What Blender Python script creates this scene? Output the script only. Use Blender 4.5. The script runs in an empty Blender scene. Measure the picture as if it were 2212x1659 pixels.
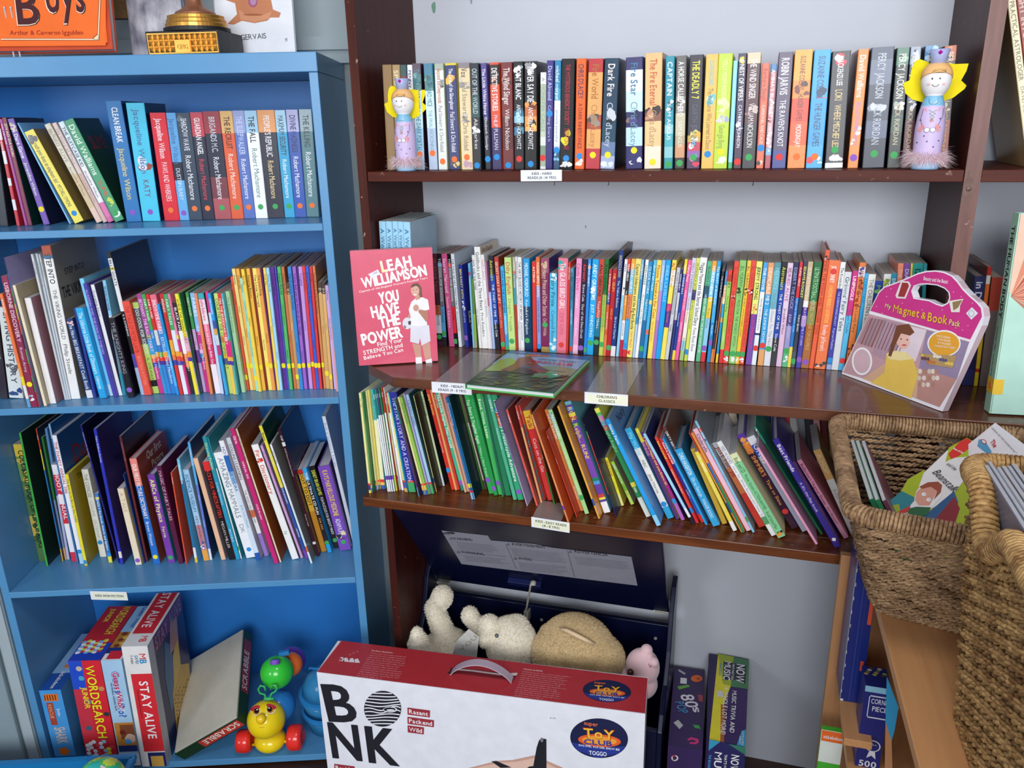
import bpy, math, random
from mathutils import Vector, Matrix
random.seed(7)
PI = math.pi
ZO = 0.375                      # floor sits at z = 0
# ---- camera (solved from the photograph's straight edges)
F, CX, CY = 1738.63, 1106.0, 829.5
CAM = Vector((.7923, -1.8785, 1.2974 + ZO))
yaw, pitch, roll = .2975, .3173, -.0219
def cam_axes():
    f0 = Vector((-math.sin(yaw), math.cos(yaw), 0)); r0 = Vector((math.cos(yaw), math.sin(yaw), 0)); u0 = Vector((0, 0, 1))
    fw = f0 * math.cos(pitch) - u0 * math.sin(pitch); up = u0 * math.cos(pitch) + f0 * math.sin(pitch)
    return r0 * math.cos(roll) + up * math.sin(roll), up * math.cos(roll) - r0 * math.sin(roll), fw
CR, CU, CF = cam_axes()
def ray(x, y): return CR * (x - CX) - CU * (y - CY) + CF * F
def atY(x, y, Y):
    d = ray(x, y); return CAM + d * ((Y - CAM.y) / d.y)
def atZ(x, y, Z):
    d = ray(x, y); return CAM + d * ((Z - CAM.z) / d.z)
def atX(x, y, X):
    d = ray(x, y); return CAM + d * ((X - CAM.x) / d.x)
# frames: a bookcase frame = origin + rotation about z
class Frame:
    def __init__(s, ox, oy, phi): s.o = Vector((ox, oy, 0)); s.phi = phi; s.ex = Vector((math.cos(phi), math.sin(phi), 0)); s.ey = Vector((-math.sin(phi), math.cos(phi), 0))
    def loc(s, P): q = P - s.o; return Vector((q.dot(s.ex), q.dot(s.ey), P.z))
    def w(s, x, y, z): return s.o + s.ex * x + s.ey * y + Vector((0, 0, z))
    def onz(s, px, py, Z): return s.loc(atZ(px, py, Z))
    def ony(s, px, py, yl):
        d = ray(px, py); t = (yl - (CAM - s.o).dot(s.ey)) / d.dot(s.ey); return s.loc(CAM + d * t)
    def onx(s, px, py, xl):
        d = ray(px, py); t = (xl - (CAM - s.o).dot(s.ex)) / d.dot(s.ex); return s.loc(CAM + d * t)
BR = Frame(0, 0, 0)
BL = Frame(-.9333, -.5728, .3404)
Z1, Z2, Z3 = 1.2 + ZO, .7863 + ZO, .4737 + ZO
BZ1, BZ2, BZ3, BZT, BZ0 = 1.0902 + ZO, .686 + ZO, .2019 + ZO, 1.4391 + ZO, -.345 + ZO
D1, D2, D3, W = .298, .404, .3636, 1.125
BW, BPW, BD = .86, .0189, .335
# ---- colour and materials
def lin(c): c = c / 255; return c / 12.92 if c <= .04045 else ((c + .055) / 1.055) ** 2.4
def hx(h): return (lin(int(h[0:2], 16)), lin(int(h[2:4], 16)), lin(int(h[4:6], 16)), 1)
def mat(name, col=None, rough=.5, metal=0, noise=None, bump=None, spec=.5, coat=0, trans=0, alpha=1, sheen=0, ior=1.45, var=None):
    """col None: the mesh's own printed colours. noise=(scale, amount, stretch) darkens and lightens softly; bump=(scale, strength, stretch)"""
    m = bpy.data.materials.new(name); m.use_nodes = True; nt = m.node_tree; N = nt.nodes; L = nt.links
    b = N['Principled BSDF']; b.inputs['Roughness'].default_value = rough; b.inputs['Metallic'].default_value = metal
    b.inputs['Specular IOR Level'].default_value = spec; b.inputs['Coat Weight'].default_value = coat; b.inputs['Transmission Weight'].default_value = trans
    b.inputs['Alpha'].default_value = alpha; b.inputs['Sheen Weight'].default_value = sheen; b.inputs['IOR'].default_value = ior
    src = None
    if col is None:
        a = N.new('ShaderNodeAttribute'); a.attribute_name = 'print'; src = a.outputs['Color']
    elif isinstance(col, tuple): b.inputs['Base Color'].default_value = col
    else: b.inputs['Base Color'].default_value = hx(col)
    tc = N.new('ShaderNodeTexCoord')
    def nz(scale, stretch, det=4):
        mp = N.new('ShaderNodeMapping'); mp.inputs['Scale'].default_value = stretch or (1, 1, 1); L.new(tc.outputs['Object'], mp.inputs['Vector'])
        n = N.new('ShaderNodeTexNoise'); n.inputs['Scale'].default_value = scale; n.inputs['Detail'].default_value = det; L.new(mp.outputs[0], n.inputs['Vector']); return n
    if noise or var:
        n = nz(noise[0], noise[2] if len(noise) > 2 else None)
        mx = N.new('ShaderNodeMix'); mx.data_type = 'RGBA'; mx.blend_type = 'MIX'
        cr = N.new('ShaderNodeMapRange'); cr.inputs['From Min'].default_value = .3; cr.inputs['From Max'].default_value = .7
        L.new(n.outputs['Fac'], cr.inputs['Value'])
        L.new(cr.outputs[0], mx.inputs['Factor'])
        if var:
            mx.inputs['A'].default_value = b.inputs['Base Color'].default_value; mx.inputs['B'].default_value = hx(var)
        else:
            hs = N.new('ShaderNodeHueSaturation'); hs.inputs['Value'].default_value = 1 - noise[1]
            h2 = N.new('ShaderNodeHueSaturation'); h2.inputs['Value'].default_value = 1 + noise[1] * .5
            for h in (hs, h2):
                if src: L.new(src, h.inputs['Color'])
                else: h.inputs['Color'].default_value = b.inputs['Base Color'].default_value
            L.new(hs.outputs[0], mx.inputs['A']); L.new(h2.outputs[0], mx.inputs['B'])
        L.new(mx.outputs['Result'], b.inputs['Base Color'])
    elif src: L.new(src, b.inputs['Base Color'])
    if bump:
        n = nz(bump[0], bump[2] if len(bump) > 2 else None); bp = N.new('ShaderNodeBump'); bp.inputs['Strength'].default_value = bump[1]; bp.inputs['Distance'].default_value = .002
        L.new(n.outputs['Fac'], bp.inputs['Height']); L.new(bp.outputs[0], b.inputs['Normal'])
    return m
M = {}
M['print'] = mat('printed_card_gloss', None, .3, spec=.5, noise=(30, .06), bump=(18, .12, (1, 1, .25)))
M['matt'] = mat('printed_card_matt', None, .55, noise=(40, .05))
M['paint'] = mat('painted_surface', None, .45, noise=(20, .04))
M['paper'] = mat('page_edges', 'b9aca0', .85, noise=(60, .12, (12, 1, 1)), bump=(300, .3, (6, .3, .3)))
M['white_paper'] = mat('white_page_edges', 'd6d6da', .8, noise=(60, .08, (12, 1, 1)))
def wood(name, a, b_, rough, axis, scale=5, spec=.5, wear=None, amt=.8):
    m = bpy.data.materials.new(name); m.use_nodes = True; nt = m.node_tree; N = nt.nodes; L = nt.links; b = N['Principled BSDF']
    tc = N.new('ShaderNodeTexCoord'); mp = N.new('ShaderNodeMapping'); st = [9, 9, 9]; st[axis] = .7; mp.inputs['Scale'].default_value = st
    L.new(tc.outputs['Object'], mp.inputs['Vector']); n = N.new('ShaderNodeTexNoise'); n.inputs['Scale'].default_value = scale; n.inputs['Detail'].default_value = 8; n.inputs['Roughness'].default_value = .65
    n.inputs['Distortion'].default_value = .6
    L.new(mp.outputs[0], n.inputs['Vector']); cr = N.new('ShaderNodeValToRGB'); cr.color_ramp.elements[0].position = .32; cr.color_ramp.elements[1].position = .68
    cr.color_ramp.elements[0].color = hx(a); cr.color_ramp.elements[1].color = hx(b_); L.new(n.outputs['Fac'], cr.inputs[0]); out = cr.outputs[0]
    if wear:
        g = N.new('ShaderNodeNewGeometry'); n2 = N.new('ShaderNodeTexNoise'); n2.inputs['Scale'].default_value = 55; L.new(tc.outputs['Object'], n2.inputs['Vector'])
        mr = N.new('ShaderNodeMapRange'); mr.inputs['From Min'].default_value = .70; mr.inputs['From Max'].default_value = .76; L.new(n2.outputs['Fac'], mr.inputs['Value'])
        mx = N.new('ShaderNodeMix'); mx.data_type = 'RGBA'; L.new(mr.outputs[0], mx.inputs['Factor']); L.new(out, mx.inputs['A']); mx.inputs['B'].default_value = hx(wear); out = mx.outputs['Result']
    L.new(out, b.inputs['Base Color']); b.inputs['Roughness'].default_value = rough; b.inputs['Specular IOR Level'].default_value = spec
    bp = N.new('ShaderNodeBump'); bp.inputs['Strength'].default_value = .15; bp.inputs['Distance'].default_value = .001; L.new(n.outputs['Fac'], bp.inputs['Height']); L.new(bp.outputs[0], b.inputs['Normal'])
    return m
# ---- mesh collecting
class MB:
    def __init__(s): s.v = []; s.f = []; s.c = []; s.m = []
    def add(s, vs, fs, col='808080', mi=0):
        b = len(s.v); s.v += [tuple(v) for v in vs]
        for f in fs: s.f.append(tuple(b + i for i in f)); s.c.append(col); s.m.append(mi)
        return s
    def box(s, x0, y0, z0, x1, y1, z1, col='808080', mi=0):
        vs = [(x0, y0, z0), (x1, y0, z0), (x1, y1, z0), (x0, y1, z0), (x0, y0, z1), (x1, y0, z1), (x1, y1, z1), (x0, y1, z1)]
        return s.add(vs, [(0, 3, 2, 1), (4, 5, 6, 7), (0, 1, 5, 4), (1, 2, 6, 5), (2, 3, 7, 6), (3, 0, 4, 7)], col, mi)
    def quad(s, a, b, c, d, col='808080', mi=0): return s.add([a, b, c, d], [(0, 1, 2, 3)], col, mi)
    def hexa(s, P, col='808080', mi=0):          # P: 4 bottom + 4 top points
        return s.add(P, [(0, 3, 2, 1), (4, 5, 6, 7), (0, 1, 5, 4), (1, 2, 6, 5), (2, 3, 7, 6), (3, 0, 4, 7)], col, mi)
    def prism(s, pts, n, col='808080', mi=0):    # 3-d outline pts swept by vector n
        k = len(pts); P = [Vector(p) for p in pts]; Q = [p + Vector(n) for p in P]
        s.add(P + Q, [tuple(range(k))[::-1], tuple(range(k, 2 * k))] + [(i, (i + 1) % k, k + (i + 1) % k, k + i) for i in range(k)], col, mi); return s
    def lathe(s, prof, seg=24, c=(0, 0, 0), col='808080', mi=0, sx=1, sy=1):   # prof: (r, z[, colour])
        rings = []
        for p in prof: rings.append([(c[0] + p[0] * sx * math.cos(2 * PI * i / seg), c[1] + p[0] * sy * math.sin(2 * PI * i / seg), c[2] + p[1]) for i in range(seg)])
        b = len(s.v)
        for r in rings: s.v += r
        for k in range(len(prof) - 1):
            cc = prof[k][2] if len(prof[k]) > 2 else col
            for i in range(seg):
                j = (i + 1) % seg; s.f.append((b + k * seg + i, b + k * seg + j, b + (k + 1) * seg + j, b + (k + 1) * seg + i)); s.c.append(cc); s.m.append(mi)
        s.f.append(tuple(b + i for i in range(seg))[::-1]); s.c.append(prof[0][2] if len(prof[0]) > 2 else col); s.m.append(mi)
        s.f.append(tuple(b + (len(prof) - 1) * seg + i for i in range(seg))); s.c.append(prof[-1][2] if len(prof[-1]) > 2 else col); s.m.append(mi)
        return s
    def tube(s, pts, r, seg=8, col='808080', mi=0, closed=False):
        P = [Vector(p) for p in pts]; n = len(P); b = len(s.v); up = None
        for i, p in enumerate(P):
            t = (P[(i + 1) % n] - P[i - 1]) if closed else (P[min(i + 1, n - 1)] - P[max(i - 1, 0)])
            t.normalize()
            if up is None: up = t.orthogonal().normalized()
            up = (up - t * up.dot(t)); up = up.normalized() if up.length > 1e-6 else t.orthogonal().normalized()
            sd = t.cross(up); rr = r[i] if isinstance(r, (list, tuple)) else r
            for k in range(seg): a = 2 * PI * k / seg; s.v.append(tuple(p + up * (rr * math.cos(a)) + sd * (rr * math.sin(a))))
        for i in range(n if closed else n - 1):
            j = (i + 1) % n
            for k in range(seg): l = (k + 1) % seg; s.f.append((b + i * seg + k, b + i * seg + l, b + j * seg + l, b + j * seg + k)); s.c.append(col); s.m.append(mi)
        if not closed:
            s.f.append(tuple(b + k for k in range(seg))[::-1]); s.f.append(tuple(b + (n - 1) * seg + k for k in range(seg))); s.c += [col] * 2; s.m += [mi] * 2
        return s
    def ball(s, c, r, seg=20, rings=12, col='808080', mi=0, fn=None):
        R_ = r if isinstance(r, (tuple, list)) else (r, r, r); b = len(s.v)
        for i in range(rings + 1):
            th = PI * i / rings
            for k in range(seg):
                a = 2 * PI * k / seg; d = Vector((math.sin(th) * math.cos(a), math.sin(th) * math.sin(a), math.cos(th)))
                q = 1 if fn is None else fn(d)
                s.v.append((c[0] + d.x * R_[0] * q, c[1] + d.y * R_[1] * q, c[2] + d.z * R_[2] * q))
        for i in range(rings):
            for k in range(seg): l = (k + 1) % seg; s.f.append((b + i * seg + k, b + (i + 1) * seg + k, b + (i + 1) * seg + l, b + i * seg + l)); s.c.append(col); s.m.append(mi)
        return s
    def xform(s, mtx, start=0):
        for i in range(start, len(s.v)): s.v[i] = tuple(mtx @ Vector(s.v[i]))
        return s
    def build(s, name, mats, parent=None, loc=None, rot=None, smooth=False, bevel=0, sub=0, mtx=None):
        me = bpy.data.meshes.new(name); me.from_pydata(s.v, [], s.f)
        mats = mats if isinstance(mats, (list, tuple)) else [mats]
        for m in mats: me.materials.append(M[m] if isinstance(m, str) else m)
        me.polygons.foreach_set('material_index', s.m)
        at = me.color_attributes.new('print', 'FLOAT_COLOR', 'CORNER'); buf = []; cache = {}
        for f, c in zip(s.f, s.c):
            if c not in cache: cache[c] = hx(c)
            buf += list(cache[c]) * len(f)
        at.data.foreach_set('color', buf)
        if smooth: me.polygons.foreach_set('use_smooth', [True] * len(me.polygons))
        me.update(); o = bpy.data.objects.new(name, me); bpy.context.scene.collection.objects.link(o)
        if parent: o.parent = parent
        if loc is not None: o.location = loc
        if rot is not None: o.rotation_euler = rot
        if mtx is not None: o.matrix_world = mtx
        if bevel: md = o.modifiers.new('b', 'BEVEL'); md.width = bevel; md.segments = 2; md.limit_method = 'ANGLE'; md.angle_limit = .7
        if sub: md = o.modifiers.new('s', 'SUBSURF'); md.levels = md.render_levels = sub
        return o
def tag(o, label=None, cat=None, group=None, kind=None):
    if label: o['label'] = label
    if cat: o['category'] = cat
    if group: o['group'] = group
    if kind: o['kind'] = kind
    return o
def empty(name, loc=(0, 0, 0), rot=(0, 0, 0), mtx=None):
    o = bpy.data.objects.new(name, None); bpy.context.scene.collection.objects.link(o); o.location = loc; o.rotation_euler = rot; o.empty_display_size = .05
    if mtx is not None: o.matrix_world = mtx
    return o
# ---- lettering from Blender's built-in font, one glyph mesh per character
GL = {}
def glyph(ch, bold):
    k = (ch, bold)
    if k in GL: return GL[k]
    cu = bpy.data.curves.new('glyph', 'FONT'); cu.body = 'H' + ch + 'H' if ch == ' ' else ch; cu.size = 1; cu.resolution_u = 3; cu.offset = (.0 if ch in 'MWmw' else .017) if bold else 0
    o = bpy.data.objects.new('glyph', cu); bpy.context.scene.collection.objects.link(o); dg = bpy.context.evaluated_depsgraph_get(); dg.update()
    me = o.evaluated_get(dg).to_mesh(); vs = [(v.co.x, v.co.y) for v in me.vertices]; fs = [tuple(p.vertices) for p in me.polygons]
    o.evaluated_get(dg).to_mesh_clear(); bpy.data.objects.remove(o); bpy.data.curves.remove(cu)
    if ch == ' ': r = ([], [], 0, .28)
    else:
        x0 = min(v[0] for v in vs) if vs else 0; x1 = max(v[0] for v in vs) if vs else .3
        r = (vs, fs, x0, x1 - x0 + (.07 if not bold else .085))
    GL[k] = r; return r
def text_geo(txt, bold=False):
    """verts (u, v), faces, width for cap height ~ .7"""
    V, Fc, x = [], [], 0
    for ch in txt:
        vs, fs, x0, adv = glyph(ch, bold); b = len(V)
        V += [(v[0] - x0 + x, v[1]) for v in vs]; Fc += [tuple(b + i for i in f) for f in fs]; x += adv
    return V, Fc, x
def put_text(mb, txt, O, U, Vv, width=None, cap=None, col='ffffff', bold=False, align='l', mi=0, maxcond=None, shear=0, arc=None):
    """Lettering in the plane O + u*U + v*Vv; fits the width and cap height"""
    V, Fc, w = text_geo(txt, bold)
    if not V: return
    sv = cap / .7 if cap else width / w; su = sv
    if width and (w * su > width or not cap): su = width / w
    if width and maxcond and su < sv * maxcond: sv = su / maxcond
    tw = w * su; off = 0 if align == 'l' else (-tw / 2 if align == 'c' else -tw)
    O, U, Vv = Vector(O), Vector(U), Vector(Vv)
    mb.add([O + U * (off + v[0] * su + shear * v[1] * sv) + Vv * (v[1] * sv) for v in V], Fc, col, mi)
    return sv
def poly(mb, pts, O, U, V, col, mi=0): O, U, V = Vector(O), Vector(U), Vector(V); mb.add([O + U * p[0] + V * p[1] for p in pts], [tuple(range(len(pts)))], col, mi)
def disc(mb, cx, cy, rx, ry, O, U, V, col, n=18, a0=0, mi=0, rot=0):
    c, s_ = math.cos(rot), math.sin(rot)
    poly(mb, [(cx + rx * math.cos(2 * PI * i / n + a0) * c - ry * math.sin(2 * PI * i / n + a0) * s_, cy + rx * math.cos(2 * PI * i / n + a0) * s_ + ry * math.sin(2 * PI * i / n + a0) * c) for i in range(n)], O, U, V, col, mi)
def rect(mb, x0, y0, x1, y1, O, U, V, col, mi=0): poly(mb, [(x0, y0), (x1, y0), (x1, y1), (x0, y1)], O, U, V, col, mi)
# ================= books =================
NAMES = [('black', '1c1a20'), ('charcoal', '3c3c42'), ('grey', '888a8e'), ('silver-grey', 'b8bcc0'), ('white', 'f0f0f2'), ('cream', 'eadfc4'), ('tan', 'c8a070'), ('brown', '6e4630'), ('dark brown', '40262a'), ('maroon', '74203c'),
         ('red', 'd2302c'), ('coral', 'e2685a'), ('orange', 'ee8440'), ('amber', 'eeb24c'), ('yellow', 'f2dc50'), ('pale yellow', 'efe6a0'), ('lime', 'b8d040'), ('light green', '98cf80'), ('green', '3fa458'), ('dark green', '1f5a40'),
         ('teal', '2a8088'), ('sky blue', '3aa8e0'), ('light blue', '98c8e8'), ('blue', '2a60b8'), ('navy', '1f2f66'), ('indigo', '3a3a98'), ('purple', '7048a0'), ('lilac', 'b6a0d4'), ('pink', 'ec98b8'), ('hot pink', 'd83a80'), ('plum', '55334e')]
def cname(h):
    a = [int(h[i:i + 2], 16) for i in (0, 2, 4)]
    return min(NAMES, key=lambda n: sum((p - int(n[1][i * 2:i * 2 + 2], 16)) ** 2 for i, p in enumerate(a)))[0]
DOT = {'r': 'e03a34', 'g': '3fa85a', 'b': '2a8fd8', 'y': 'f2e020', 'o': 'f07838', 'p': '8c58c0'}
DOTN = {'r': 'red', 'g': 'green', 'b': 'blue', 'y': 'yellow', 'o': 'orange', 'p': 'purple'}
def make_book(t, h, d, bands, texts=(), dot=None, hard=False, paper='paper', side=None, art=None, name='paperback_book', plain=False, sidetext=None):
    """origin = bottom corner of the spine on its left; x = thickness, y = into the shelf, z = height"""
    w = min(.0022 if hard else .0005, t * .22); c = min(.0012, t * .25); ov = .003 if hard else .0006
    mb = MB(); lv = [0.0] + [b[0] for b in bands[1:]] + [1.0]
    prof = [(0, d), (0, c), (c, 0), (t - c, 0), (t, c), (t, d), (t - w, d), (t - w, w), (w, w), (w, d)]
    n = len(prof); sc = side or bands[0][1]
    zs = [h * (1 - f) for f in lv]
    for i in range(len(bands)):
        za, zb = zs[i], zs[i + 1]; vs = [(p[0], p[1], za) for p in prof] + [(p[0], p[1], zb) for p in prof]
        col = bands[i][1]; base = len(mb.v); mb.v += vs
        for k in range(n):
            j = (k + 1) % n; mb.f.append((base + k, base + n + k, base + n + j, base + j)); mb.c.append(sc if (k in (0, 4) and (side or i)) else col); mb.m.append(0)
    for z, up in ((h, 1), (0, 0)):
        base = len(mb.v); mb.v += [(p[0], p[1], z) for p in prof]
        for q in ((0, 1, 8, 9), (1, 2, 8), (2, 3, 7, 8), (3, 4, 7), (4, 5, 6, 7)):
            mb.f.append(tuple(base + i for i in (q[::-1] if up else q))); mb.c.append(bands[0][1] if up else bands[-1][1]); mb.m.append(0)
    e = .00018; O = (0, -e, h); U = (0, 0, -1); V = (1, 0, 0)
    if art:                                     # pictures printed on the spine: fa, fb, colours
        for fa, fb, cols in art:
            rn = random.Random(hash((round(t, 5), fa)) & 0xffff)
            for k in range(max(5, int((fb - fa) * h / t * 3))):
                cx = h * (fa + (fb - fa) * rn.random()); cy = t * (.15 + .7 * rn.random()); r = min(t * (.12 + .2 * rn.random()), cy, t - cy, .01)
                rr = max(.0008, min(r, h * fb - cx if h * fb > cx + .0008 else .0008))
                a = rn.random() * 6
                poly(mb, [(cx + rr * (1 + .35 * math.sin(3 * q + a)) * math.cos(q), cy + r * math.sin(q)) for q in [2 * PI * i / 9 for i in range(9)]], (0, -e * (.35 + .03 * (k % 15)), h), U, V, cols[k % len(cols)])
    if not plain:
        for T in texts:                         # (text, colour, f0, f1, fraction of thickness, centre offset, bold)
            txt, col, f0, f1, ft, off, bold = T
            cap = min(t * ft, .013); V_, F_, wd = text_geo(txt, bold)
            if not V_: continue
            sv = cap / .7; L = (f1 - f0) * h; su = min(L / wd, sv * 1.25)
            if su < sv * .5: sv = su / .5
            cp = sv * .7; y0 = t / 2 - cp / 2 + off * t
            mb.add([(y0 + v[1] * sv, -e, h * (1 - f0) - v[0] * su) for v in V_], F_, col)
    if sidetext:
        for (txt, col, u0, z0, wd, cap, bold) in sidetext: put_text(mb, txt, (t + e, u0, z0), (0, 1, 0), (0, 0, 1), wd, cap, col, bold)
    root = mb.build(name, 'print')
    pg = MB().box(w, w + .0004, ov, t - w, d - (.004 if hard else .001), h - ov)
    pg.build('page_block', paper, root)
    if dot:
        col, fr, off = dot; r = .0062; m2 = MB(); cx = t / 2 + off * t; z = h * fr
        pts = []
        for i in range(20):
            a = 2 * PI * i / 20; pts.append((min(max(cx + r * math.cos(a), .0002), t - .0002), -.0004, z + r * math.sin(a)))
        m2.prism(pts, (0, .0003, 0), DOT[col]); m2.build('round_sticker', 'matt', root)
    return root
ORD = 'first second third fourth fifth sixth seventh eighth ninth tenth eleventh twelfth thirteenth fourteenth fifteenth sixteenth seventeenth eighteenth nineteenth twentieth'.split()
def parse(sp, ox, oy, s, raw):
    """t x y | b x y | r"""
    q = [float(a) for a in sp.split()]
    return (ox + q[0] / s, oy + q[1] / s, ox + q[2] / s, oy + q[3] / s, ox + q[4] / s if len(q) > 4 else None)
ALL = []
def row(frame, Z, shelf, group, data, maxd, ratio=.65, hard=False, paper='paper', kindname='paperback_book', noun='paperback', ymode=None, jit=0):
    books = []; ox = oy = 0; s = 1
    for ln in data.strip().split('\n'):
        ln = ln.strip()
        if ln.startswith('@'): ox, oy, s = [float(a) for a in ln[1:].split()]; continue
        f = [a.strip() for a in ln.split('|')]
        while len(f) < 6: f.append('')
        xt, yt, xb, yb, xr = parse(f[0], ox, oy, s, ln)
        bands = []
        for k, b in enumerate(f[1].split()):
            if ':' in b: a, c_ = b.split(':'); bands.append((float(a), c_))
            else: bands.append((0, b))
        P = frame.onz(xb, yb, Z)
        if ymode is not None: P = frame.ony(xb, yb, ymode(P)); 
        Y = P.y; T = frame.ony(xt, yt, Y)
        dx = T.x - P.x; dz = T.z - Z; ang = math.atan2(dx, dz); h = math.hypot(dx, dz)
        wr = None
        if xr is not None: wr = frame.ony(xr, yb, Y).x - P.x
        books.append(dict(x=P.x, y=Y, a=ang, h=h, w=wr, bands=bands, tc=f[2], tx=f[3], dot=f[4], fl=f[5]))
    # thickness: up to the next spine, never through it
    for i, b in enumerate(books):
        lim = 9
        if i + 1 < len(books):
            n = books[i + 1]; hh = min(b['h'] * math.cos(b['a']), n['h'] * math.cos(n['a']))
            for z in (0, hh): lim = min(lim, (n['x'] + z * math.tan(n['a'])) - (b['x'] + z * math.tan(b['a'])))
            if lim < .0022:                    # bring the next one upright enough to leave room
                z = hh; need = .0022 - lim
                if (n['x'] - b['x']) < .0022: n['x'] = b['x'] + .0023
                if (n['x'] + z * math.tan(n['a'])) - (b['x'] + z * math.tan(b['a'])) < .0022: n['a'] = math.atan((b['x'] + z * math.tan(b['a']) + .0023 - n['x']) / z)
                lim = .0022
        w = b['w'] if b['w'] is not None else lim
        b['t'] = max(.0018, min(w, lim) * math.cos(b['a']) - .0003)
    cn = {}
    for i, b in enumerate(books):
        hd = hard or 'H' in b['fl'].split(); t, h = b['t'], b['h']; yy = b['y']
        d = min(h * ratio, maxd(yy)); fl = b['fl'].split(); side = None; art = []; nm, nn = kindname, noun; pp = paper; st = None
        for q in fl:
            if q[0] == 's' and len(q) == 7: side = q[1:]
            if q[0] == 'a': u = q[1:].split(','); art.append((float(u[0]), float(u[1]), u[2:]))
            if q == 'W': pp = 'white_paper'
            if q[0] == 'D': d = min(float(q[1:]), maxd(yy))
            if q == 'H': nm, nn = 'hardback_book', 'hardback'
            if q == 'B': nm, nn = 'board_book', 'board book'
            if q[0] == 'X': st = [tuple(z.split('~')) for z in q[1:].split(';')]
        tx = []; tcs = (b['tc'] or 'ffffff').split(); parts = b['tx'].split('/') if b['tx'] else []
        if parts:
            tot = sum(len(p) + 3 for p in parts); f0 = .05; span = .80 if b['dot'] else .88
            for k, p in enumerate(parts):
                ln_ = span * (len(p) + 1) / tot * 1.02; big = k == 0 or len(parts) == 1
                tx.append((p.replace('_', ' '), tcs[min(k, len(tcs) - 1)], f0, f0 + ln_, .55 if big else .42, 0, big)); f0 += span * (len(p) + 3) / tot
        stt = None
        if st: stt = [(z[0].replace('_', ' '), z[1], float(z[2]) * d, float(z[3]) * h, float(z[4]) * d, float(z[5]), True) for z in st]
        dt = None
        if b['dot']: dt = (b['dot'][0], float(b['dot'][1:] or .075), 0)
        o = make_book(t, h, d, b['bands'], tx, dt, hd, pp, side, art, nm, sidetext=stt)
        a = b['a']; x = b['x']; lift = 0
        if a > 0: x += t / math.cos(a) - t * math.cos(a); lift = t * math.sin(a); 
        R_ = Matrix.Rotation(frame.phi, 4, 'Z') @ Matrix.Rotation(a, 4, 'Y')
        o.matrix_world = Matrix.Translation(frame.w(x if a <= 0 else b['x'] + 0, yy, Z + lift + .0004)) @ R_
        c = cname(b['bands'][0][1]); 
        if len(b['bands']) > 1:
            c2 = cname(b['bands'][-1][1] if cname(b['bands'][-1][1]) != c else b['bands'][1][1])
            if c2 != c: c = c + ' and ' + c2
        b['c'] = c; b['o'] = o; b['n'] = nn; cn[c] = cn.get(c, 0) + 1; b['k'] = cn[c]
    hs = sorted(b['h'] for b in books); med = hs[len(hs) // 2]; seen = {}; lab = []
    for i, b in enumerate(books):
        sz = 'thin ' if b['t'] < .0065 else ('thick ' if b['t'] > .024 else ''); 
        if b['h'] > med * 1.1: sz = 'tall ' + sz
        elif b['h'] < med * .86: sz = 'short ' + sz
        dn = ' with ' + DOTN[b['dot'][0]] + ' dot' if b['dot'] else ''
        L_ = books[i - 1]['c'].split(' and ')[0] if i else None; R2 = books[i + 1]['c'].split(' and ')[0] if i + 1 < len(books) else None
        if L_ and R2: q = ' between %s and %s ones' % (L_, R2) if L_ != R2 else ' between two %s ones' % L_
        else: q = ' at the %s end' % ('left' if not L_ else 'right')
        lab.append(sz + b['c'] + ' ' + b['n'] + dn + q + ', ' + shelf)
    for i, b in enumerate(books):
        l = lab[i]
        if lab.count(l) > 1 or len(l.split()) > 16:
            if cn[b['c']] == 1:
                l = 'the only ' + b['c'] + ' spine' + (' with ' + DOTN[b['dot'][0]] + ' dot' if b['dot'] else '') + ', ' + shelf
            else: l = ORD[min(b['k'] - 1, 19)] + ' ' + b['c'] + ' ' + b['n'] + ' counted from the left, ' + shelf
        tag(b['o'], l, 'book', group); ALL.append(l)
    return books
# ================= room =================
M['wall'] = mat('pale_blue_grey_paint', 'c4c8d2', .6, noise=(3, .05), bump=(90, .12))
M['wall2'] = mat('grey_green_paint', 'a6b4ba', .55, noise=(3, .06), bump=(40, .15))
M['floor'] = wood('dark_floor_boards', '2a1712', '3c241a', .5, 0)
M['brown'] = wood('dark_stained_wood_upright', '341410', '451b14', .45, 2, wear='6e4a3c', spec=.18)
M['brownx'] = wood('dark_stained_wood_shelf', '54301f', '6c4230', .2, 0, wear='8d6a58')
M['brownf'] = wood('worn_stained_wood_edge', '441b12', '572418', .45, 0, 7, wear='8e6e60', spec=.18)
M['oak'] = wood('orange_brown_wood_shelf', '50260f', '753e1c', .3, 0, 6, wear='946a42', spec=.4)
M['post'] = wood('worn_stained_post_front', '421a12', '572418', .45, 2, 7, wear='a8887c', spec=.18)
M['postr'] = wood('paint_flecked_post_front', '5a342c', '7a4e44', .4, 2, 7, wear='b8a098', spec=.4)
M['blue'] = mat('blue_gloss_paint', '5492c2', .32, noise=(7, .07), bump=(60, .08), spec=.5)
M['bluei'] = mat('blue_back_panel_paint', '2c7ccc', .42, noise=(5, .08))
M['greyw'] = mat('grey_cabinet_paint', '8a9ca4', .45, noise=(6, .07))
M['navy'] = mat('navy_lacquer', '0a1030', .28, noise=(12, .1))
M['metal'] = mat('brushed_steel', 'd0ccc0', .4, .45)
M['dkmetal'] = mat('dull_dark_metal', '5e4a44', .45, .8, noise=(60, .3))
M['clear'] = mat('clear_plastic', 'ffffff', .06, trans=.0, alpha=.13, spec=.9)
M['label'] = mat('label_card', 'e4e6ee', .35)
s = lambda o, n=None: tag(o, kind='structure')
s(MB().box(-.02, 0, 0, 3.2, .12, 2.9).build('wall_back', 'wall'))
b = MB(); w_ = BL.w
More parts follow.
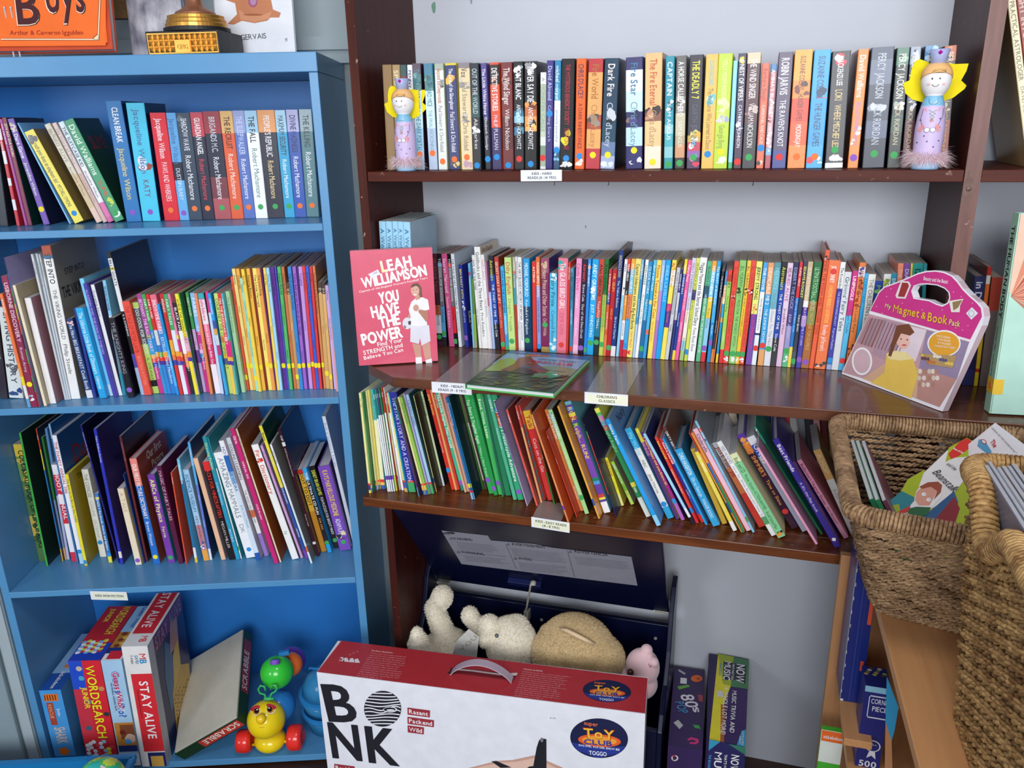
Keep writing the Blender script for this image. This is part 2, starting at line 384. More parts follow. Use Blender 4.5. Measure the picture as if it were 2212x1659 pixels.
b.hexa([w_(-1.6, .39, 0), w_(1.11, .39, 0), w_(1.11, .5, 0), w_(-1.6, .5, 0), w_(-1.6, .39, 2.9), w_(1.11, .39, 2.9), w_(1.11, .5, 2.9), w_(-1.6, .5, 2.9)]); s(b.build('wall_left', 'wall2'))
s(MB().box(-2.6, -4.2, -.08, 3.2, .6, 0).build('floor', 'floor'))
s(MB().box(-2.6, -4.2, 2.9, 3.2, .6, 3.0).build('ceiling', 'wall'))
s(MB().box(3.2, -4.2, 0, 3.3, .12, 2.9).build('wall_right', 'wall'))
# dado ledge of the wall behind the blue bookcase
b = MB()
for z0, z1, y in ((1.470+ZO, 1.500+ZO, .345), (1.44+ZO, 1.47+ZO, .36)):
    b.hexa([w_(-1.6, y, z0), w_(1.05, y, z0), w_(1.05, .39, z0), w_(-1.6, .39, z0), w_(-1.6, y, z1), w_(1.05, y, z1), w_(1.05, .39, z1), w_(-1.6, .39, z1)])
s(b.build('trim_1', 'wall2'))
# marks on the wall
mk = MB()
for px, py, sz, col in ((937, 17, .012, '6f9580'), (1018, 3, .006, '8b93a8'), (1265, 490, .004, '8890a0')):
    P = atY(px, py, -.0006); n = 7
    mk.prism([(P.x + sz * .55 * math.cos(6.28 * i / n) * (1 if i % 2 else .7), -.0006, P.z + sz * math.sin(6.28 * i / n) * (1 if i != 1 else 1.3)) for i in range(n)], (0, .0012, 0), col)
tag(mk.build('wall_paint_chips', 'matt'), 'small green and grey paint marks on the pale wall above the top shelf', 'paint marks', kind='structure')
# ---- brown bookcase
bc = tag(empty('brown_bookcase', (0, 0, 0)), 'tall dark stained wooden bookcase fixed against the pale wall, middle of the room corner', 'bookcase')
MB().box(-.0205, -D1, 0, -.001, -.001, Z3 - .0225).box(-.0205, -.09, Z3 - .022, -.001, -.001, Z2 - .022).box(-.0205, -D1, Z2 - .0215, -.001, -.001, 2.6).build('side_panel', 'brown', bc, bevel=.0012)
MB().box(W, -D1, 0, W + .0255, -.001, 2.6).build('side_panel', 'brown', bc, bevel=.0015)
b = MB().box(0, -D1 + .001, Z1 - .0205, W - .0005, -.001, Z1 - .0002, mi=0); b.build('shelf', 'brownf', bc, bevel=.0012)
MB().box(W + .026, -D1, Z1 - .0205, 2.4, -.001, Z1 - .0002).build('shelf', 'brownf', bc, bevel=.0012)
MB().box(-.0205, -D1 - .0012, Z2 + .0005, -.001, -D1, 2.6).build('post_face', 'post', bc)
MB().box(W, -D1 - .0012, Z2 + .0005, W + .0255, -D1, 2.6).build('post_face', 'postr', bc)
c1 = atZ(846, 817, Z2)
b = MB().prism([(.0005, -.001, Z2 - .022), (.0005, -D1 - .0, Z2 - .022), (-.018, -D1 - .002, Z2 - .022), (-.018, -D1 - .03, Z2 - .022), (c1.x, -D2, Z2 - .022), (2.4, -D2, Z2 - .022), (2.4, -D1 - .003, Z2 - .022), (W - .0005, -D1 - .003, Z2 - .022), (W - .0005, -.001, Z2 - .022)], (0, 0, .0218))
b.build('shelf', 'brownx', bc, bevel=.0015)
MB().box(W + .026, -D1 - .002, Z2 - .022, 2.4, -.001, Z2 - .0002).build('shelf', 'brownx', bc)
MB().box(-.04, -D3, Z3 - .022, 1.1, -D1 - .0015, Z3 - .0002).build('shelf', 'oak', bc, bevel=.0015)
MB().box(.0005, -D1 - .001, Z3 - .022, W - .0005, -.001, Z3 - .0004).build('shelf', 'oak', bc, bevel=.001)
P = atY(2096, 383, -D1 - .0005); m = MB()
m.prism([(P.x - .009 + .018 * a, -D1 - .002, P.z + .04 * c - .033 + (.012 if q else 0)) for a, c, q in ((.15, 0, 0), (.85, 0, 0), (1, .2, 0), (1, .5, 0), (.7, .8, 0), (.7, 1.1, 0), (.3, 1.1, 0), (.3, .8, 0), (0, .5, 0), (0, .2, 0))], (0, .0018, 0))
m.lathe([(.0045, 0), (.004, .0012), (.001, .0016)], 12); 
for i in range(len(m.v) - 36, len(m.v)): v = m.v[i]; m.v[i] = (P.x + v[0], -D1 - .002 - v[2], P.z - .019 + v[1])
m.build('mounting_plate', 'dkmetal', bc)
# ---- blue bookcase (stands across the corner)
bb = tag(empty('blue_bookcase', BL.o, (0, 0, BL.phi)), 'sky blue painted bookcase with four levels, standing left of the brown bookcase', 'bookcase')
TH = .0165
MB().box(BW, 0, 0, BW + BPW, BD + .054, BZT - .039).build('side_panel', 'blue', bb, bevel=.0012)
MB().box(-.020, .004, 0, -.001, BD + .035, BZT - .039).build('side_panel', 'blue', bb, bevel=.0012)
MB().box(-.03, -.004, BZT - .0388, BW + BPW + .001, BD + .037, BZT).build('top_board', 'blue', bb, bevel=.0015)
MB().box(-.0, BD + .028, .02, BW - .0005, BD + .034, BZT - .04).build('back_panel', 'bluei', bb)
for z in (BZ1, BZ2, BZ3): MB().box(0, 0.0005, z - TH, BW - .0006, BD + .027, z - .0003).build('shelf', 'blue', bb, bevel=.0012)
MB().box(0, .0005, BZ0 - .02, BW - .0006, BD + .027, BZ0 - .0003).build('base_board', 'blue', bb, bevel=.0012)
# ---- grey cupboard at the far left
gc = tag(empty('grey_cupboard', BL.o, (0, 0, BL.phi)), 'pale grey painted cupboard edge at the far left beside the blue bookcase', 'cupboard')
MB().box(-.55, -.001, 0, -.0215, .33, 1.06).build('body', 'greyw', gc, bevel=.002)
MB().box(-.50, -.018, .03, -.055, -.0015, 1.03).build('door', 'greyw', gc, bevel=.003)
MB().box(-.051, -.006, 0, -.024, -.0015, 1.05).build('edge_strip', 'wall2', gc, bevel=.002)

for px, py in ((1198, 397), (1315, 396), (1627, 397)):     # little nails under the top shelf
    p = atY(px, py, -D1 + .012); MB().tube([(p.x, p.y, Z1 - .0206), (p.x, p.y, Z1 - .026), (p.x - .001, p.y - .002, Z1 - .0275)], .0008, 6).build('nail', 'dkmetal', bc)
R_A = '''
@740 0 4.0475
345 570 390 1475 470|8f6e3c|f0e0c0||
432 570 470 1475 535|a88a58|e8d8b0|SPIDERWICK||
502 570 540 1475|1f4a4c .1:6a2838 .16:1f4a4c|d8e0e0|||
563 570 595 1475|ecebf2 .5:c9b8dc|4a2f70|PENNY DREADFUL||
607 558 645 1475 718|5a4454 .1:4f7874 .25:c6dfe6 .6:a8cce0|4a8c9c|THE DEPTFORD MICE & THE DARK PORTAL|o.15|s2a1a2c a.1,.24,86b0a0,2f4f50,38606a
705 558 757 1475 833|3f7f9c .1:4f8080 .25:cfe6ea .6:b0c0d8|3f8a98 5a9ab0|THE DEPTFORD MICE/THE FINAL RECKONING|o.16|a.1,.24,7aa890,2f4a4c,3a5a66
800 560 840 1475 917|a8b4a4 .06:e2e6de|b8684a 6a7078|Beyond the Deepwoods/Paul Stewart & Chris Riddell|o.08|a.14,.22,8a9498,4a5458
893 555 935 1475 1030|e0c838 .02:26306a|f0f0f4|The Curse of the Gloamglozer/Paul Stewart & Chris Riddell|o.1|a.12,.2,f0a838,e8c050 a.92,.99,d8c890,6a5030
1008 552 1042 1475 1140|8a7f84 .05:e8d2a4|4a4038 7a6a58|Vox/Paul Stewart & Chris Riddell|o.12|a.15,.24,9a9490,d0c4b0 a.47,.55,8a8480,c8c0b4 a.91,.99,c09aa8,e0c0c0
1113 555 1142 1475 1215|1c2630 .3:234a4a .5:18181e|b8c4c8 e0e0e0|OUT OF THE WORLD/Ali Sparkes|b.04|a.6,.66,e8ecf0,c0c8d0
1205 555 1250 1475 1300|54488e .4:4a3f82 .44:2f2a68 .52:14141e|e8e4f4|The Little White Horse/Elizabeth Goudge|b.1|a.44,.5,8a90d0,3a3a8a
1282 550 1312 1475 1393|e0522e .02:2a1f22 .2:e0522e .6:342a5c|f8f0ec d8d0e8|DETECTIVE STORIES/PHILIP PULLMAN|b.12|a.04,.18,8a8480,d86a3a,3a3034
1383 548 1403 1475 1498|7a3030 .5:5c2024 .8:6f2a2c|e8dcd8|The Wind Singer/William Nicholson|b.04|a.15,.2,a88078,4a2020
@1080 100 5.529
158 187 175 1470 290|1a1a1e .45:2f7c9c .5:8ac4dc .56:1a1a1e .6:4a90b0 .66:1a1a1e|f4f4f6|POINT BLANC/ANTHONY HOROWITZ|r.1|a.02,.15,f0f0f0,9a9aa0 a.44,.52,8fd0e8,2a6a88 a.6,.68,3a7a9a,1a1a1e
292 185 298 1470 440|232326 .4:c86a34 .5:f0a058 .58:e8a860 .64:1c1a1c|f4f4f6|NEVER SAY DIE/ANTHONY HOROWITZ|b.05|a.02,.14,f0f0f0,9a9aa0 a.38,.47,f0a050,7a3a20 a.55,.66,f0c860,e08040,2a1a18
483 315 478 1465 545|eef0ec .12:b4c4a8 .6:c6d2bc .66:e0e4dc .75:7f9a80 .88:a8b49c .97:e8eae8|9aa8a0|A MONSTER CALLS|r.12|
560 173 545 1463 625|453a86 .5:3c3478|b8c0ec|David Almond/Counting Stars h|b.52|
655 172 637 1465 710|2f88b8 .25:4aa0c4 .36:eef2f8 .78:c8d4e0 .82:3a5a78|e8f4fa 5a90b0|michael morpurgo/private peaceful|b.18|a.84,.94,9ad0f0,7ab8e0
738 155 712 1465 865|1c1a1e .9:141216|b8283c|THE MYSTERIOUS BENEDICT SOCIETY/TRENTON LEE|b.1|a.66,.78,e8e020,c8c020 a.93,.98,f0f0f0,e0e0e0 s1c1a1e
915 150 890 1465 1003|f26a2c|4a3a5a 4a2838|CHRIS D'LACEY/A DARK INHERITANCE|b.12|a.92,.97,f4f0ea,e8e0d8
1060 155 1020 1465 1190|c03a40 .12:e8ac68 .5:b05040 .63:e8ac68 .81:c2404a|b0702c c08040|Fire World/Chris d'Lacey|y.13|s6a2028 a.51,.62,9a9080,5a5048,e0a080
1253 150 1197 1465 1365|1e3f58 .47:20485f .75:6a80a8 .88:a8b4d8|f4e8e4 c8d0dc|Dark Fire/Chris d'Lacey|y.13|s141f38 a.48,.58,d0d4dc,1a2430 a.93,.98,e4ecf4,dce8f4
1503 138 1503 1465 1700|3b386c .11:f0f4f8 .3:cfeaf2 .48:2c2a64 .62:c2e2ee .79:2f2c68|3a78a0 6a98b0|Fire Star/Chris d'Lacey|y.17|s201c50 a.5,.6,4a4484,1f1c50,8a7060 a.9,.96,e0e0f0,2f2c68
@1380 100 5.529
78 88 65 1465 262|f0bc80 .48:8a5a48 .58:f2c890 .8:f6e2cc|c05a30 b08a60|The Fire Eternal/Chris d'Lacey|y.06|sa87858 a.48,.57,3a2a2a,c89070,e8c0a0
322 122 298 1462 402|2393a8 .45:2a9cb0 .6:90ccd4 .68:4ab0bc .8:8ac8cc .9:2a98a4|f2f6f8|CAPTAIN/SAM ANGUS|g.04|a.38,.48,2a3a4a,e8ecf0,4a5a68
450 118 425 1465 543|6a6662 .35:8a857c .5:c8c0a4 .7:b8a888 .78:d09870 .9:3a2c28|f4f2ee e8e4d4|A HORSE CALLED HERO/SAM ANGUS|g.05|a.36,.46,b0acaa,e0dcd8,5a5450
610 108 568 1465 725|25212c .38:2a2836 .7:c0a850 .76:c83a58 .84:8a60a8 .9:4a3058|f6ee3c 55536a|THE DEADLY 7/GARTH JENNINGS|g.1|a.68,.76,f0d860,e8b020,f4f4f0 a.76,.98,e03050,50a8c8,f080b0,f0f0e0,58b090,8850a0
805 100 742 1465 885|f4bc54|58b8c8 6a5430|CLARE BALDING/The Racehorse Who Learned to Dance|b.13|a.35,.44,58c0c8,e8f0ec s f
955 92 885 1465 1050|bcd62e|e8f0a8 7a8a30|MOLLY MOON'S INCREDIBLE HYPNOTISM/Georgia Byng|y.15|a.4,.5,e8f0b0,d8e890 a.52,.59,d8c8d8,a0a8c0,f0e080 a.91,.95,f4f8e0,f0f4d8
1130 175 1062 1463 1115|8cd4f0 .94:48a868|4a6a98|||
1193 88 1125 1465 1222|2a2444 .4:2c2048 .7:3a1c40 .9:3c1828|f0ecf4|A NEST OF VIPERS/CATHERINE JOHNSON|r.06|a.03,.1,e8d850,c8b840 a.6,.65,c8c0d8,f0ecf4
1300 82 1228 1465 1385|e8c8a8 .09:50282c .5:4a2428 .6:2a2a30|e8dcdc|THE WIND SINGER/WILLIAM NICHOLSON|g.1|a.44,.53,c8b0a8,8a6060 s3a2024
1475 205 1398 1460 1487|dc6a4c|b03a38 f6d8cc|Barbara Sleigh/CARBONEL AND CALIDOR|b.2|a.93,.97,2a2020,f0c0a0
1580 215 1500 1460 1570|4a80b4 .07:c88088 .4:d0a0a8 .8:7ab0d0 .87:b05060|f4f0f4|AMINA'S BLANKET/ANNE DIGBY||a.3,.85,f0ecf0,b86070,e0b8c0
1675 75 1585 1460 1752|594c66 .5:4c4060 .84:38408a|f0eef4|ROBIN JARVIS/THE RAVEN'S KNOT|r.1|s3a2c48
@1680 80 5.185
195 150 105 1470 300|f4a840 .25:f09038 .4:e0482c .6:e85c2c .8:f0883a|7a3a28 2c2024 fff4f0|SUZANNE COLLINS/HUNGER GAMES/MOCKINGJAY|o.1|a.28,.38,7a3020,4a2020
412 150 312 1470 495|30a4dc .4:2a9cd8 .8:40a8dc|1a4a80 1a2a50|SUZANNE COLLINS/THE HUNGER GAMES|o.1|a.3,.4,1a3050,d84040 a.9,.96,d83040,f0f0f0
615 165 527 1470 727|36353b .955:f0f0f2|e8e8ea e8c880|MACKENZI LEE/LOKI/WHERE MISCHIEF LIES|g.16|a.04,.12,d83040,e8e8ec,d83040 a.89,.94,f4f4f4,ececec,fafafa s242428
905 140 780 1470 897|f08a38|fbf4ea a874c0|David Walliams/BILLIONAIRE BOY|p.09|a.64,.8,fbf4ea,f4e0d0 s9a4a20
1055 122 945 1465 1190|4a5468 .1:6a7488 .3:3c4456 .6:58627a .75:2c3444|b8bcc8|PERCY JACKSON/RICK RIORDAN|g.12|a.45,.52,c8ccd4,8a90a0 s1c222e
1340 125 1222 1465 1360|4a7864 .14:1c2c2c .3:222a2c .55:2f4a40 .7:1c241f|d8d8cc c8bc98|PERCY JACKSON/RICK RIORDAN|g.11|a.02,.13,88b898,1f3028 a.45,.52,d0d0cc,a0a8a0 s14181a
1492 115 1385 1465 1500|9aa4b8 .14:3a4254 .45:24242e .6:5a3038|d8d8dc c8b088|PERCY JACKSON/RICK RIORDAN||a.02,.13,c8d0dc,3a4460 a.45,.52,c8c8cc s14141c
1655 105 1535 1465 1680|5a90c0 .15:2c4668 .45:1c2434 .6:2a3450|d8dce4|PERCY JACKSON/RICK RIORDAN||a.02,.13,a8d0ec,2a4878 s12161f
1870 105 1760 1465 1895|b85a34 .12:4a2420 .3:2a1a1c .6:8a3c28|d8c8b8 d09a58|PERCY JACKSON/RICK RIORDAN||a.01,.12,2a1512,e08a40 a.47,.53,c8b8a8 s2a1512
'''
yA = lambda P: -.243
row(BR, Z1, 'top shelf of brown bookcase', 'paperbacks on the top brown shelf', R_A, lambda y: min(.131, -y - .004), ymode=yA)
R_B = '''
@920 500 5.926
65 285 145 1470|4a1f2c .55:c0623a .66:e4e4ea .86:1c1a20 .95:4a1f38|8a4a50 2a2a30|GRUESOME TALES/GILLIAN CROSS|g.1|
140 285 215 1470|141216 .1:5ab0dc .14:74747a .56:58a4d8 .9:2a2a30|d8d8dc 1a2a4a|TOO COOL FOR SCHOOL/K. STRANGE|g.14|
195 290 298 1480|d8588e|f8d8e4|Secret Mermaid/Seaside Adventure||
270 290 365 1460|141216 .1:d83030 .14:74747a .56:e03038 .85:1c1a20|d8d8dc 2a1a1a|TOO COOL FOR SCHOOL/K. STRANGE|g.06|
315 290 420 1475 462|e8ecf4|5a6a7a|THE TALE OF MRS TIGGYWINKLE/BEATRIX POTTER||sc8d4e0
415 430 505 1500 548|2c389c|e8dc60 c8d0f0|BEN BAILEY SMITH/THE LAST BYE|p.12|s2a2f90 a.43,.55,f0f0f4,e8e8f0 XBE~d8e080~.15~.28~.6~.028;S~d8e080~.2~.12~.4~.028
535 410 600 1505|7cc4ea .1:d84a7a .14:8accf0|3a5a9a|LIZ PICHON||
575 610 625 1515|5f8c40 .5:98b850 .9:b0a080|e0ecc0|||
583 305 680 1500|f0f0ee|3a3a40|DICK AND THE TIGER/TONY BRADMAN||
613 200 720 1500|f4f4f2|6a6a6e 2a2a30|Goldilocks and the Three Bears/First Readers||W XFirst_Reader~7a3830~.1~.93~.6~.012 sc8b8a0
700 300 795 1490|f0eeec|c88888 3a3a40|HAIRY GOAT/TONY BRADMAN||W
755 390 835 1490|c88ab8 .4:c86a8a .5:e8d8ec|ffffff|||
800 780 855 1515|a8c4ea|e8f0fa|MAGICAL FRIENDS||
795 310 890 1515 955|1a1a24 .2:1c48a8 .72:16162a|c8d040 f6f6f8 f6f6f8|Astrosaurs/THE TWIST OF TIME/Steve Cole||
870 330 965 1540|c03c30|f0c8b8 e8a890|SECRET DIARY OF A SPY/HARRIET PRICE|g.06|s8a3420
948 450 1020 1540|3ab0ea .55:5abcec .8:3a9ad8 .95:4ab070|1a4a88 e8f4fa|DAN AND THE CAVEMAN/IAN WHYBROW||
1000 335 1065 1545|c8e48c|d06848 8a9a50|Dilly English/Dragon Trouble|g.1|
1105 330 1150 1520|b8b89c .14:c83848 .18:4a98a8 .5:b8382c|e8d8d0|HORRIBLE HISTORIES||
1140 325 1187 1500|e4e4e4|3a3a40|Ridiculous Romans/The Hat Trick/Terry Deary||
1172 330 1215 1515 1262|f2f2f2|2a2a30|THE VERY BLOODY HISTORY OF BRITAIN/JOHN FARMAN||
1243 345 1262 1520 1340|28a0dc .51:1f3a5c|e4f4fc|MICHAEL MORPURGO/Kensuke's Kingdom|g.12|
1355 390 1370 1520|e0352c|f8e8c8|ASTERIX||
1405 330 1425 1530|e4703c .3:8c9cdc .94:1c1c28|f6f0e8 3a3a6a|YOUNG HIPPO SCHOOL/SCHOOL FOR DRAGONS|b.06|
1470 345 1475 1540|9c5070 .15:7e2856 .94:b09858|d8b8a8|The Happy Prince and Other Stories/Oscar Wilde|g.3|a.02,.14,d8c090,a87860 s4a2a80
@1160 500 5.53
150 500 145 1440|58bce0|2a6a8a|Fairy Pirnie/Campbell Books||a.02,.1,e8f4fa,d8ecf6 a.82,.97,e8f4fa,d8ecf6
255 320 232 1455|ec7e94|f8e4e8 d86078|The GLASS BIRD GIRL/ESME KERR|r.09|a.04,.12,2ab0a8,22a8a0 s1f7a78
375 370 345 1465|dc3c2c|f8d8a8|SUPER COOL||
400 440 385 1465|4a98b8 .1:3f88ac|12304a d8e8f0|HUBERT HORATIO/LAUREN CHILD|r.06|
472 325 423 1475|f0a0cc .9:f8c0dc|d8488c f8e0f0|Candy Dawn/Cupcake/Coco Simon||
545 335 487 1480|2a2038|e83a40 e8e4ea|Astrosaurs/Steve Cole/Day of the Dino-Droid|p.07|
612 330 553 1490|3c94e0 .07:e0b080 .1:2f88dc|d8ecf8|HORRID HENRY|g.05|
662 335 590 1495|28aae8|f0faff|ANDY GRIFFITHS/JUST ANNOYING|g.13|a.3,.42,f4faff,eaf6fd
745 335 668 1480|cc4a3c .6:207898 .8:1f3038|2a1a1a f0ece8|Alan GIBBONS/Total FOOTBALL|g.14|
810 335 735 1480|1c7838 .36:90cc58 .7:c0d860|0f2a14 c06028|FRANK LAMPARD/FRANKIE'S MAGIC FOOTBALL|g.12|
862 455 785 1490|cc3a44 .27:4a48a0 .4:e0603c .75:e88050|f8e8e0|A FOOTBALL STORY/KATIE'S STARTING||
905 455 820 1495|bc242c|e8b060|MR. GUM/KICK IT|g.1|
980 225 875 1495 932|1e3a80 .9:e8e4ea|c8b890 d8e0f0|INNZIGZAGNN/The Yellow Balloon/Bird and Charles||s2a2420
1048 335 940 1495|eef0f6 .36:94d0f0|5a7ab0|PIPPA/FUNNY||a.28,.34,3a2a30,e8c8b8
1085 330 978 1495|dc4838 .12:2a2a30 .36:e89838 .62:f4f4f6 .82:c82848|f4f4f6 fff4e8 1c1c28|TEAM HERO/THE ULTIMATE/ADAM BLADE||
1130 330 1015 1498|f0b040 .1:74c0e0 .35:e88850 .6:48a8e0 .92:d8303c|f4e8e0 2a3a78|HORRID HENRY/and the Secret Club|b.12|
1183 330 1070 1498|f4e47c|2a2a2a d85030|Captain Underpants and the Big Bad Battle/DAV PILKEY||a.92,.97,e04a30,f0c0a0
1250 340 1138 1500|88b8e0 .15:3f98cc .65:b8d4ec|e8f0f8|RIVER TALES/BATTLE OF THE GAMES||
1297 340 1168 1505|f6f6f8|5a8a5a|JOHN HARRIS/HELLO FROM THE OTHER SIDE||
1335 365 1210 1505|2090c4 .3:2a9ccc .6:2070a8|d8ecf8|CLOCKWORK/PHILIP PULLMAN|g.1|
1395 345 1260 1500|60c4ec .08:3fb0e0 .4:e8d890 .44:4fb4e4 .7:e07860 .75:3fa0dc|d8f0fc|ANT & BEE TALES||
1435 345 1315 1505|fae062|c83c28 d07028|Flossie Teacake's Fur Coat/Hunter Davies||
@1400 500 5.53
170 345 45 1505|9cc4ec .3:bc90d8 .6:b07cc4|f0e4f8|SNOWBALL||
215 345 85 1505|1ca4ea|90d4f8 e8f6fc|SHEILA LAVELLE||
290 345 145 1505|f8e45c .1:f4f0e4 .25:f8e45c .43:d83a80 .5:5a3498 .67:f8e45c|e09030 d08838|Tom Palmer/Dog Mischief||a.02,.09,d87040
345 435 200 1475|c8cad0 .3:b4b8c0 .5:ccd0d8|7a8088 3a3a44|SCARY TALES/MARIE||
388 455 255 1480|2c3878 .1:343a88 .25:d8d8e4 .55:2f3a80|f0e0e8 d83860|HORRID HENRY/Women and Bobby||
440 335 283 1500|f8dc38 .14:1c48a0 .6:1a3f94 .9:f4d848|f4f4f8 e8f0fc|HENRY'S HORRID DAY/Francesca Simon||
480 345 318 1515|ee64a4|fce4f0|Fairy Pony/MAGIC PICTURES/KINGSTONE FETE||
530 320 372 1505|dcd4ee .2:c8d8f0 .5:f0ecdc .8:a0d8e0 .9:a8c880|9a5a8a c84848 4a5a3a|SALLY STANDISHO/Tom and the Pterosaur/ROWENA||
582 320 428 1505|dce668 .3:4a3a78 .4:dce660 .9:c8dc58|6a7a2a 2a3a28|FRANCESCA SIMON/HORRID HENRY'S DOUBLE DARE|b.09|
625 315 470 1535 553|f6f6f6|3a3a3e|Maggie Moore and the Secret School Diary/Fiona Ross Shaw||W sd0d0d8
712 358 568 1530|5cbc8c .24:2a5a78 .36:5ab888|2a5a48 f0f4f0|FRANCESCA SIMON/HORRID HENRY AND THE BOGEY BABYSITTER||
770 355 625 1535|f0a840 .1:7cc8ea .35:f4d048 .56:90d0ee .9:d8303c|ffffff 7a5020 4a8ac8|HORRID HENRY'S/Krazy Ketchup|p.14|
828 355 700 1515|2ca8e4 .4:48b0e8 .6:1a88cc|d8f0ff f4fafe|The BEAST of BUCKLEY/MALORY|p.2|
880 480 745 1505|2a2c3c .25:302c40 .85:e08038|b8bcc8 c0c4cc|THE STONE PILOT/THE MARTIANS||
878 790 775 1550|ee8c4c|d8682c|||
918 475 805 1530|2a98d0 .15:f0ecc8 .35:3aa8d8 .5:d8a860 .55:2f98cc .9:f0d040|e84838|PIZZA AND PRANKS||
960 465 845 1535|e83830 .12:a4d460 .85:dc2c38|2a4a20 2a3a18 f8e8e8|DISNEY/The Lion King/Ladybird||
1032 358 893 1555|e84c38|c03028 a02824|JILL MURPHY/A BAD SPELL FOR THE WORST WITCH|g.1|a.3,.36,f0e8e4,2a1a18 a.94,.98,f4f4f4,ececec
1098 348 962 1538|90cc70|4a8048 3a6a38|JILL MURPHY/FIRST PRIZE FOR THE WORST WITCH|g.1|a.26,.32,1f2a1a,2a3a20 a.94,.98,f4f4f4,ececec
1188 350 1040 1540|f4cc48 .3:f4c83c|8a5a2a 8a4420|JILL MURPHY/THE WORST WITCH STRIKES AGAIN|g.1|a.26,.32,1f1a1a,2a2a20 a.94,.98,f4f4f4
1238 350 1088 1540|e84c38|c03028 982824|JILL MURPHY/A BAD SPELL FOR THE WORST WITCH|g.1|a.27,.33,f0e8e4,2a1a18 a.94,.98,f4f4f4,ececec
1298 360 1165 1545|eef07c .5:7444a4|1a1a1c e03868|JEREMY STRONG/Cartoon Kid EMERGENCY||a.4,.49,e8c060,b85040,f8f0d8
1380 372 1237 1545|48a4ea .28:f4f6fa .6:f4f6fa .68:28305c .7:e8f2fa|e8f4fc 6a7078|THE MOVIE/MOVIE NOVELISATION|r.17|
1438 375 1308 1550|eca468 .3:38a4e0 .84:e8a868|f8ece0 e8f6ff 5a3a28|DESPICABLE ME 2/THE JUNIOR NOVEL|r.2|
@1640 500 5.186
173 350 50 1465|5a98a4 .08:6ab4c4 .44:e0e2e8|8ad0dc 8a909c|FIRE FORCE/Fire Gets Down To The Nitty|g.17|
255 340 125 1460|1a1a24 .2:1c44a4 .72:16161f|c8d040 f6f6f8 f4f4f6|Astrosaurs/THE TWIST OF TIME/Steve Cole||
322 355 190 1470|e8d0e4 .5:e4c0dc|a85a98 3a2a38|BURIED ALIVE/Jacqueline Wilson||a.04,.14,d8c8d4,b8a8b4
388 345 255 1475|232850 .35:4a3f80 .6:9c98c8 .85:58b884|8a98c8 c8c8e8|EGBERT THE DUCK/JULIA JARMAN|g.16|a.9,.95,f0f0f0
455 345 316 1480|d8343a .33:2078c8 .8:ecdc58|f0c8c0 c8e4fc|SUPER HERO/CODY AND THE MIGHTY ZOOM||
500 335 355 1480|38405a .04:343c54 .5:2c3448 .85:3a4858|f0e858 f0f0f4|EDAM'S ROCKET/TONY BEARS|g.06|
550 340 412 1480|ccb48c .36:f0f0f0 .42:4038a0 .5:b898d8 .6:3c38a0|e8e0cc f4c8d8 c8c0f0|ULTIMATE FOOTBALL/PIRATES/EMILY STARR|p.08|
615 345 470 1480|206c3c .36:a86a30 .45:889050 .58:a86428|a8d8a0 d8b070 e8c890|ULTIMATE FOOTBALL HEROES/MATT AND TOM OLDFIELD|p.06|
745 210 555 1530 610|ee6440|9a3424|WINNIE THE POOH AND TIGGER TOO||a.05,.08,2a2020,f0f0f0 sd88868 H W
785 325 615 1525 755|f27a48|fbeee4 f8d060 f6f0ec|JEFF KINNEY/AWESOME FRIENDLY ADVENTURE/Rowley Jefferson's|r.9|H W a.93,.98,2a2a2a,f0f0f0 sd88858
915 345 755 1495|f2f2f2 .24:3838a0 .9:3a68b0 .95:9ab0d8|3a3a40 c8c8f0 c8d0f0|The Krockidoo/THE GOBSMACKING GALAXY/Kjartan Poskitt|b.09|
960 455 815 1480|dce0e4|5a6a7a 7a8a98|Grimms' Fairy Tales||
1050 445 890 1515|d02c84 .44:58bce8|f8e8f2 2a5a78|UNIPIGGLE/Dragon Trouble|r.1|
1128 350 962 1530|e88040 .04:f0e8f0 .13:ea8440|8a3a18 7a3a20|USBORNE/The Lonely Pony||a.05,.11,3a60b8,2a50a8 a.15,.4,a83a20,6a2818 a.75,.95,5a2018,a83020
1188 470 1040 1540|34b0e8|1a70a8|TWENTY TALES/ANDREW||
1228 480 1085 1550|eaeae4|8a8a80|THE CHILDREN'S BOOK OF CLASSICS||
@1780 520 4.148
462 360 370 1180|2c48a0 .1:80c070 .13:2c48a0|90d040|MYTHS||
540 300 455 1190|ecece8|8a9a30|POETRY||a.05,.12,b8c838,a0b030
607 295 525 1190|2c94b4|d8f0f8|DICTIONARY||
665 205 590 1200|e8886a|f0c8b8|THE MISFITS|b.08|
718 205 650 1200|7c4a98 .3:6a3f8c|d8c8e8|DIARY||
780 205 720 1200|f0dc58 .12:1c2028 .5:f0dc58|1a1a1a|||
800 205 744 1200|289e98 .2:181c20 .6:207c80|0f3a38|12||
893 210 843 1200 878|3a94a0|c8e8ec|CLASSIC||
'''
yB = lambda P: -.150
rb = row(BR, Z2, 'middle brown shelf', 'paperbacks on the middle brown shelf', R_B, lambda y: min(.131, -y - .004), ymode=yB)
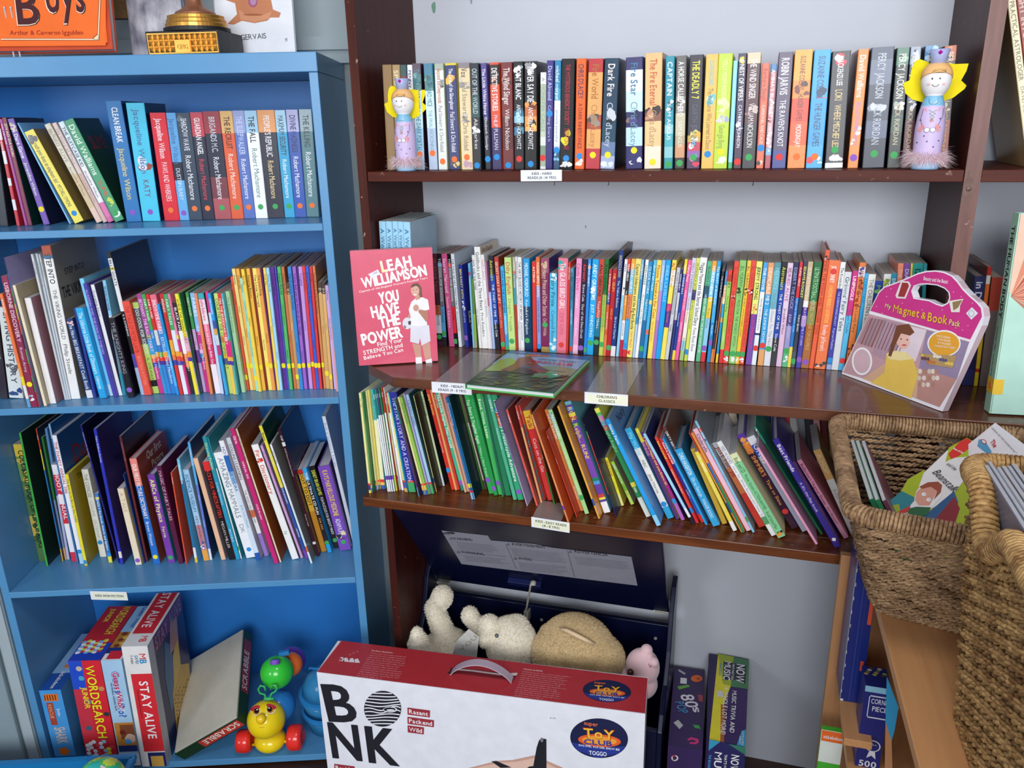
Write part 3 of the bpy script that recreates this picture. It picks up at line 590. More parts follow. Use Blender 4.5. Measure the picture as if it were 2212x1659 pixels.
R_C = '''
@760 800 5.183
75 255 190 1375|f2eca0 .9:e83838 .92:4a3898 .97:f0e050|a8a060|BIFF CHIP/FUNNY||W
108 255 225 1372|3f9a50 .3:60b068 .9:e83838 .92:e8d070 .95:3a68b0|d8f0d8|THE BIG FISH/OXFORD||s2f7a3c W
150 230 270 1345|f6f0b0 .9:e83838 .92:f0a848 .95:4060b0|c0b880|STORYBOX||W
176 222 300 1335|f0dc70 .9:e83838 .92:f0c060 .95:4060b0|e0d090|OXFORD READING||W
205 215 325 1328|4ac0c8 .3:f2f0c8 .9:e83838 .93:f0c060 .96:4060b0|6a8a8a|LEVEL TWO||W
228 215 398 1360|2a8880 .28:f4f4f6 .84:7a48c0 .88:f4f4f6|e8f4f0 9a9aa4|BOOK/STAGE||W
250 210 420 1360|2a9080 .25:f4f4f6 .84:7a48c0 .88:f4f4f6|e8f4f0 9a9aa4|READ/AGE||W
270 205 443 1360|5a3c80 .25:f4f4f6 .84:7a48c0 .88:f4f4f6|f0e8f4 9a9aa4|READ/AGE||W
292 200 466 1357|208c58 .25:e8ecd0 .84:7a48c0 .88:f4f4f6|e8f4f0 9a9aa4|READ/AGE||W
320 190 490 1352|c03c30 .24:f4f4f6 .84:c8d050|f0e8f4 9a9aa4|READ/AGE||W
350 195 530 1348|f0f0f0 .15:a8c060 .5:d8e090 .85:7a48c0 .88:60a878|7a9a4a|READ AND LEARN||W
372 255 556 1345|c83c30 .2:f4f4f6 .86:f4f4f6|f4e0d8 9a9aa4|STORY/TIME||W
388 255 590 1362|f4ec98 .88:e83838 .9:5a48b0 .96:f0c060|a09a60|WORKING OUT||W
403 252 612 1367|3ab0e0 .88:e83838 .9:5a48b0 .96:f0c060|e0f0f8|THE SHAPE||W
420 250 640 1365|3438a0 .88:e83838 .9:48a868|c8c8f0|THE STAR STORY AND A CREATION||s241c4c
470 330 745 1420 778|2a8484 .24:5a3a80 .9:4a90a8|e0f0f0 d0c0e0|ANIMAL/MUSICAL TALE||s3a2a50
508 305 800 1400|f4f0a8 .88:e83838 .9:f0c060 .95:3a60b0|a8a060|READING||
535 305 828 1397|98cc58 .88:e83838 .9:f0c060 .95:3a60b0|4a7a2a|THE GOOD DRAGON||
572 265 862 1390|b8b0e0 .88:e83838 .9:48a868|6a60a0|RAPUNZEL||
600 275 890 1385|a8cce8 .88:e83838 .9:48a868|5a7a9a|THE SNOW QUEEN||s244a4c
685 285 945 1365 966|d8d8a0 .85:3a60a0 .9:f0a850|5a6a2a|THE JUNGLE TALES||s3a3020
745 240 1005 1295 1030|d8e8b8 .88:d8dce0|4a6a3a|THE HIDDEN PAGES||s2a2428
825 215 1115 1340|e03c30 .1:d83428|f0d050 f8d8c0|Jungle Stories/The Leopard Yump|b.2|s303078
868 215 1155 1345|f4a868|f8d8b0|||
902 215 1185 1340|d83c34|f8e0d0|MAKE WORDS||
920 215 1222 1350|48b890 .9:2a8878|f0f8f0|The Little Engine That Could|p.08|
960 235 1262 1370|e0c098|8a6a48|||
1000 240 1292 1362|d88888 .3:e8a890|f8e8e8||p.09|
1045 310 1338 1450|2a70a8 .84:e8d830 .88:2a70a8 .91:e83838 .93:80b8d8|c8e0f0|Three Famous Women||
1078 305 1372 1447 1405|2f7cb8 .84:e8d830 .88:2f7cb8 .91:e83838 .93:80b8d8|c8e0f0|Explorers/Three Famous Charity Workers||s0e2c38
1155 262 1450 1335 1470|5c9038 .5:4a7a30|c0d898|||
1185 262 1490 1340 1508|7a6a60 .3:c8c0b8 .9:505050|e8e0d8|||
@1000 820 4.878
10 165 275 1205|38b058 .5:2fa850|e8f8e8 c8ecd0|Toy Story 2: Together Again/I Make a New Friend|p.14|
65 165 325 1222|2c9a50|58b878|I Can Do It Myself|p.07|
135 155 375 1215|48b860|f0f8f0|Read, Write, Listen|p.12|
190 155 412 1240|58ba90 .5:3fa868|f0f8f0|CLICK, CLACK, MOO Cows That Type|p.12|
215 155 450 1225|2a8058||||
248 160 530 1270|52b890|e0f0f0 d0ecf4|DISNEY/Doing Great School||
292 165 580 1272|34a070 .12:2a78c0 .16:c85840 .3:38a878|f4f8f4|Handy Manny's Motorcycle Adventure|p.08|
330 235 672 1335 684|58408c .3:8878b0 .6:c0b0d8|d8c8f0|||sb8a8d0 XJulie~5a4a88~.2~.1~.3~.01
450 320 770 1335 805|e8605a|f8ecec 5a48a8 f4d8d8|readaloud/BIRDSONGS/ladybird||s8a3c34
545 280 815 1300|e05850 .22:f0b880|f8ecec|readaloud||
585 270 848 1285|e05850 .2:1f7070|f8ecec c8e4e4|readaloud/Tools for Every Job||
628 335 895 1275|f0c838 .2:d83838|c83838 f4e0e0|Talk/Cats on the Go||
700 315 955 1325 975|b8402c .3:8a4a2a .65:3a7838|f0e0c0|STORY/CASTLE||s6a4424
715 375 1100 1510 1122|f09060 .84:7a48c0 .88:e88850|f8e0c8|SHORT/STORIES||sd05428 D.19
870 550 1195 1455 1222|c03c34 .3:e04838|f8f0ec|READER/BEARS IN THE NIGHT||
825 330 1238 1388|e08c4c|f8e8d0 b86a30 f8e8d8|First Reader/The Ugly Duckling/WALKER||
893 325 1285 1420 1335|b0dc98 .25:a8d890|f4faf0 d8ecc8|FIRST READERS/The Three Billy Goats/MCKENZIE|g.16|a.03,.2,58b0d8,70c0e0 s202820
990 285 1425 1470 1448|ecac48 .82:3a58b0 .88:eca848|f0c880|||se8a040 D.17
1065 240 1485 1410 1562|70b8c8 .03:6048a8 .05:5088d8 .08:6048a8 .1:f0e050 .13:c85858 .16:6048a8 .19:208868 .22:7c4cb4 .68:208868 .71:50a0e0 .74:6c44a8 .83:d04848 .86:f0e060 .88:5848a0 .9:f4f4f8|f0d868 fbfbfd|RUN, Ralph... RUN!||H
@1240 840 4.878
85 330 440 1355 500|1a1618 .12:e04038 .76:202c68|f4f4f4 f8d8d0|0/NOT VERY MERRY/JEREMY STRONG|g.86|H s28285a
295 735 490 1235 530|f6f040 .75:f0ec90|d84030 a8a840|MEGA PLANE/igloobooks||B D.13 sc0b040
385 775 598 1225 640|b8e048 .05:88cc48 .68:c8e870|f4f8e8 6a8a2a|SPEEDY RACE CAR/igloobooks||B D.13 s909088
210 215 760 1355 820|f0f060 .04:50b860 .07:e080c8 .12:7098c8 .16:c85858 .2:309058 .68:e8dc50 .72:309058 .82:e0e8e0|90c890 f0f8f0|Rugby Rugby Rugby/EBB||
325 330 870 1450 925|28a0e8 .9:90d0f0|f4f8e0|Noisy Farm||s6aa0d8 D.2 XNoisy~1a2a5a~.25~.88~.5~.02
530 430 985 1375 1065|38b0e0 .22:f0ece4 .87:30a8d8|a0dcf0 4a5a68 6a6a70|My World/ABC/Jane Horne|b.16|s488ac8
640 425 1075 1380|f0e050 .15:8858a8 .3:583878|d8a048|SING AND PLAY||
695 465 1130 1390|58308c .06:a83080 .8:b868b8|f4e050 7a3a7a|If you're Happy and you Know It!/igloobooks|b.22|
725 480 1245 1435|a8dcf4 .82:f0f0f4 .92:1c1c28|e8f4fc|||s28306c
845 515 1285 1420|e84838 .82:2a88d8 .88:e03030|f8d850 fbe8e0|Read it yourself/Goldilocks and the Three Bears||
895 530 1340 1415|e03838 .3:3a2a8a .7:2a58b8 .9:e03030|f8f0f0 c0d8f8|Read it yourself/Ladybird||
925 530 1385 1440 1415|30a0e0|e8f4fc|TALES COLLECTION/THE LITTLE OF THIS||
930 410 1425 1400|60403c .3:4a4040|f4f4f0|DIRTY BERTIE||s7a5038
1060 650 1465 1455|38a8e0|e4f4fc|CHRIS HAUGHTON/Oh no George/WALKER BOOKS||H s2878a8
1225 640 1560 1430|d8b040|f4e8b0|||
@1500 860 4.367
0 515 365 1258|f4e050 .88:f4f4f0|fbf4d0 f8e8a8|DR. SEUSS/THE THINGS YOU CAN THINK||sb8a850
-55 330 440 1270|c83838 .2:f0a050 .7:3060b0 .8:e89850|f4d8b0|||
-35 335 455 1272|f4a048 .3:3a70b8 .5:2f9060|f0e8d0|||
-18 300 492 1258|f4c4d8|5a3a6a 2a4a78|Cinderella||W
0 222 548 1272|8ccef0 .06:e05858 .1:8ccef0|f0f8ff 3a6aa8|Touch & Feel/Fuzzy Farm|g.12|W a.13,.18,3a3030,d8a0b0 s98a0a8
165 430 608 1225|c8c8c8 .15:b0a8a8 .3:d87848 .6:d84030|a84038|Just for Jill||
207 422 728 1305|f4f4f6 .8:58a868 .88:f0f0f0|8a90a0|TED HUGHES/How the Whale Became and Other Stories||
330 540 790 1325 882|e8ecb8 .1:8cd69c|4a7a58 2a6a40|Book and CD/Mother Goose's ACTION RHYMES/Axel Scheffler||a.92,.98,f0a040,2a2a2a
400 355 915 1240|6038a0 .05:d8783c .2:3a1030|f0a048 e8b058|SUNSET SHIMMER'S/Time to Shine|r.18|a.04,.2,f0b050,5a40b0,e05838
490 380 1018 1265|e0e4ec .08:2858c0 .2:a0a8bc|f0f4f8|SONGS||
585 475 1142 1385 1175|f4a8c8|f8e4f0 fbf0f6|PRINCESS/BRLCC/MORNING||
560 280 1192 1290 1220|38a888 .15:1f6a48 .5:2a7a50|0c2a1c|PUMBAA RUNS AWAY FROM HOME||a.02,.1,f0e8e8,c83838
735 400 1325 1415 1400|3c2e98|fbf4fb e8d8f4|Best Friends/A lift-the-flap book||a.05,.15,7858c8,5848b8 a.92,.96,f4f4f4,8a1c28 H
965 595 1410 1330 1470|f4a4c0|8a3058|Ballerina's Magical Shoes/Nick Ellsworth||
1120 500 1475 1290 1560|d8a868 .35:d8d4d0|e0c898 8a8a90|A HOP/SLEEPY||
'''
row(BR, Z3, 'lower brown shelf', 'picture books on the lower brown shelf', R_C, lambda y: min(.24, -y - .004), ratio=.8, paper='white_paper', kindname='picture_book', noun='picture book')

row(BR, Z3, 'back of the lower brown shelf', 'books standing behind the leaning picture books', '''
@0 0 1
1572 885 1600 1075|c8b8a8|||
1592 885 1618 1075 1612|48484c|8a8a90|||
1618 895 1640 1075|b8b4ac|||
1640 893 1662 1075|2a4a8c|c8d0e0|||
1664 893 1684 1075|a89c94|||
1690 897 1708 1075|c83840|||
1704 893 1722 1075|b8b8b8|||
1720 897 1738 1075 1736|9a9088|||
1738 897 1754 1075|383440|||
1756 899 1772 1075|d89aa4|||
1772 899 1786 1075|6a3030|||
1788 902 1800 1075 1808|a08858|||
1812 905 1822 1075 1832|28346a|||
''', lambda y: .12, kindname='storybook', noun='storybook', ymode=lambda P: -.125)
R_1 = '''
@0 200 5.184
-160 300 10 1530|1c2430|4a5a68|MIDNIGHT||
-60 280 192 1525|c83040 .1:e8e4ec .2:c83040 .3:e8e4ec .42:c83040 .55:e8e4ec .62:c83040 .75:e8e4ec .85:c83040|f4e0e4|A NEST OF KISSES||
-10 300 285 1520|a84898|f0d8f0|KISS THE FROG||
20 285 320 1515 405|7a2846|e8d4c8|ZIVAD DAVIORI||s123834
80 300 490 1495 580|7250ac|f0e8f0 e8f4d8|The Dare Game/Jacqueline Wilson|y.15|a.05,.12,c0b0a0 s1c1c34
190 345 780 1490|88c8f8|b0dcf8|TRACY BEAKER/HETTY WILSON||
270 450 842 1495 960|f4e460|5a5a5e 3a3a3e|How much poo does an elephant do?/MITCHELL SYMONS|b.1|a.04,.14,8a8a90,6a6a70 s8a7440
495 365 1080 1450|dcd4c0 .5:d8c098 .85:e8c8b8|a09888 8a7a60|BURIED ALIVE/Jacqueline Wilson||a.03,.15,c0b8a8
580 350 1155 1450|dcc8c4 .5:d8b8b0|a89890 9a807a|The Story of Tracy/JACQUELINE WILSON||
650 340 1212 1455|dcecf4 .4:f0f0f4 .8:e078b0 .95:d868a8|3a4858|THE SUITCASE KID/Jacqueline Wilson||
715 325 1290 1455 1405|48a074|e8f4e8 d85048|David Walliams/SLIME|g.08|a.7,.85,c8d850 a.9,.96,e8f0e8 s1c4028 XSLIME~8a2820~.2~.7~.6~.03
1178 100 1420 1450 1590|2878b8|f8f8fc e8d078|CLEAN BREAK/Jacqueline Wilson|p.08|s1c3c78
1405 120 1600 1450 1800|48c8e8|4878a8 7a3050|Jacqueline Wilson/KATY|p.08|H a.46,.56,a04838,e8e4f0,583040 s14305c
1672 230 1845 1445|e02838|f8e0e4|Jacqueline Wilson/PAWS AND WHISKERS|o.1|
@340 200 5.183
93 230 255 1440|62a8e0 .45:2a2a3a .62:68b0e4|3f78b0 d8e8f8|Jacqueline Wilson/DUSTBIN BABY|p.07|
205 232 360 1430|3c4a5c|e0e4ec f4f4f6|SHADOW WAVE/Robert Muchamore|o.11|a.03,.12,6a7684
360 225 512 1430|c84858 .22:2c3044|f4f4f6 d84858|GUARDIAN ANGEL/Robert Muchamore|o.11|
500 215 650 1435|9c3c48 .2:2c3044 .6:7a4048 .8:b05860|c8ccd4 f4f4f6|BRIGANDS M.C./Robert Muchamore|g.11|
693 210 835 1420|e0b470 .2:e4623c|5a2820 fbe8e0|THE RECRUIT/Robert Muchamore|g.11|
835 205 975 1420|98a4d4 .2:5a74bc|c8d4f4 f4f4fa|THE SLEEPWALKER/Robert Muchamore|o.11|
968 205 1105 1420|a0cce8 .2:f4f6fa|2a2c34 4a8078|THE FALL/Robert Muchamore|g.11|
1110 200 1240 1420|e89c5c .2:2c2c3c|e8e8ee f0d8a0|PEOPLE'S REPUBLIC/Robert Muchamore|g.11|
1310 200 1430 1410|a8d4ec .2:2ca4d0|1a3040 f4f8fc|MAXIMUM SECURITY/Robert Muchamore|g.11|
1435 195 1545 1410|b0b0dc .2:2c54ac|12205a f4f4fc|DIVINE MADNESS/Robert Muchamore|o.11|
1580 192 1675 1410 1815|98b0b8 .2:4c7c84|12282c f4f4f6|THE KILLING/Robert Muchamore|o.11|
'''
row(BL, BZ1, 'upper blue bookcase shelf', 'paperbacks on the upper shelf of the blue bookcase', R_1, lambda y: min(.131, .32 - y), ymode=lambda P: .10 + .028 * min(1, max(0, (P.x - .15) / .25)))
R_2 = '''
@0 500 4.147
-90 780 0 1490 70|2a2428 .5:302c38|8a8a8c|SHADOWS||
-15 690 85 1500 212|dce4e4|4a5a6a|LIVING HISTORY||a.62,.72,5a5a5e,8a8a8c a.9,.97,2a4a80
-10 560 250 1585|f07848 .6:f09048 .72:f0d838 .8:e8e8e8 .92:60a8d8|f8f0e0|ROMANS||
5 400 283 1575|8c2c50|e8c8d4|USBORNE DISCOVERY/Roman Army|y.18|a.9,.96,e8e8e8,80b8e0
30 235 345 1572|3a2a5c .1:3068a0 .2:40a040 .3:e8d830 .4:e87030 .5:2a2a3a .6:70c048 .7:d84030 .8:30a050 .9:c03030|e8e8ea||g.2|sa098c0 W
105 485 393 1565 437|f0e4c4|c8b898|||W sb8a888
215 600 448 1545 505|f4f0f0|d8c8c8|||W D.16 sa07078
272 205 578 1512|d8dce0|8a9098|EYEWITNESS||
315 200 600 1510|c8d4dc|8a9098|STEP INTO THE STONE AGE||
345 205 622 1507|e0e4e8|8a9098|STEP INTO ANCIENT EGYPT||
365 130 640 1502 722|b85840 .06:4878a0 .08:f0f0ee|4a4850 5a5a60|STEP INTO/THE VIKING WORLD/Philip Steele||W s8c8478 XTHE_VIKING_WORLD~2a2428~.06~.66~.9~.026;STEP_INTO~3a3434~.18~.8~.5~.014
590 785 780 1495|28447c .9:e0e0e8|d0d8e8|The New BIG BREAKFAST Cook Book||a.02,.1,f0b8c0
655 690 838 1492|2a3c90||||
672 690 893 1497|2cb0e8 .9:28a0e0|d0ecf8 f0f8fc|The Usborne Little Book of Dinosaurs/Usborne||
708 425 985 1475|80d0f4 .9:c8e4f0|b0dcf0|||
742 470 1015 1485|4840a8|a8a0e0 f0c0a0|ALADDIN AND THE KING OF THIEVES||
808 480 1065 1472|f4f4f8|6a7080|Crumpling Down||s504a60
915 440 1100 1470|88ccf0 .3:f0f4f8 .5:6a8a9c .8:2a90a8|1a2a4a|101 DALMATIANS||
970 780 1150 1492 1205|1e1c26|8a8894|THE KNIGHTS KING|p.1|s1a1622
950 190 1262 1467|24242c .04:e8e8ec .1:d8c850 .12:e8e8ec .4:18181e .7:5048a0 .8:a8b8d8|2a2a2e e8e8f0|BILLY GOATS/R. B. EXPERIENCE||s281a20 W XBilly_Goats~1a1212~.3~.62~.3~.02
1090 630 1295 1470|ec5444|c83028 f09080|THE TALE OF PETER LAMB/BEATRIX POTTER||
1182 640 1375 1452|b4d46c .06:585c60 .45:b4d46c .85:1c1c20 .92:b4d46c|d8e0e0 3a4a20|TOO COOL FOR SCHOOL/K. STRANGE||
@260 540 4.879
165 470 415 1515|a84898 .4:7a8a48 .44:3aa0dc .6:f0a840 .64:e84838 .68:4840a8 .73:c83888|e8c0e8 f0e0f0|BETHANY THE BALLET FAIRY/Daisy Meadows||
220 470 465 1520|48a858 .35:3088d0 .57:f0a840 .62:e84838 .66:6040a0 .7:3a90d0|e0f4e0 c8e4f8|FAIRY TALES/TESSIE/Daisy Meadows||
262 472 502 1520|d83028 .35:d8d8dc .5:3a80c8 .57:60b848 .62:e84838 .66:4040a0 .7:3888d0|f0e0e0 f0f0f8|FAIRYLAND/Daisy||
305 475 540 1518|ec7088 .35:3a88d0 .57:f0a840 .62:e84838 .66:5040a0 .7:3080cc|f8e8ec e0f0fc|SHOWTIME FAIRIES/ESTELLE/Daisy Meadows||
380 575 592 1530|2ca4ec .5:58b8f0 .9:2c98e4|2a58a8 e0f4fc|THE LITTLE MERMAID/SIMON FARNABY||
410 465 625 1525|cc3434 .45:f0a838 .6:f07840 .65:4848a8 .7:d83838|f0d8d0|FRIENDS||
450 470 670 1525|48a868 .35:e0e8f4 .56:f0a840 .61:e84838 .66:5050b0 .7:e8ecf4|d8f0e0 8a98b0|FAIRY TALES/LOLA||
495 465 715 1525|f088b0 .4:f0d048 .44:d83080 .57:f0a840 .62:e84838 .66:5040a0 .7:d83080|c83878 f8d8e8|ELLIE THE GUITAR FAIRY||
545 560 755 1520|2c2430 .3:f0f0f0 .55:e87838 .7:2a2a34|f0f0f0|BLACK PANTHER/ALAN LOUGHRY||
570 465 790 1528|f4e838 .42:f0b0d0 .56:f09040 .62:5040a8 .66:f4e438|8a6a10 7a5a20|AMELIE THE SINGING FAIRY||
610 465 828 1528|48a858 .36:e8a8d8 .57:f0a840 .62:4858b0 .67:d8a0dc|e0f4e0 9a5aa0|FAIRY TALES/MIRANDA/Daisy||
645 455 850 1515|1c3a30 .4:60408c .7:50387c||||
680 450 875 1500|48a058 .36:d8b0e0 .57:7848a0 .7:c8b0e0|e0f4e0 8a6aa8|FAIRY TALES/ESME/Daisy||
730 455 905 1502|88c0f0 .38:c83890 .56:e0b0d8 .6:3080b0 .64:5838a0 .68:c83880|e8f4fc f8e0f0|FAIRIES/LEAH/Daisy Meadows||
775 460 945 1522|f08c60 .4:e88858||||
812 460 1003 1517|38b0b8 .06:f0e4ec .3:f07898 .5:d83870 .7:f4e8ee|d84878 f8e8f0|Sophie Bellamore/Debbie and the Stage Ballet Star/Darcey Bussell||s5a5468
890 440 1060 1520|d83888 .2:c8d8f0||||
915 460 1105 1530|28a0e4 .26:4858b0 .34:f0b040 .4:e8f0f8 .5:d83080 .6:3aa8e0|c8e8fc 1a5090|ORCHARD/LADY AT THE DANCE DAY CITY||
980 460 1150 1517|d0e47c .42:f08848 .48:d0e070 .6:f0c848 .64:5848a8 .7:c8dc70|5a7a2a 5a7a30|COURTNEY THE CLOWNFISH FAIRY||
1020 460 1188 1525|e03c38 .42:f0a0b8 .46:e03078 .62:f0b848 .66:5040a0 .7:f4c858|f8d8d0|MIA THE BRIDESMAID FAIRY||
1058 460 1222 1530|58b8c8 .44:48a860 .46:e83088 .62:f0b848 .66:5040a0 .7:60b8b0|e0f4f8 f8d8e8|ALICE THE TENNIS FAIRY||
@480 540 4.879
30 440 205 1505 248|b4dcac|7aa878 88b080|The Rescue Princesses/SCHOLASTIC||
85 285 262 1465|ec5c3c|b83020|THE TALE OF MOUSE|y.12|
98 200 295 1480|f4dc88|6a5a30|Disney/Wall-E/Hachette|y.21|
142 200 330 1480|f4b450|7a5020|Cinderella/Hachette|y.21|
182 300 358 1490|a8e0cc|208088|Disney/WONDERFUL WORLD/POOH'S HEFFALUMP MOVIE|y.12|
195 205 383 1497|f8d850|6a5020|Dumbo/Hachette|y.21|
250 198 425 1485|f4bc48|6a4a20|Sleeping Beauty/Hachette|y.2|
292 196 465 1480|8c3020||||
314 195 488 1480|f8e474|6a6030|The Little Mermaid/Hachette|y.22|
356 195 528 1482|f0a04c|6a4020|The Lion King/Hachette|y.21|
400 190 565 1482|602870||||
427 190 580 1482|f8d868|6a5830|Peter Pan/Hachette|y.21|
460 190 608 1482|a8dcfc|3a78a8|Disney PIXAR/Toy Story/Hachette||
503 185 655 1467|683098|3a1868|Finding Nemo/Hachette|y.2|
548 180 692 1472|4858b8|28387c|Inside Out/Hachette||
576 180 710 1474|58b868|184a28|Disney PIXAR/Monsters University/Hachette|y.2|
620 180 757 1467|d07848|6a3018|Winnie the Pooh/Hachette|y.2|
670 355 788 1467|5a4438 .1:c89860|e8d0a0|D 7/Disney|y.12|
686 180 820 1474|3a88d0|183c78|The Sword in the Stone/Hachette|y.2|
735 178 862 1467|a068c8|48207c|Tinker Bell and the Secret of the Wings/Hachette|y.2|
780 178 900 1467|502878||||
800 178 918 1467|c498e0|6a3c8c|Tangled/Hachette|y.2|
840 172 962 1467|e03c40|8a1c20|101 Dalmatians|y.21|
876 172 994 1467|3a60d0|182c78|Beauty And The Beast/Hachette|y.2|
915 175 1027 1467|d83c40|7c1c20|Aladdin/Hachette|y.2|
950 170 1070 1462|d88850|6a3418|Tinkerbell and the Great Fairy Rescue|y.2|
1003 345 1095 1465|4a3830 .1:d8a868|e8d8c0 a87838|D 11/Disney|y.15|
1045 350 1138 1470|4a3830 .1:e0b470|e8d8c0 a87838|D 5/Disney|y.12|
1082 375 1180 1470|d0b0e8|7a6898|Disney/Dumbo and the Chase||
1122 400 1203 1495 1230|f0a8a8|f8e8e4|DISNEY PRINCESS||
'''
row(BL, BZ2, 'second blue bookcase shelf', 'children\'s books on the second shelf of the blue bookcase', R_2, lambda y: min(.22, .32 - y), ratio=.74, paper='paper', kindname='childrens_book', noun='book', ymode=lambda P: min(.075, max(.004, P.y)) )
R_3 = '''
@0 880 3.8575
105 310 325 1285|e8c848 .1:789850 .3:507848 .6:c8b050 .8:587c48|1c2818|COLOSSAL BOOK OF DINOSAURS||a.1,.95,5a8050,d0b850,3c6040
155 215 385 1325 402|48bc50|78d878||g.1|s1c3028 D.19
295 180 518 1285 540|d84828 .15:e8d040 .3:3080c0 .9:e0b040|f0f0f0|SEA LIFE||s203a50
340 250 540 1272|38783c .5:7a88b8 .9:d8a878||||
370 180 558 1270|5888b8 .3:4858a0 .5:b8b8dc .9:c8c0e0|f0f0f8|||
425 480 598 1285|f0e8f0 .1:d83848 .3:f4f0f4 .4:d83040 .6:f0f0f4 .9:d83048|f4e8ec|SHOOT ANNUAL||
400 140 640 1300 664|88b8e0 .1:4878b0|d0e0f0|||s1c5a98
430 235 665 1305 703|f4f4fa .9:b0d8ec|c02850|THE DANDY ANNUAL 2016|b.1|H s2a5890 XDa~982838~.3~.72~.4~.05
540 560 703 1320 730|f4e438|5a5a1c|The Spot on My Bum by Gez Walsh|b.04|H sa89020 XThe_Spot_on~5a3c10~.2~.88~.6~.014;My_Bum~5a3c10~.35~.78~.4~.014
675 520 825 1205 880|e8e8dc|9a9a90 b0b0a4|THE CONCISE/COLLINS/DICTIONARY|b.17|
785 720 905 1295 938|4080c8 .05:e8d840 .08:3070b8 .9:e8e050|e8f0f4 b0d890|DEADLY Factbook: Insects and Spiders|b.12|s3a2020
665 150 985 1300 1000|28287c|b0b0e0|CURRICULUM BANK FOR AGES 5-7||s181838
775 180 1003 1310 1030|3038b8 .9:e8e0e0 .95:3038b8|c0c8f0|Make Believe Stories||W s3c2c68 D.22 XSleepytime_Stories~241848~.3~.7~.6~.016
975 680 1130 1315 1183|f0e0c4|d0b898|A TALE|p.06|sd8c080
1025 560 1200 1300|2a4898|6a88c8|||s203a78
990 240 1215 1290 1235|6a2c30|a86868|CHRISTMAS TALES||s3a1c20 D.22
1075 430 1280 1308 1338|f08c84 .25:2a70c8|fbeeea f0f4fc|OUR FIRST PICTURE DICTIONARY/Brown Watson|y.07|H s9a4030 D.2 XOur_first~f0e0c8~.3~.9~.5~.022;Picture~f0e0c8~.4~.8~.4~.02
1225 565 1402 1297 1462|7c40a8|f4f090|ABCs of Physics/Ferrie|g.06|H s308898
1300 490 1488 1305 1530|5c1c40|c8a0b8|MAGIC OF FAIRY TALES||
1420 545 1548 1308 1560|e8583c|f8e0d0|EXPLORERS||
@380 860 3.857
5 510 160 1372 205|7ac8e8 .2:2878a8 .85:f0f0f4 .95:f0d040|f4f4fa|The BIMBO BOOK||
55 600 232 1357|a8d0ec .6:c88890 .88:f0a848|3a70a8 8a3050|SCIENCE MUSEUM/KIDS HANDBOOK||a.78,.88,f4f4f4,6068b0
95 370 283 1350 325|58b0e8 .35:6880d0 .9:e8e8f0|d8ecfc d0d8f4|WORLD ATLAS/OCEAN/COLLINS||s2c4068
140 505 378 1350 418|f0c09c|d8a880|||H s8a98a4 XAd~6a4a50~.3~.8~.5~.03
218 535 445 1350|e03030 .09:1e1818|e03830 c8c0b8|HACKS FOR MINECRAFTERS/MEGAN MILLER||
217 325 502 1347|2c98a8 .3:289cc0 .9:28a0c8|c8e8a0 d8f0f8|Drawing Fashion/Creating Characters/ARCTURUS||
258 325 540 1340|30a0a8 .25:f4f4f6|5a8a9a|EYEWITNESS ANCIENT EGYPT|g.09|
310 460 588 1335|f4f4f6|8a9aa4|AMAZING MAMMALS/DK|b.08|W
355 360 668 1350 712|f4f4f8 .12:2868b8 .25:90b8e0 .35:d8e8f4 .94:2858b0|3a78b8 6098c8|HOW THINGS WORK/ENCYCLOPEDIA||W sc0c8cc
415 335 738 1320 775|e8f0f8 .2:f4f4f8 .6:f0783c .66:f4f4f6 .8:a080d0|6a7080|COLLINS LEARNING/THE VEGETABLE POLISHER||W
448 260 820 1382|d02878|f8d8e8 fbecf4|Girls/ANNUAL 2021/Little Brother||W
495 258 865 1370 880|f4e8c4|5a3a2a|GIRLS AND THE RAGTIME WORLD/AUSTEN BOOKER||sb05820 D.2
625 395 968 1347 1028|f6f6f4|e86050 58a090|First Dictionary/fp||W H a.1,.15,e03838,d83030 s70706c
700 400 1040 1335 1062|d8a8dc|b070b8|1001 THINGS TO SPOT||
688 235 1080 1342 1108|f4e448 .45:3858a8 .85:3050a8 .93:7848b0|3a3a40 e0e8f8|Beano/ANNUAL 2022/USBORNE BEGINNERS/USBORNE||s1a4a38 D.2
780 390 1122 1380 1140|f0f4f8 .5:d8ecf4 .85:e87040 .9:e8f0f4|6a7080|FINE FEATHERS||W s8c8880
845 260 1172 1322 1225|3c1424 .1:f0f0f0 .13:3c1424 .88:f0f0f0 .9:3c1424|e8e0e4 d0c8cc|CGP/GCSE Edexcel Combined Science/Revision Guide||H s181c40 D.23 XGCSE_Edexcel~b8b8c8~.1~.62~.5~.018;Combined_Science~b8b8c8~.12~.5~.6~.018
1010 600 1212 1283|c83028 .05:e0b038 .5:c88828|3a2818|DOT TO DOT||
1050 590 1265 1290|38a8e8 .14:241c20 .9:28a0e0|f0f0f0 f0a838|THE ULTIMATE CD FUN/FOR KIDS|g.12|
1105 572 1322 1255|1c1820|e8e848 e8e8ec|DISNEY BRAIN GAMES/FUN PUZZLES FOR BRIGHT MINDS|g.1|s1c1820
1180 575 1367 1275 1465|7c4cb8|f4d040 f4f4f8|KAYS MARVELLOUS MEDICINE/ADAM KAY|g.1|H a.78,.86,e8d8a0,2a2a40 s503080
1215 155 1470 1150 1500|e8ecf6|8aa8c8|Book of Questions & Answers||H W sb8c0d0
'''
row(BL, BZ3, 'third blue bookcase shelf', 'large children\'s books on the third shelf of the blue bookcase', R_3, lambda y: min(.21, .32 - y), ratio=.76, paper='white_paper', kindname='reference_book', noun='annual', ymode=lambda P: min(.16, max(.05, P.y)))
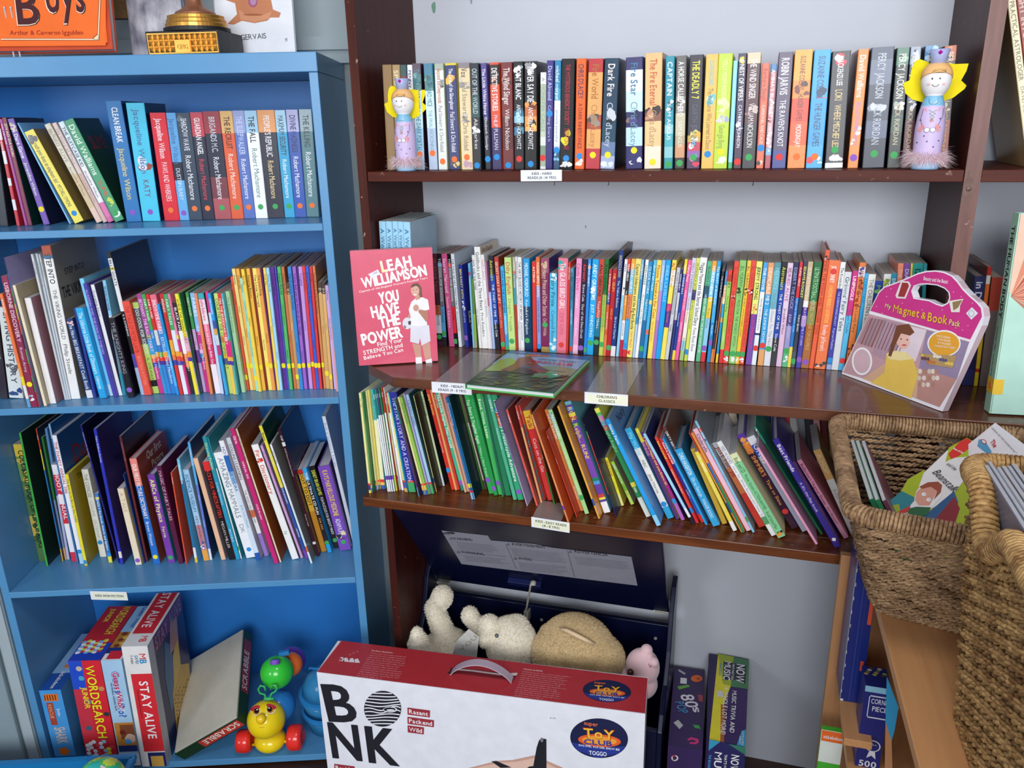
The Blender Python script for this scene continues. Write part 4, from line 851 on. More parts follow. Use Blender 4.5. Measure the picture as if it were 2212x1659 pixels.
# ================= single things on and around the shelves =================
class Pl:
    """a flat face in the room; crop coordinates of the photograph land on it"""
    def __init__(s, O, U, V, crop=(0, 0, 1)):
        s.O = Vector(O); s.U = Vector(U).normalized(); V = Vector(V); s.V = (V - s.U * V.dot(s.U)).normalized(); s.N = s.U.cross(s.V); s.crop = crop
    def at(s, x, y, lift=.0004):
        ox, oy, k = s.crop; d = ray(ox + x / k, oy + y / k); n = s.N
        return CAM + d * ((s.O + n * lift - CAM).dot(n) / d.dot(n))
    def uv(s, x, y): q = s.at(x, y, 0) - s.O; return q.dot(s.U), q.dot(s.V)
    def W(s, u, v, n=0): return s.O + s.U * u + s.V * v + s.N * n
    def poly(s, mb, pts, col, lift=.0004, mi=0):
        P = [s.at(x, y, lift) for x, y in pts]
        if sum((P[i] - P[0]).cross(P[(i + 1) % len(P)] - P[0]).dot(s.N) for i in range(len(P))) < 0: P = P[::-1]
        mb.add(P, [tuple(range(len(P)))], col, mi)
    def ell(s, mb, x, y, rx, ry, col, lift=.0004, n=22, rot=0, a0=0, a1=2 * PI):
        c, k = math.cos(rot), math.sin(rot)
        s.poly(mb, [(x + rx * math.cos(a) * c - ry * math.sin(a) * k, y + rx * math.cos(a) * k + ry * math.sin(a) * c) for a in [a0 + (a1 - a0) * i / (n if a1 - a0 > 6.2 else n - 1) for i in range(n)]], col, lift)
    def text(s, mb, t, x0, y0, x1, y1, cap, col, bold=True, lift=.0008, up=None, mi=0):
        """baseline from (x0,y0) to (x1,y1), capitals cap crop units tall"""
        A, B = s.at(x0, y0, lift), s.at(x1, y1, lift); U = (B - A); w = U.length; U.normalize(); Vn = s.N.cross(U)
        dx, dy = x1 - x0, y1 - y0; L = math.hypot(dx, dy); C = s.at(x0 + dy / L * cap, y0 - dx / L * cap, lift)
        V, Fc, tw = text_geo(t, bold); sv = abs((C - A).dot(Vn)) / .7; su = w / max(tw, .01)
        if V: mb.add([A + U * (v[0] * su) + Vn * (v[1] * sv) for v in V], Fc, col, mi)
def tree(o):
    r = [o]
    for c in o.children: r += tree(c)
    return r
def settle(root):
    """meshes were drawn in room coordinates: give the thing an origin at its own base"""
    bpy.context.view_layer.update()
    T = tree(root); P = [v.co for o in T if o.type == 'MESH' for v in o.data.vertices]
    c = Vector(((min(p.x for p in P) + max(p.x for p in P)) / 2, (min(p.y for p in P) + max(p.y for p in P)) / 2, min(p.z for p in P)))
    for o in T:
        if o.type == 'MESH': o.data.transform(Matrix.Translation(-c))
    root.location = c; return root
def lean_plane(bl, br, Z, tl, tr, fix=None):
    """bottom corners on the height Z, lean found from the top corners' width"""
    A, B = atZ(*bl, Z), atZ(*br, Z); w = (B - A).length; U = (B - A) / w; back = Vector((-U.y, U.x, 0)); best = None
    for i in (range(0, 70) if fix is None else [fix * 2]):
        a = math.radians(i * .5); P = Pl(A, U, Vector((0, 0, 1)) * math.cos(a) + back * math.sin(a))
        e = abs(P.uv(*tr)[0] - P.uv(*tl)[0] - w)
        if best is None or e < best[0]: best = (e, P, a)
    return best[1], w, (best[1].uv(*tl)[1] + best[1].uv(*tr)[1]) / 2, best[2]
def slab(mb, P, u0, v0, u1, v1, n0, n1, col, mi=0):
    mb.hexa([P.W(u0, v0, n1), P.W(u1, v0, n1), P.W(u1, v0, n0), P.W(u0, v0, n0), P.W(u0, v1, n1), P.W(u1, v1, n1), P.W(u1, v1, n0), P.W(u0, v1, n0)], col, mi)
# --- red footballer's book on the middle shelf
P, w, h, a = lean_plane((776.3, 792.8), (946.4, 782), Z2, (758.6, 545.3), (930.5, 537.6), 1.5); t = .014
P.O = P.O + Vector((0, 0, .003)); P.crop = (760, 530, 6.145)
m = MB(); slab(m, P, 0, 0, w, h, -.0006, 0, 'dc5a74'); slab(m, P, 0, 0, w, h, -t, -t + .0006, 'dc5a74'); slab(m, P, -.0004, 0, .0002, h, -t, 0, 'c84866')
for s_, a_, b_ in (('LEAH', (405, 355), (815, 275)), ('WILLIAMSON', (150, 570), (1010, 390)), ('YOU', (375, 775), (640, 730)), ('HAVE', (275, 960), (650, 890)), ('THE', (380, 1100), (660, 1040)), ('POWER', (150, 1325), (690, 1210))):
    for dx, dy in ((0, 0), (5, 0), (-5, 1), (0, 4), (3, -4)): P.text(m, s_, a_[0] + dx, a_[1] + dy, b_[0] + dx, b_[1] + dy, 146 if s_ != 'WILLIAMSON' else 140, 'fbf6f4', lift=.0008 + .00001 * (dx + dy))
P.text(m, 'L', 405, 355, 475, 341, 150, 'f4eca0', lift=.001)
P.text(m, "Captain of the England Women's Football Team", 100, 630, 1010, 440, 26, 'fbf0f0'); P.text(m, 'Find Your', 345, 1345, 680, 1275, 55, 'fbf6f4'); P.text(m, 'STRENGTH and', 160, 1455, 685, 1345, 55, 'fbf6f4'); P.text(m, 'Believe You Can', 165, 1520, 690, 1405, 48, 'fbf6f4')
P.poly(m, [(215, 385), (345, 320), (385, 385), (260, 430)], 'e8e4ea', .0011); P.text(m, '1.00', 290, 385, 345, 362, 22, '6a6a70', False, .0013)
SK, SH = 'd09a88', 'f2f0f6'
P.poly(m, [(800, 1300), (850, 1490), (920, 1480), (915, 1320)], SK, .0006); P.poly(m, [(930, 1320), (975, 1520), (1055, 1500), (1035, 1280)], SK, .0006)
P.poly(m, [(845, 1490), (850, 1570), (935, 1565), (925, 1480)], 'f4f2f6', .0008); P.poly(m, [(975, 1525), (985, 1562), (1068, 1556), (1058, 1500)], 'f4f2f6', .0008)
P.poly(m, [(780, 1060), (775, 1280), (890, 1310), (905, 1230), (925, 1330), (1045, 1270), (1025, 1060)], 'e2dfea', .0009)
P.ell(m, 735, 1035, 62, 78, 'e0dde4', .0010); P.poly(m, [(745, 1010), (785, 1000), (785, 1050), (755, 1058)], '4a4654', .0012); P.poly(m, [(690, 1060), (720, 1075), (715, 1105), (695, 1090)], '6a6674', .0012)
P.poly(m, [(850, 700), (940, 690), (1010, 720), (1030, 850), (980, 865), (1000, 1060), (890, 1075), (780, 1060), (765, 900), (755, 850), (790, 750)], SH, .0011)
P.poly(m, [(950, 860), (1010, 870), (1010, 990), (985, 1015), (880, 880), (895, 850)], 'b8806c', .0013); P.ell(m, 852, 830, 38, 45, SK, .0014); P.poly(m, [(770, 900), (785, 960), (750, 960), (745, 935)], SK, .0012)
P.poly(m, [(785, 560), (820, 505), (880, 500), (925, 560), (935, 680), (905, 690), (800, 600)], '7a5648', .0009); P.poly(m, [(840, 660), (900, 660), (905, 710), (850, 730)], SK, .0012); P.ell(m, 840, 600, 55, 80, 'e0ac98', .0013, rot=-.12)
P.poly(m, [(780, 560), (800, 520), (870, 510), (895, 560), (850, 535), (800, 560)], '6a483c', .0015); P.ell(m, 838, 655, 22, 8, 'f8f4f4', .0016); P.ell(m, 815, 590, 6, 5, '3a2a2a', .0016); P.ell(m, 862, 585, 6, 5, '3a2a2a', .0016)
o = m.build('paperback_book', 'print'); m = MB(); slab(m, P, .001, .0005, w - .0005, h - .0005, -t + .0007, -.0007, 'd8d0c8'); m.build('page_block', 'paper', o)
tag(o, 'red-pink paperback with big white lettering and a footballer in white, leaning at the left post', 'book'); settle(o)
# --- five matching pale blue booklets standing behind it
row(BR, Z2, 'behind the red-pink book', 'matching pale blue booklets behind the red-pink book', '''
@740 440 3.77
293 145 350 1150|9cd0ea|2a6a9a|A World of Stories||
350 145 402 1150|9cd0ea|2a6a9a|A World of Stories||
403 145 450 1150|9cd0ea|2a6a9a|A World of Stories||
448 147 492 1150|9cd0ea|2a6a9a|A World of Stories||
492 150 536 1150 590|9cd0ea|2a6a9a|A World of Stories||s98b4c8 D.15
''', lambda y: .18, kindname='booklet', noun='booklet', ymode=lambda P: -.270)
for o in [x for x in bpy.data.objects if x.name.startswith('booklet') and not x.parent]:
    o['label'] = 'pale blue storybook, one of five matching spines behind the red-pink book'
bo = [x for x in bpy.data.objects if x.name.startswith('booklet') and not x.parent][-1]
bo['label'] = 'pale blue storybook showing its cover, rightmost of five matching ones behind the red-pink book'; del bo['group']
m = MB(); X_ = max(v.co.x for v in bo.data.vertices) + .0002
for y_, z_, c_, r in ((.07, .155, '3a3a50', .007), (.09, .16, '3a3a50', .0075), (.112, .155, '4a4a60', .007), (.085, .135, '8a4a5a', .012), (.068, .13, '405070', .011), (.11, .133, '4a5a78', .011)):
    disc(m, y_, z_, r, r * 1.2, (X_, 0, 0), (0, 1, 0), (0, 0, 1), c_)
rect(m, .008, .18, .02, .195, (X_, 0, 0), (0, 1, 0), (0, 0, 1), 'e8eef4'); m.build('cover_picture', 'print', bo)
# --- shelf labels with clear holders
def shelf_label(corners, lines, card, Ye, flap, label, frame=BR, bg='e8eaf2', zt=None):
    P = [frame.ony(x, y, Ye) for x, y in corners]; P = [frame.w(p.x, p.y, p.z) for p in P]        # tl tr br bl
    U = (P[1] - P[0]).normalized(); n = -frame.ey
    pl = Pl(P[0], U, Vector((0, 0, 1))); wd = (P[1] - P[0]).length; hh = ((P[0] - P[3]).length + (P[1] - P[2]).length) / 2
    m = MB(); O_ = P[0]; dn = Vector((0, 0, -1))
    m.hexa([O_ + dn * hh + n * .0012, O_ + dn * hh + U * wd + n * .0012, O_ + dn * hh + U * wd, O_ + dn * hh, O_ + n * .0012, O_ + U * wd + n * .0012, O_ + U * wd, O_], bg)
    if card: i = .06 * wd; Q = O_ + n * .0013 + U * i + dn * hh * .14; m.quad(Q + dn * hh * .74, Q + dn * hh * .74 + U * (wd - 1.3 * i), Q + U * (wd - 1.3 * i), Q, card)
    for k, s_ in enumerate(lines):
        cp = hh * (.22 if len(lines) > 1 else .26); y_ = (.42 + .37 * k if len(lines) > 1 else .62) * hh
        put_text(m, s_, O_ + n * .0016 + U * (wd * .52) + dn * y_, U, (0, 0, 1), wd * min(.86, len(s_) * .048), cp, '3a3a42', True, 'c')
    o = m.build('shelf_label', 'print')
    if flap:
        F = [atZ(x, y, zt + .0012) for x, y in flap]; m = MB(); m.add([p for p in F] + [p + Vector((0, 0, .0006)) for p in F], [(3, 2, 1, 0), (4, 5, 6, 7), (0, 1, 5, 4), (1, 2, 6, 5), (2, 3, 7, 6), (3, 0, 4, 7)]); m.build('clear_flap', 'clear', o)
    tag(o, label, 'shelf label'); return settle(o)
shelf_label([(1125, 367.6), (1214, 366.5), (1213, 391), (1125, 391.5)], ['KIDS - HARD', 'READS (11 - 14 YRS)'], None, -D1 - .0016, None, 'white card reading kids hard reads on the edge of the top brown shelf')
shelf_label([(932.3, 824), (1018.5, 829.5), (1018, 853), (933, 847)], ['KIDS - MEDIUM', 'READS (9 - 11 YRS)'], None, -D2 - .0016, [(940, 824), (1006, 829), (1083, 766), (1016, 760)], 'white card reading kids medium reads with clear flap on the middle shelf edge', zt=Z2)
shelf_label([(1263, 846), (1357, 853), (1357, 877), (1262.5, 870.7)], ["CHILDREN'S", 'CLASSICS'], 'eeeed4', -D2 - .0016, [(1267, 847.5), (1353, 853.5), (1391, 784), (1306, 781)], "cream card reading children's classics with clear flap on the middle shelf edge", zt=Z2)
shelf_label([(1148, 1116), (1230.6, 1129), (1230, 1151), (1148, 1137)], ['KIDS - EASY READS', '(4 - 8 YRS)'], 'e6e8cc', -D3 - .0018, [(1150, 1117), (1212, 1126), (1228, 1090), (1168, 1082)], 'cream card reading kids easy reads with clear flap on the lower shelf edge', zt=Z3)
shelf_label([(194, 1276.6), (273.5, 1278.5), (274, 1297), (195.7, 1294)], ['KIDS NON FICTION'], 'e8ecd8', -.0016, None, 'cream card reading kids non fiction on the third blue shelf', frame=BL)
# --- green dinosaur book lying flat
c_ = [atZ(*q, Z2 + .0005) for q in ((1006, 840), (1197, 860), (1288, 783))]; U = (c_[1] - c_[0]); w = U.length; U.normalize(); V = Vector((-U.y, U.x, 0)); dpt = (c_[2] - c_[1]).dot(V)
P = Pl(c_[0] + Vector((0, 0, .011)), U, V, (920, 740, 4.608)); t = .011; m = MB()
slab(m, P, 0, 0, w, dpt, -.002, 0, '2c6a48'); slab(m, P, 0, 0, w, dpt, -t, -t + .0022, '58c060'); slab(m, P, -.001, 0, .001, dpt, -t, 0, '3f9a50')
def uvp(m, P, pts, col, l): P0 = [P.W(u * w, v * dpt, l) for u, v in pts]; m.add(P0, [tuple(range(len(P0)))], col)
uvp(m, P, [(0, 0), (1, 0), (1, 1), (0, 1)], '3a4a28', .0002); uvp(m, P, [(0, .55), (1, .45), (1, .95), (0, .95)], '8fb8d8', .0004); uvp(m, P, [(0, .9), (1, .9), (1, 1), (0, 1)], '3f6ea8', .0005); uvp(m, P, [(.3, .5), (1, .42), (1, .62), (.75, .66), (.5, .6)], '8a9a70', .00055)
rn = random.Random(4)
uvp(m, P, [(.02, .35), (.25, .4), (.3, .62), (.12, .78), (.02, .7)], '9ab848', .0006); uvp(m, P, [(.18, .4), (.62, .38), (.72, .5), (.5, .66), (.32, .86), (.2, .8), (.24, .62)], '8a5238', .0007)
uvp(m, P, [(.3, .38), (.66, .36), (.6, .46), (.36, .55)], '3e2c26', .0008); uvp(m, P, [(.26, .84), (.55, .9), (.52, .94), (.24, .92)], 'c08058', .0009)
for k in range(9): u = .36 + k * .035; uvp(m, P, [(u, .52 + .012 * (4 - abs(k - 4))), (u + .018, .66 - .012 * k), (u + .026, .52)], '4a6a88', .001)
uvp(m, P, [(.6, .3), (.86, .33), (.9, .42), (.78, .46), (.6, .4)], '3f9a60', .0011); uvp(m, P, [(.62, .33), (.8, .34), (.74, .38)], 'a05048', .0013); uvp(m, P, [(.78, .41), (.86, .4), (.84, .44)], 'f0f4f0', .0014)
for k in range(46):
    u, v = rn.random() * .9, rn.random() * .32; a = rn.uniform(-.5, 1.2); L_ = rn.uniform(.12, .3); du, dv = L_ * math.cos(a), L_ * math.sin(a) * .8
    q = [(u, v), (u + du, v + dv), (u + du * .5 + .008, v + dv * .5 - .015)]; q = [(min(max(x, 0), .99), min(max(y, 0.005), .6)) for x, y in q]; uvp(m, P, q, ['7a8a38', '2c3a20', '98a048', '4a5a28', '1c281c'][k % 5], .0012 + .00001 * k)
uvw = lambda s_, u, v, u1, cp, col, bd: put_text(m, s_, P.W(u * w, v * dpt, .002), P.U, P.V, (u1 - u) * w, cp, col, bd)
uvw('DINOSAUR', .40, .66, .93, .022, 'f4ecec', True); put_text(m, 'DINOSAUR', P.W(.403 * w, .663 * dpt, .0024), P.U, P.V, .525 * w, .0195, 'c83038', True); uvw('LEAP AND THE LOST', .45, .78, .92, .009, '3a4a68', True); uvw('TONY NORMAN', .66, .5, .9, .006, '2a2a20', True); uvw('Jurassic Tales', .1, .93, .5, .006, 'd0e0f0', False)
for f in range(len(m.f)): pass
o = m.build('picture_book', 'print'); m = MB(); slab(m, P, .002, .003, w - .003, dpt - .003, -t + .0023, -.0021, 'd8d8d8'); m.build('page_block', 'white_paper', o)
tag(o, 'green-edged dinosaur picture book lying flat on the front of the middle shelf', 'book'); settle(o)
# --- magenta carry pack leaning at the right
A, B = atZ(1818, 808, Z2), atZ(2035, 890, Z2); U = (B - A); w = U.length; U.normalize(); back = Vector((-U.y, U.x, 0)); al = math.radians(4)
P = Pl(A + Vector((0, 0, .004)), U, Vector((0, 0, 1)) * math.cos(al) + back * math.sin(al), (1780, 520, 4.148)); t = .014
out = [(158, 1195), (405, 640), (450, 540), (490, 460), (540, 410), (640, 375), (740, 335), (840, 290), (920, 270), (1000, 265), (1080, 278), (1150, 310), (1200, 360), (1250, 430), (1310, 490), (1380, 550), (1425, 600), (1436, 680), (1415, 760), (1062, 1530), (1010, 1525)]
hole = [(790, 450), (810, 410), (860, 392), (930, 392), (1010, 400), (1080, 430), (1115, 465), (1122, 510), (1105, 555), (1060, 578), (1000, 560), (940, 530), (870, 520), (810, 510)]
def holed(mb, P, O_, H_, lift, col, back=False):
    """outline with one hole: two halves joined across"""
    def up_(p): p.z = max(p.z, Z2 + .0008); return p
    o3 = [up_(P.at(x, y, lift)) for x, y in O_]; h3 = [P.at(x, y, lift) for x, y in H_]; n_ = len(O_); k_ = len(H_)
    def near(pt, L_): return min(range(len(L_)), key=lambda i: (L_[i][0] - pt[0]) ** 2 + (L_[i][1] - pt[1]) ** 2)
    l, r = min(range(k_), key=lambda i: H_[i][0]), max(range(k_), key=lambda i: H_[i][0]); ol, orr = 3, 16
    up = [i for i in range(ol, orr + 1)]; lo = [i % n_ for i in range(orr, ol + n_ + 1)]
    hu = [i % k_ for i in range(l, l + ((r - l) % k_) + 1)]; hl = [i % k_ for i in range(r, r + ((l - r) % k_) + 1)]
    for ring, hh_ in ((up, hu), (lo, hl)):
        pts = [o3[i] for i in ring] + [h3[i] for i in hh_[::-1]]
        import mathutils
        tri = mathutils.geometry.tessellate_polygon([[Vector((p - P.O).dot(a_) for a_ in (P.U, P.V, P.N)) for p in pts]])
        mb.add(pts, [tuple(q) for q in tri], col)
    return o3, h3
m = MB(); f3, g3 = holed(m, P, out, hole, 0, 'f4f0f6'); b3 = [p - P.N * t for p in f3]; k3 = [p - P.N * t for p in g3]
m.prism([p - P.N * t for p in f3[:3]] , (0, 0, 0), 'f4f0f6') if False else None
n_ = len(f3); b_ = len(m.v); m.v += [tuple(p) for p in f3 + b3]
for i in range(n_): j = (i + 1) % n_; m.f.append((b_ + i, b_ + j, b_ + n_ + j, b_ + n_ + i)); m.c.append('d8d4dc' if i % 2 else 'c8b0b8'); m.m.append(0)
n_ = len(g3); b_ = len(m.v); m.v += [tuple(p) for p in g3 + k3]
for i in range(n_): j = (i + 1) % n_; m.f.append((b_ + i, b_ + j, b_ + n_ + j, b_ + n_ + i)); m.c.append('e8e4ec'); m.m.append(0)
_a, _b = holed(m, P, out, hole, -t, 'e0dce4')
cx_, cy_ = 900, 600
ins = lambda L_, k: [(x + (cx_ - x) * k, y + (cy_ - y) * k) for x, y in L_]
pink = [(415, 628), (455, 545), (495, 468), (545, 420), (640, 387), (740, 347), (840, 302), (920, 282), (1000, 277), (1075, 290), (1140, 320), (1190, 372), (1240, 440), (1300, 500), (1368, 560), (1405, 605), (1415, 680), (1310, 885), (840, 750)]
# magenta top: upper and lower half round the handle hole
hu = [(780, 450), (803, 402), (860, 382), (930, 381), (1015, 390), (1085, 420), (1125, 460), (1133, 510)]
hl = [(780, 450), (800, 520), (870, 532), (940, 542), (1000, 572), (1060, 592), (1115, 562), (1133, 510)]
import mathutils
def tess(mb, P, pts, col, lift):
    p3 = [P.at(x, y, lift) for x, y in pts]; tri = mathutils.geometry.tessellate_polygon([[Vector((x, -y, 0)) for x, y in pts]]); mb.add(p3, [tuple(q) for q in tri], col)
tess(m, P, [(415, 628), (455, 545), (495, 468), (545, 420)] + [(640, 387), (740, 347), (840, 302), (920, 282), (1000, 277), (1075, 290), (1140, 320), (1190, 372), (1240, 440), (1300, 500)] + hu[::-1], 'd03a8a', .0006)
tess(m, P, [(415, 628)] + hl + [(1300, 500), (1368, 560), (1405, 605), (1415, 680), (1310, 885), (840, 750)], 'd03a8a', .0006)
P.poly(m, [(400, 655), (840, 770), (1305, 905), (1030, 1490), (345, 1233), (170, 1180)], 'c8a0a8', .0006)
P.poly(m, [(405, 690), (560, 710), (430, 960), (300, 910)], 'a88890', .0009); P.poly(m, [(560, 710), (750, 760), (600, 1100), (430, 1010)], 'b898a8', .0009); P.poly(m, [(750, 760), (920, 800), (820, 1080), (620, 1060)], 'e8d8e0', .0009); P.poly(m, [(920, 800), (1300, 910), (1190, 1240), (850, 1140)], '9a8aa8', .0009)
for k in range(12): P.poly(m, [(430 + k * 30, 690 + k * 8), (436 + k * 30, 692 + k * 8), (336 + k * 30, 930 + k * 8), (330 + k * 30, 928 + k * 8)], '7a6068' if k % 3 else '8a3a38', .0011)
P.poly(m, [(345, 1235), (600, 1060), (850, 1140), (830, 1412)], 'd8b090', .001); P.poly(m, [(830, 1412), (850, 1140), (1190, 1240), (1035, 1490)], 'c09088', .001)
for k in range(14): P.ell(m, 860 + (k % 5) * 38 + 8 * math.sin(k), 1170 + (k // 5) * 60, 18, 22, ['e8dcd0', 'b88878', 'dccab8'][k % 3], .0012)
# a plain figure in a long yellow dress (no known character)
P.poly(m, [(560, 1010), (720, 1000), (800, 1060), (840, 1200), (780, 1412), (420, 1272), (540, 1180)], 'ecc860', .0014); P.poly(m, [(560, 1010), (640, 985), (740, 1000), (800, 1060), (680, 1075), (580, 1060)], 'f2e0a0', .0016)
P.ell(m, 705, 885, 62, 84, 'f0c0b0', .0017, rot=-.2); P.poly(m, [(650, 760), (760, 745), (810, 820), (770, 850), (690, 830), (640, 930), (600, 1040), (575, 1030), (610, 900)], '7a4a34', .0018)
P.ell(m, 690, 880, 7, 6, '4a3028', .002); P.ell(m, 745, 888, 7, 6, '4a3028', .002); P.ell(m, 718, 935, 20, 7, 'c8505a', .002)
P.ell(m, 1075, 920, 150, 120, 'f8f8fa', .0016); P.ell(m, 1075, 922, 138, 108, 'eaa838', .0018)
for k, s_ in enumerate(('INCLUDES', 'STORYBOOK', '& MAGNET', 'MAGNETIC PLAY SCENE')): P.text(m, s_, 1010 + k * 4 - (30 if k == 3 else 0), 858 + k * 30, 1130 + k * 4 + (30 if k == 3 else 0), 880 + k * 30, 16, 'f8f0e0', True, .0024)
P.poly(m, [(860, 1010), (1190, 1030), (1150, 1140), (940, 1110)], 'b89868', .002)
for k in range(16): P.ell(m, 880 + (k * 53) % 290, 1030 + (k * 31) % 80, 13, 16, ['e8c860', '6a4a5a', 'c87848', 'e8e0d8', '5a5a88'][k % 5], .0022)
P.ell(m, 340, 1080, 92, 125, 'fbfbfd', .0018); P.ell(m, 340, 1080, 76, 108, 'd8b8c0', .002)
P.poly(m, [(690, 360), (760, 365), (780, 400), (730, 520), (650, 515), (640, 490)], 'f0e4e4', .0012); P.poly(m, [(700, 375), (750, 378), (762, 405), (720, 505), (662, 500)], 'a03838', .0014)
P.poly(m, [(1120, 540), (1180, 530), (1250, 520), (1220, 580), (1215, 640), (1140, 640)], 'f0e8e0', .0012); P.poly(m, [(1150, 550), (1240, 530), (1200, 600), (1160, 625)], '988058', .0014)
P.poly(m, [(1272, 650), (1325, 595), (1380, 650), (1320, 708)], 'ecedf4', .0012); P.ell(m, 1320, 652, 25, 30, '8a8a98', .0014); P.ell(m, 1320, 652, 21, 26, 'ecedf4', .0015)
for s_, a_, b_, c_, col in (('My', (545, 598), (600, 612), 38, 'f4e8b0'), ('Magnet', (617, 640), (855, 690), 72, 'f0c040'), ('&', (868, 695), (915, 706), 60, 'f0c040'), ('Book', (925, 718), (1108, 752), 78, 'f0c040'), ('Pack', (1118, 752), (1220, 772), 50, 'f4dc90')):
    P.text(m, s_, a_[0] + 3, a_[1] + 4, b_[0] + 3, b_[1] + 4, c_ + 3, '7a3048', True, .0010); P.text(m, s_, *a_, *b_, c_, col, True, .0016)
P.text(m, 'Beauty and the Beast', 890, 352, 1110, 385, 34, 'f8ecf4', True, .0014)
for k in range(14): P.ell(m, [470, 560, 520, 700, 880, 1180, 1240, 1290, 1160, 600, 1330, 1060, 1230, 440][k], [590, 500, 650, 560, 620, 780, 800, 760, 460, 430, 560, 620, 500, 560][k], 4, 4, 'f8d8ec', .0012)
o = m.build('magnet_activity_pack', 'print'); tag(o, 'magenta activity pack with a handle hole leaning on the right of the middle shelf', 'activity pack'); settle(o)
# --- the tall anatomy book at the right
c_ = [atZ(*q, Z2 + .0005) for q in ((2126, 889), (2139, 896), (2212, 899.7))]; U = (c_[2] - c_[1]).normalized(); V = Vector((0, 0, 1)); sp = (c_[0] - c_[1]); bk = Vector((-U.y, U.x, 0)); th = sp.length
P = Pl(c_[1] + Vector((0, 0, .0025)), U, V + bk * .06, (2060, 440, 3.456)); H_ = P.uv((2212 - 2060) * 3.456, 72)[1]; Sd = sp; m = MB(); wd = .23
nd = -P.N * .028
hexa = lambda m, u0, u1, v0, v1, n0, n1, col: slab(m, P, u0, v0, u1, v1, n0, n1, col)
hexa(m, 0, wd, 0, H_, -.0025, 0, 'b4dccc'); hexa(m, 0, wd, 0, H_, -.028, -.0255, 'b4dccc'); hexa(m, -.002, .001, 0, H_, -.028, 0, 'a8cfb8')
m.quad(P.W(.0005, H_ * .62, .0003), P.W(wd, H_ * .2, .0003), P.W(wd, H_ - .001, .0003), P.W(.0005, H_ - .001, .0003), 'e8c0a8')
for k in range(12):
    a0 = -.9 + k * .2; L_ = .2; m.add([P.W(.004, H_ * .6, .0006), P.W(min(wd, .004 + L_ * math.cos(a0)), min(H_ - .002, max(.1, H_ * .6 + L_ * math.sin(a0))), .0006), P.W(min(wd, .004 + L_ * math.cos(a0 + .15)), min(H_ - .002, max(.1, H_ * .6 + L_ * math.sin(a0 + .15))), .0006)], [(0, 1, 2)], ['c86a50', 'b85840', 'd88868'][k % 3])
SP = Pl(P.W(-.0023, 0, -.028), P.N, P.V)
put_text(m, 'THE HUMAN BODY', SP.W(.006, H_ * .94, .0), -P.V, P.N, H_ * .46, .014, '2a3028', True); put_text(m, 'Jonathan Miller and David Pelham', SP.W(.007, H_ * .44, 0), -P.V, P.N, H_ * .3, .006, '2a3a34', False)
for V_ in (m,):
    b_ = len(m.v)
m.hexa([P.W(-.0024, .035, -.029), P.W(-.0024, .035, .0004), P.W(.014, .035, .0006), P.W(.014, .035, -.0005), P.W(-.0024, .062, -.029), P.W(-.0024, .062, .0004), P.W(.014, .062, .0006), P.W(.014, .062, -.0005)], 'e8c040')
o = m.build('hardback_book', 'print'); m = MB(); slab(m, P, .0012, .003, wd - .004, H_ - .003, -.0253, -.0027, 'e0e0da'); m.build('page_block', 'white_paper', o)
m = MB(); m.lathe([(.0062, 0), (.0062, .0004)], 18, col=DOT['o']); Rm = Matrix((P.N, P.V, -P.U)).transposed().to_4x4(); Rm.translation = P.W(-.0027, .048, -.013); m.xform(Rm); m.build('round_sticker', 'matt', o)
tag(o, 'tall pale green hardback with muscle picture at the right end of the middle shelf', 'book'); settle(o)
# --- books in the right-hand bay
row(BR, Z2, 'right bay of the middle shelf', 'books in the right-hand bay', '''
@1780 520 4.148
1350 320 1245 1230|2c2a5c .5:282450 .85:34346c|d8d8e8|in Design 10/Music||s20203c H
1468 235 1352 1235 1390|c83830 .07:f0e8d8 .14:e87830 .5:e8c030 .85:c83828 .88:e8c830|f8f0e0|||s8a3028
1505 330 1400 1240 1500|c85040 .3:8a7a78|e8e0d8|||s4c4444
''', lambda y: .2, kindname='reference_book', noun='book', ymode=lambda P: -.2, hard=False)
pz = atY(2115, 545, -.12); m = MB(); z0 = Z2 + .235
P = Pl((1.262, -.19, z0), (1, -.25, 0), (.25, 1, .0)); m = MB(); 
P.O = P.O + Vector((.03, 0, .003)); slab(m, P, 0, 0, .16, .21, 0, .0025, 'b8282c'); slab(m, P, 0, 0, .16, .21, -.026, -.0235, 'b8282c'); slab(m, P, -.0015, 0, .001, .21, -.026, .0025, 'b8282c')
o = m.build('hardback_book', 'print'); m = MB(); slab(m, P, .0012, .003, .157, .207, -.0233, -.0002, 'd8d0c4'); m.build('page_block', 'paper', o); tag(o, 'red hardback lying on top of the books in the right bay', 'book'); settle(o)
row(BR, Z1, 'upper right bay', 'books leaning in the upper right bay', '''
@2012 0 3.95
625 -180 815 1460|efe2b8|6a5a40|THE PRACTICAL ASTROLOGER/DAVID CONWAY|b.12|sb89860 H D.2
700 -200 895 1470|8c2c28|d8b8a8|FLIGHT INTO DANGER||H D.2
790 -200 1050 1470 1200|701c1c|d8b8a8|||H
''', lambda y: .24, kindname='hardback_book', noun='hardback', ymode=lambda P: -.25)
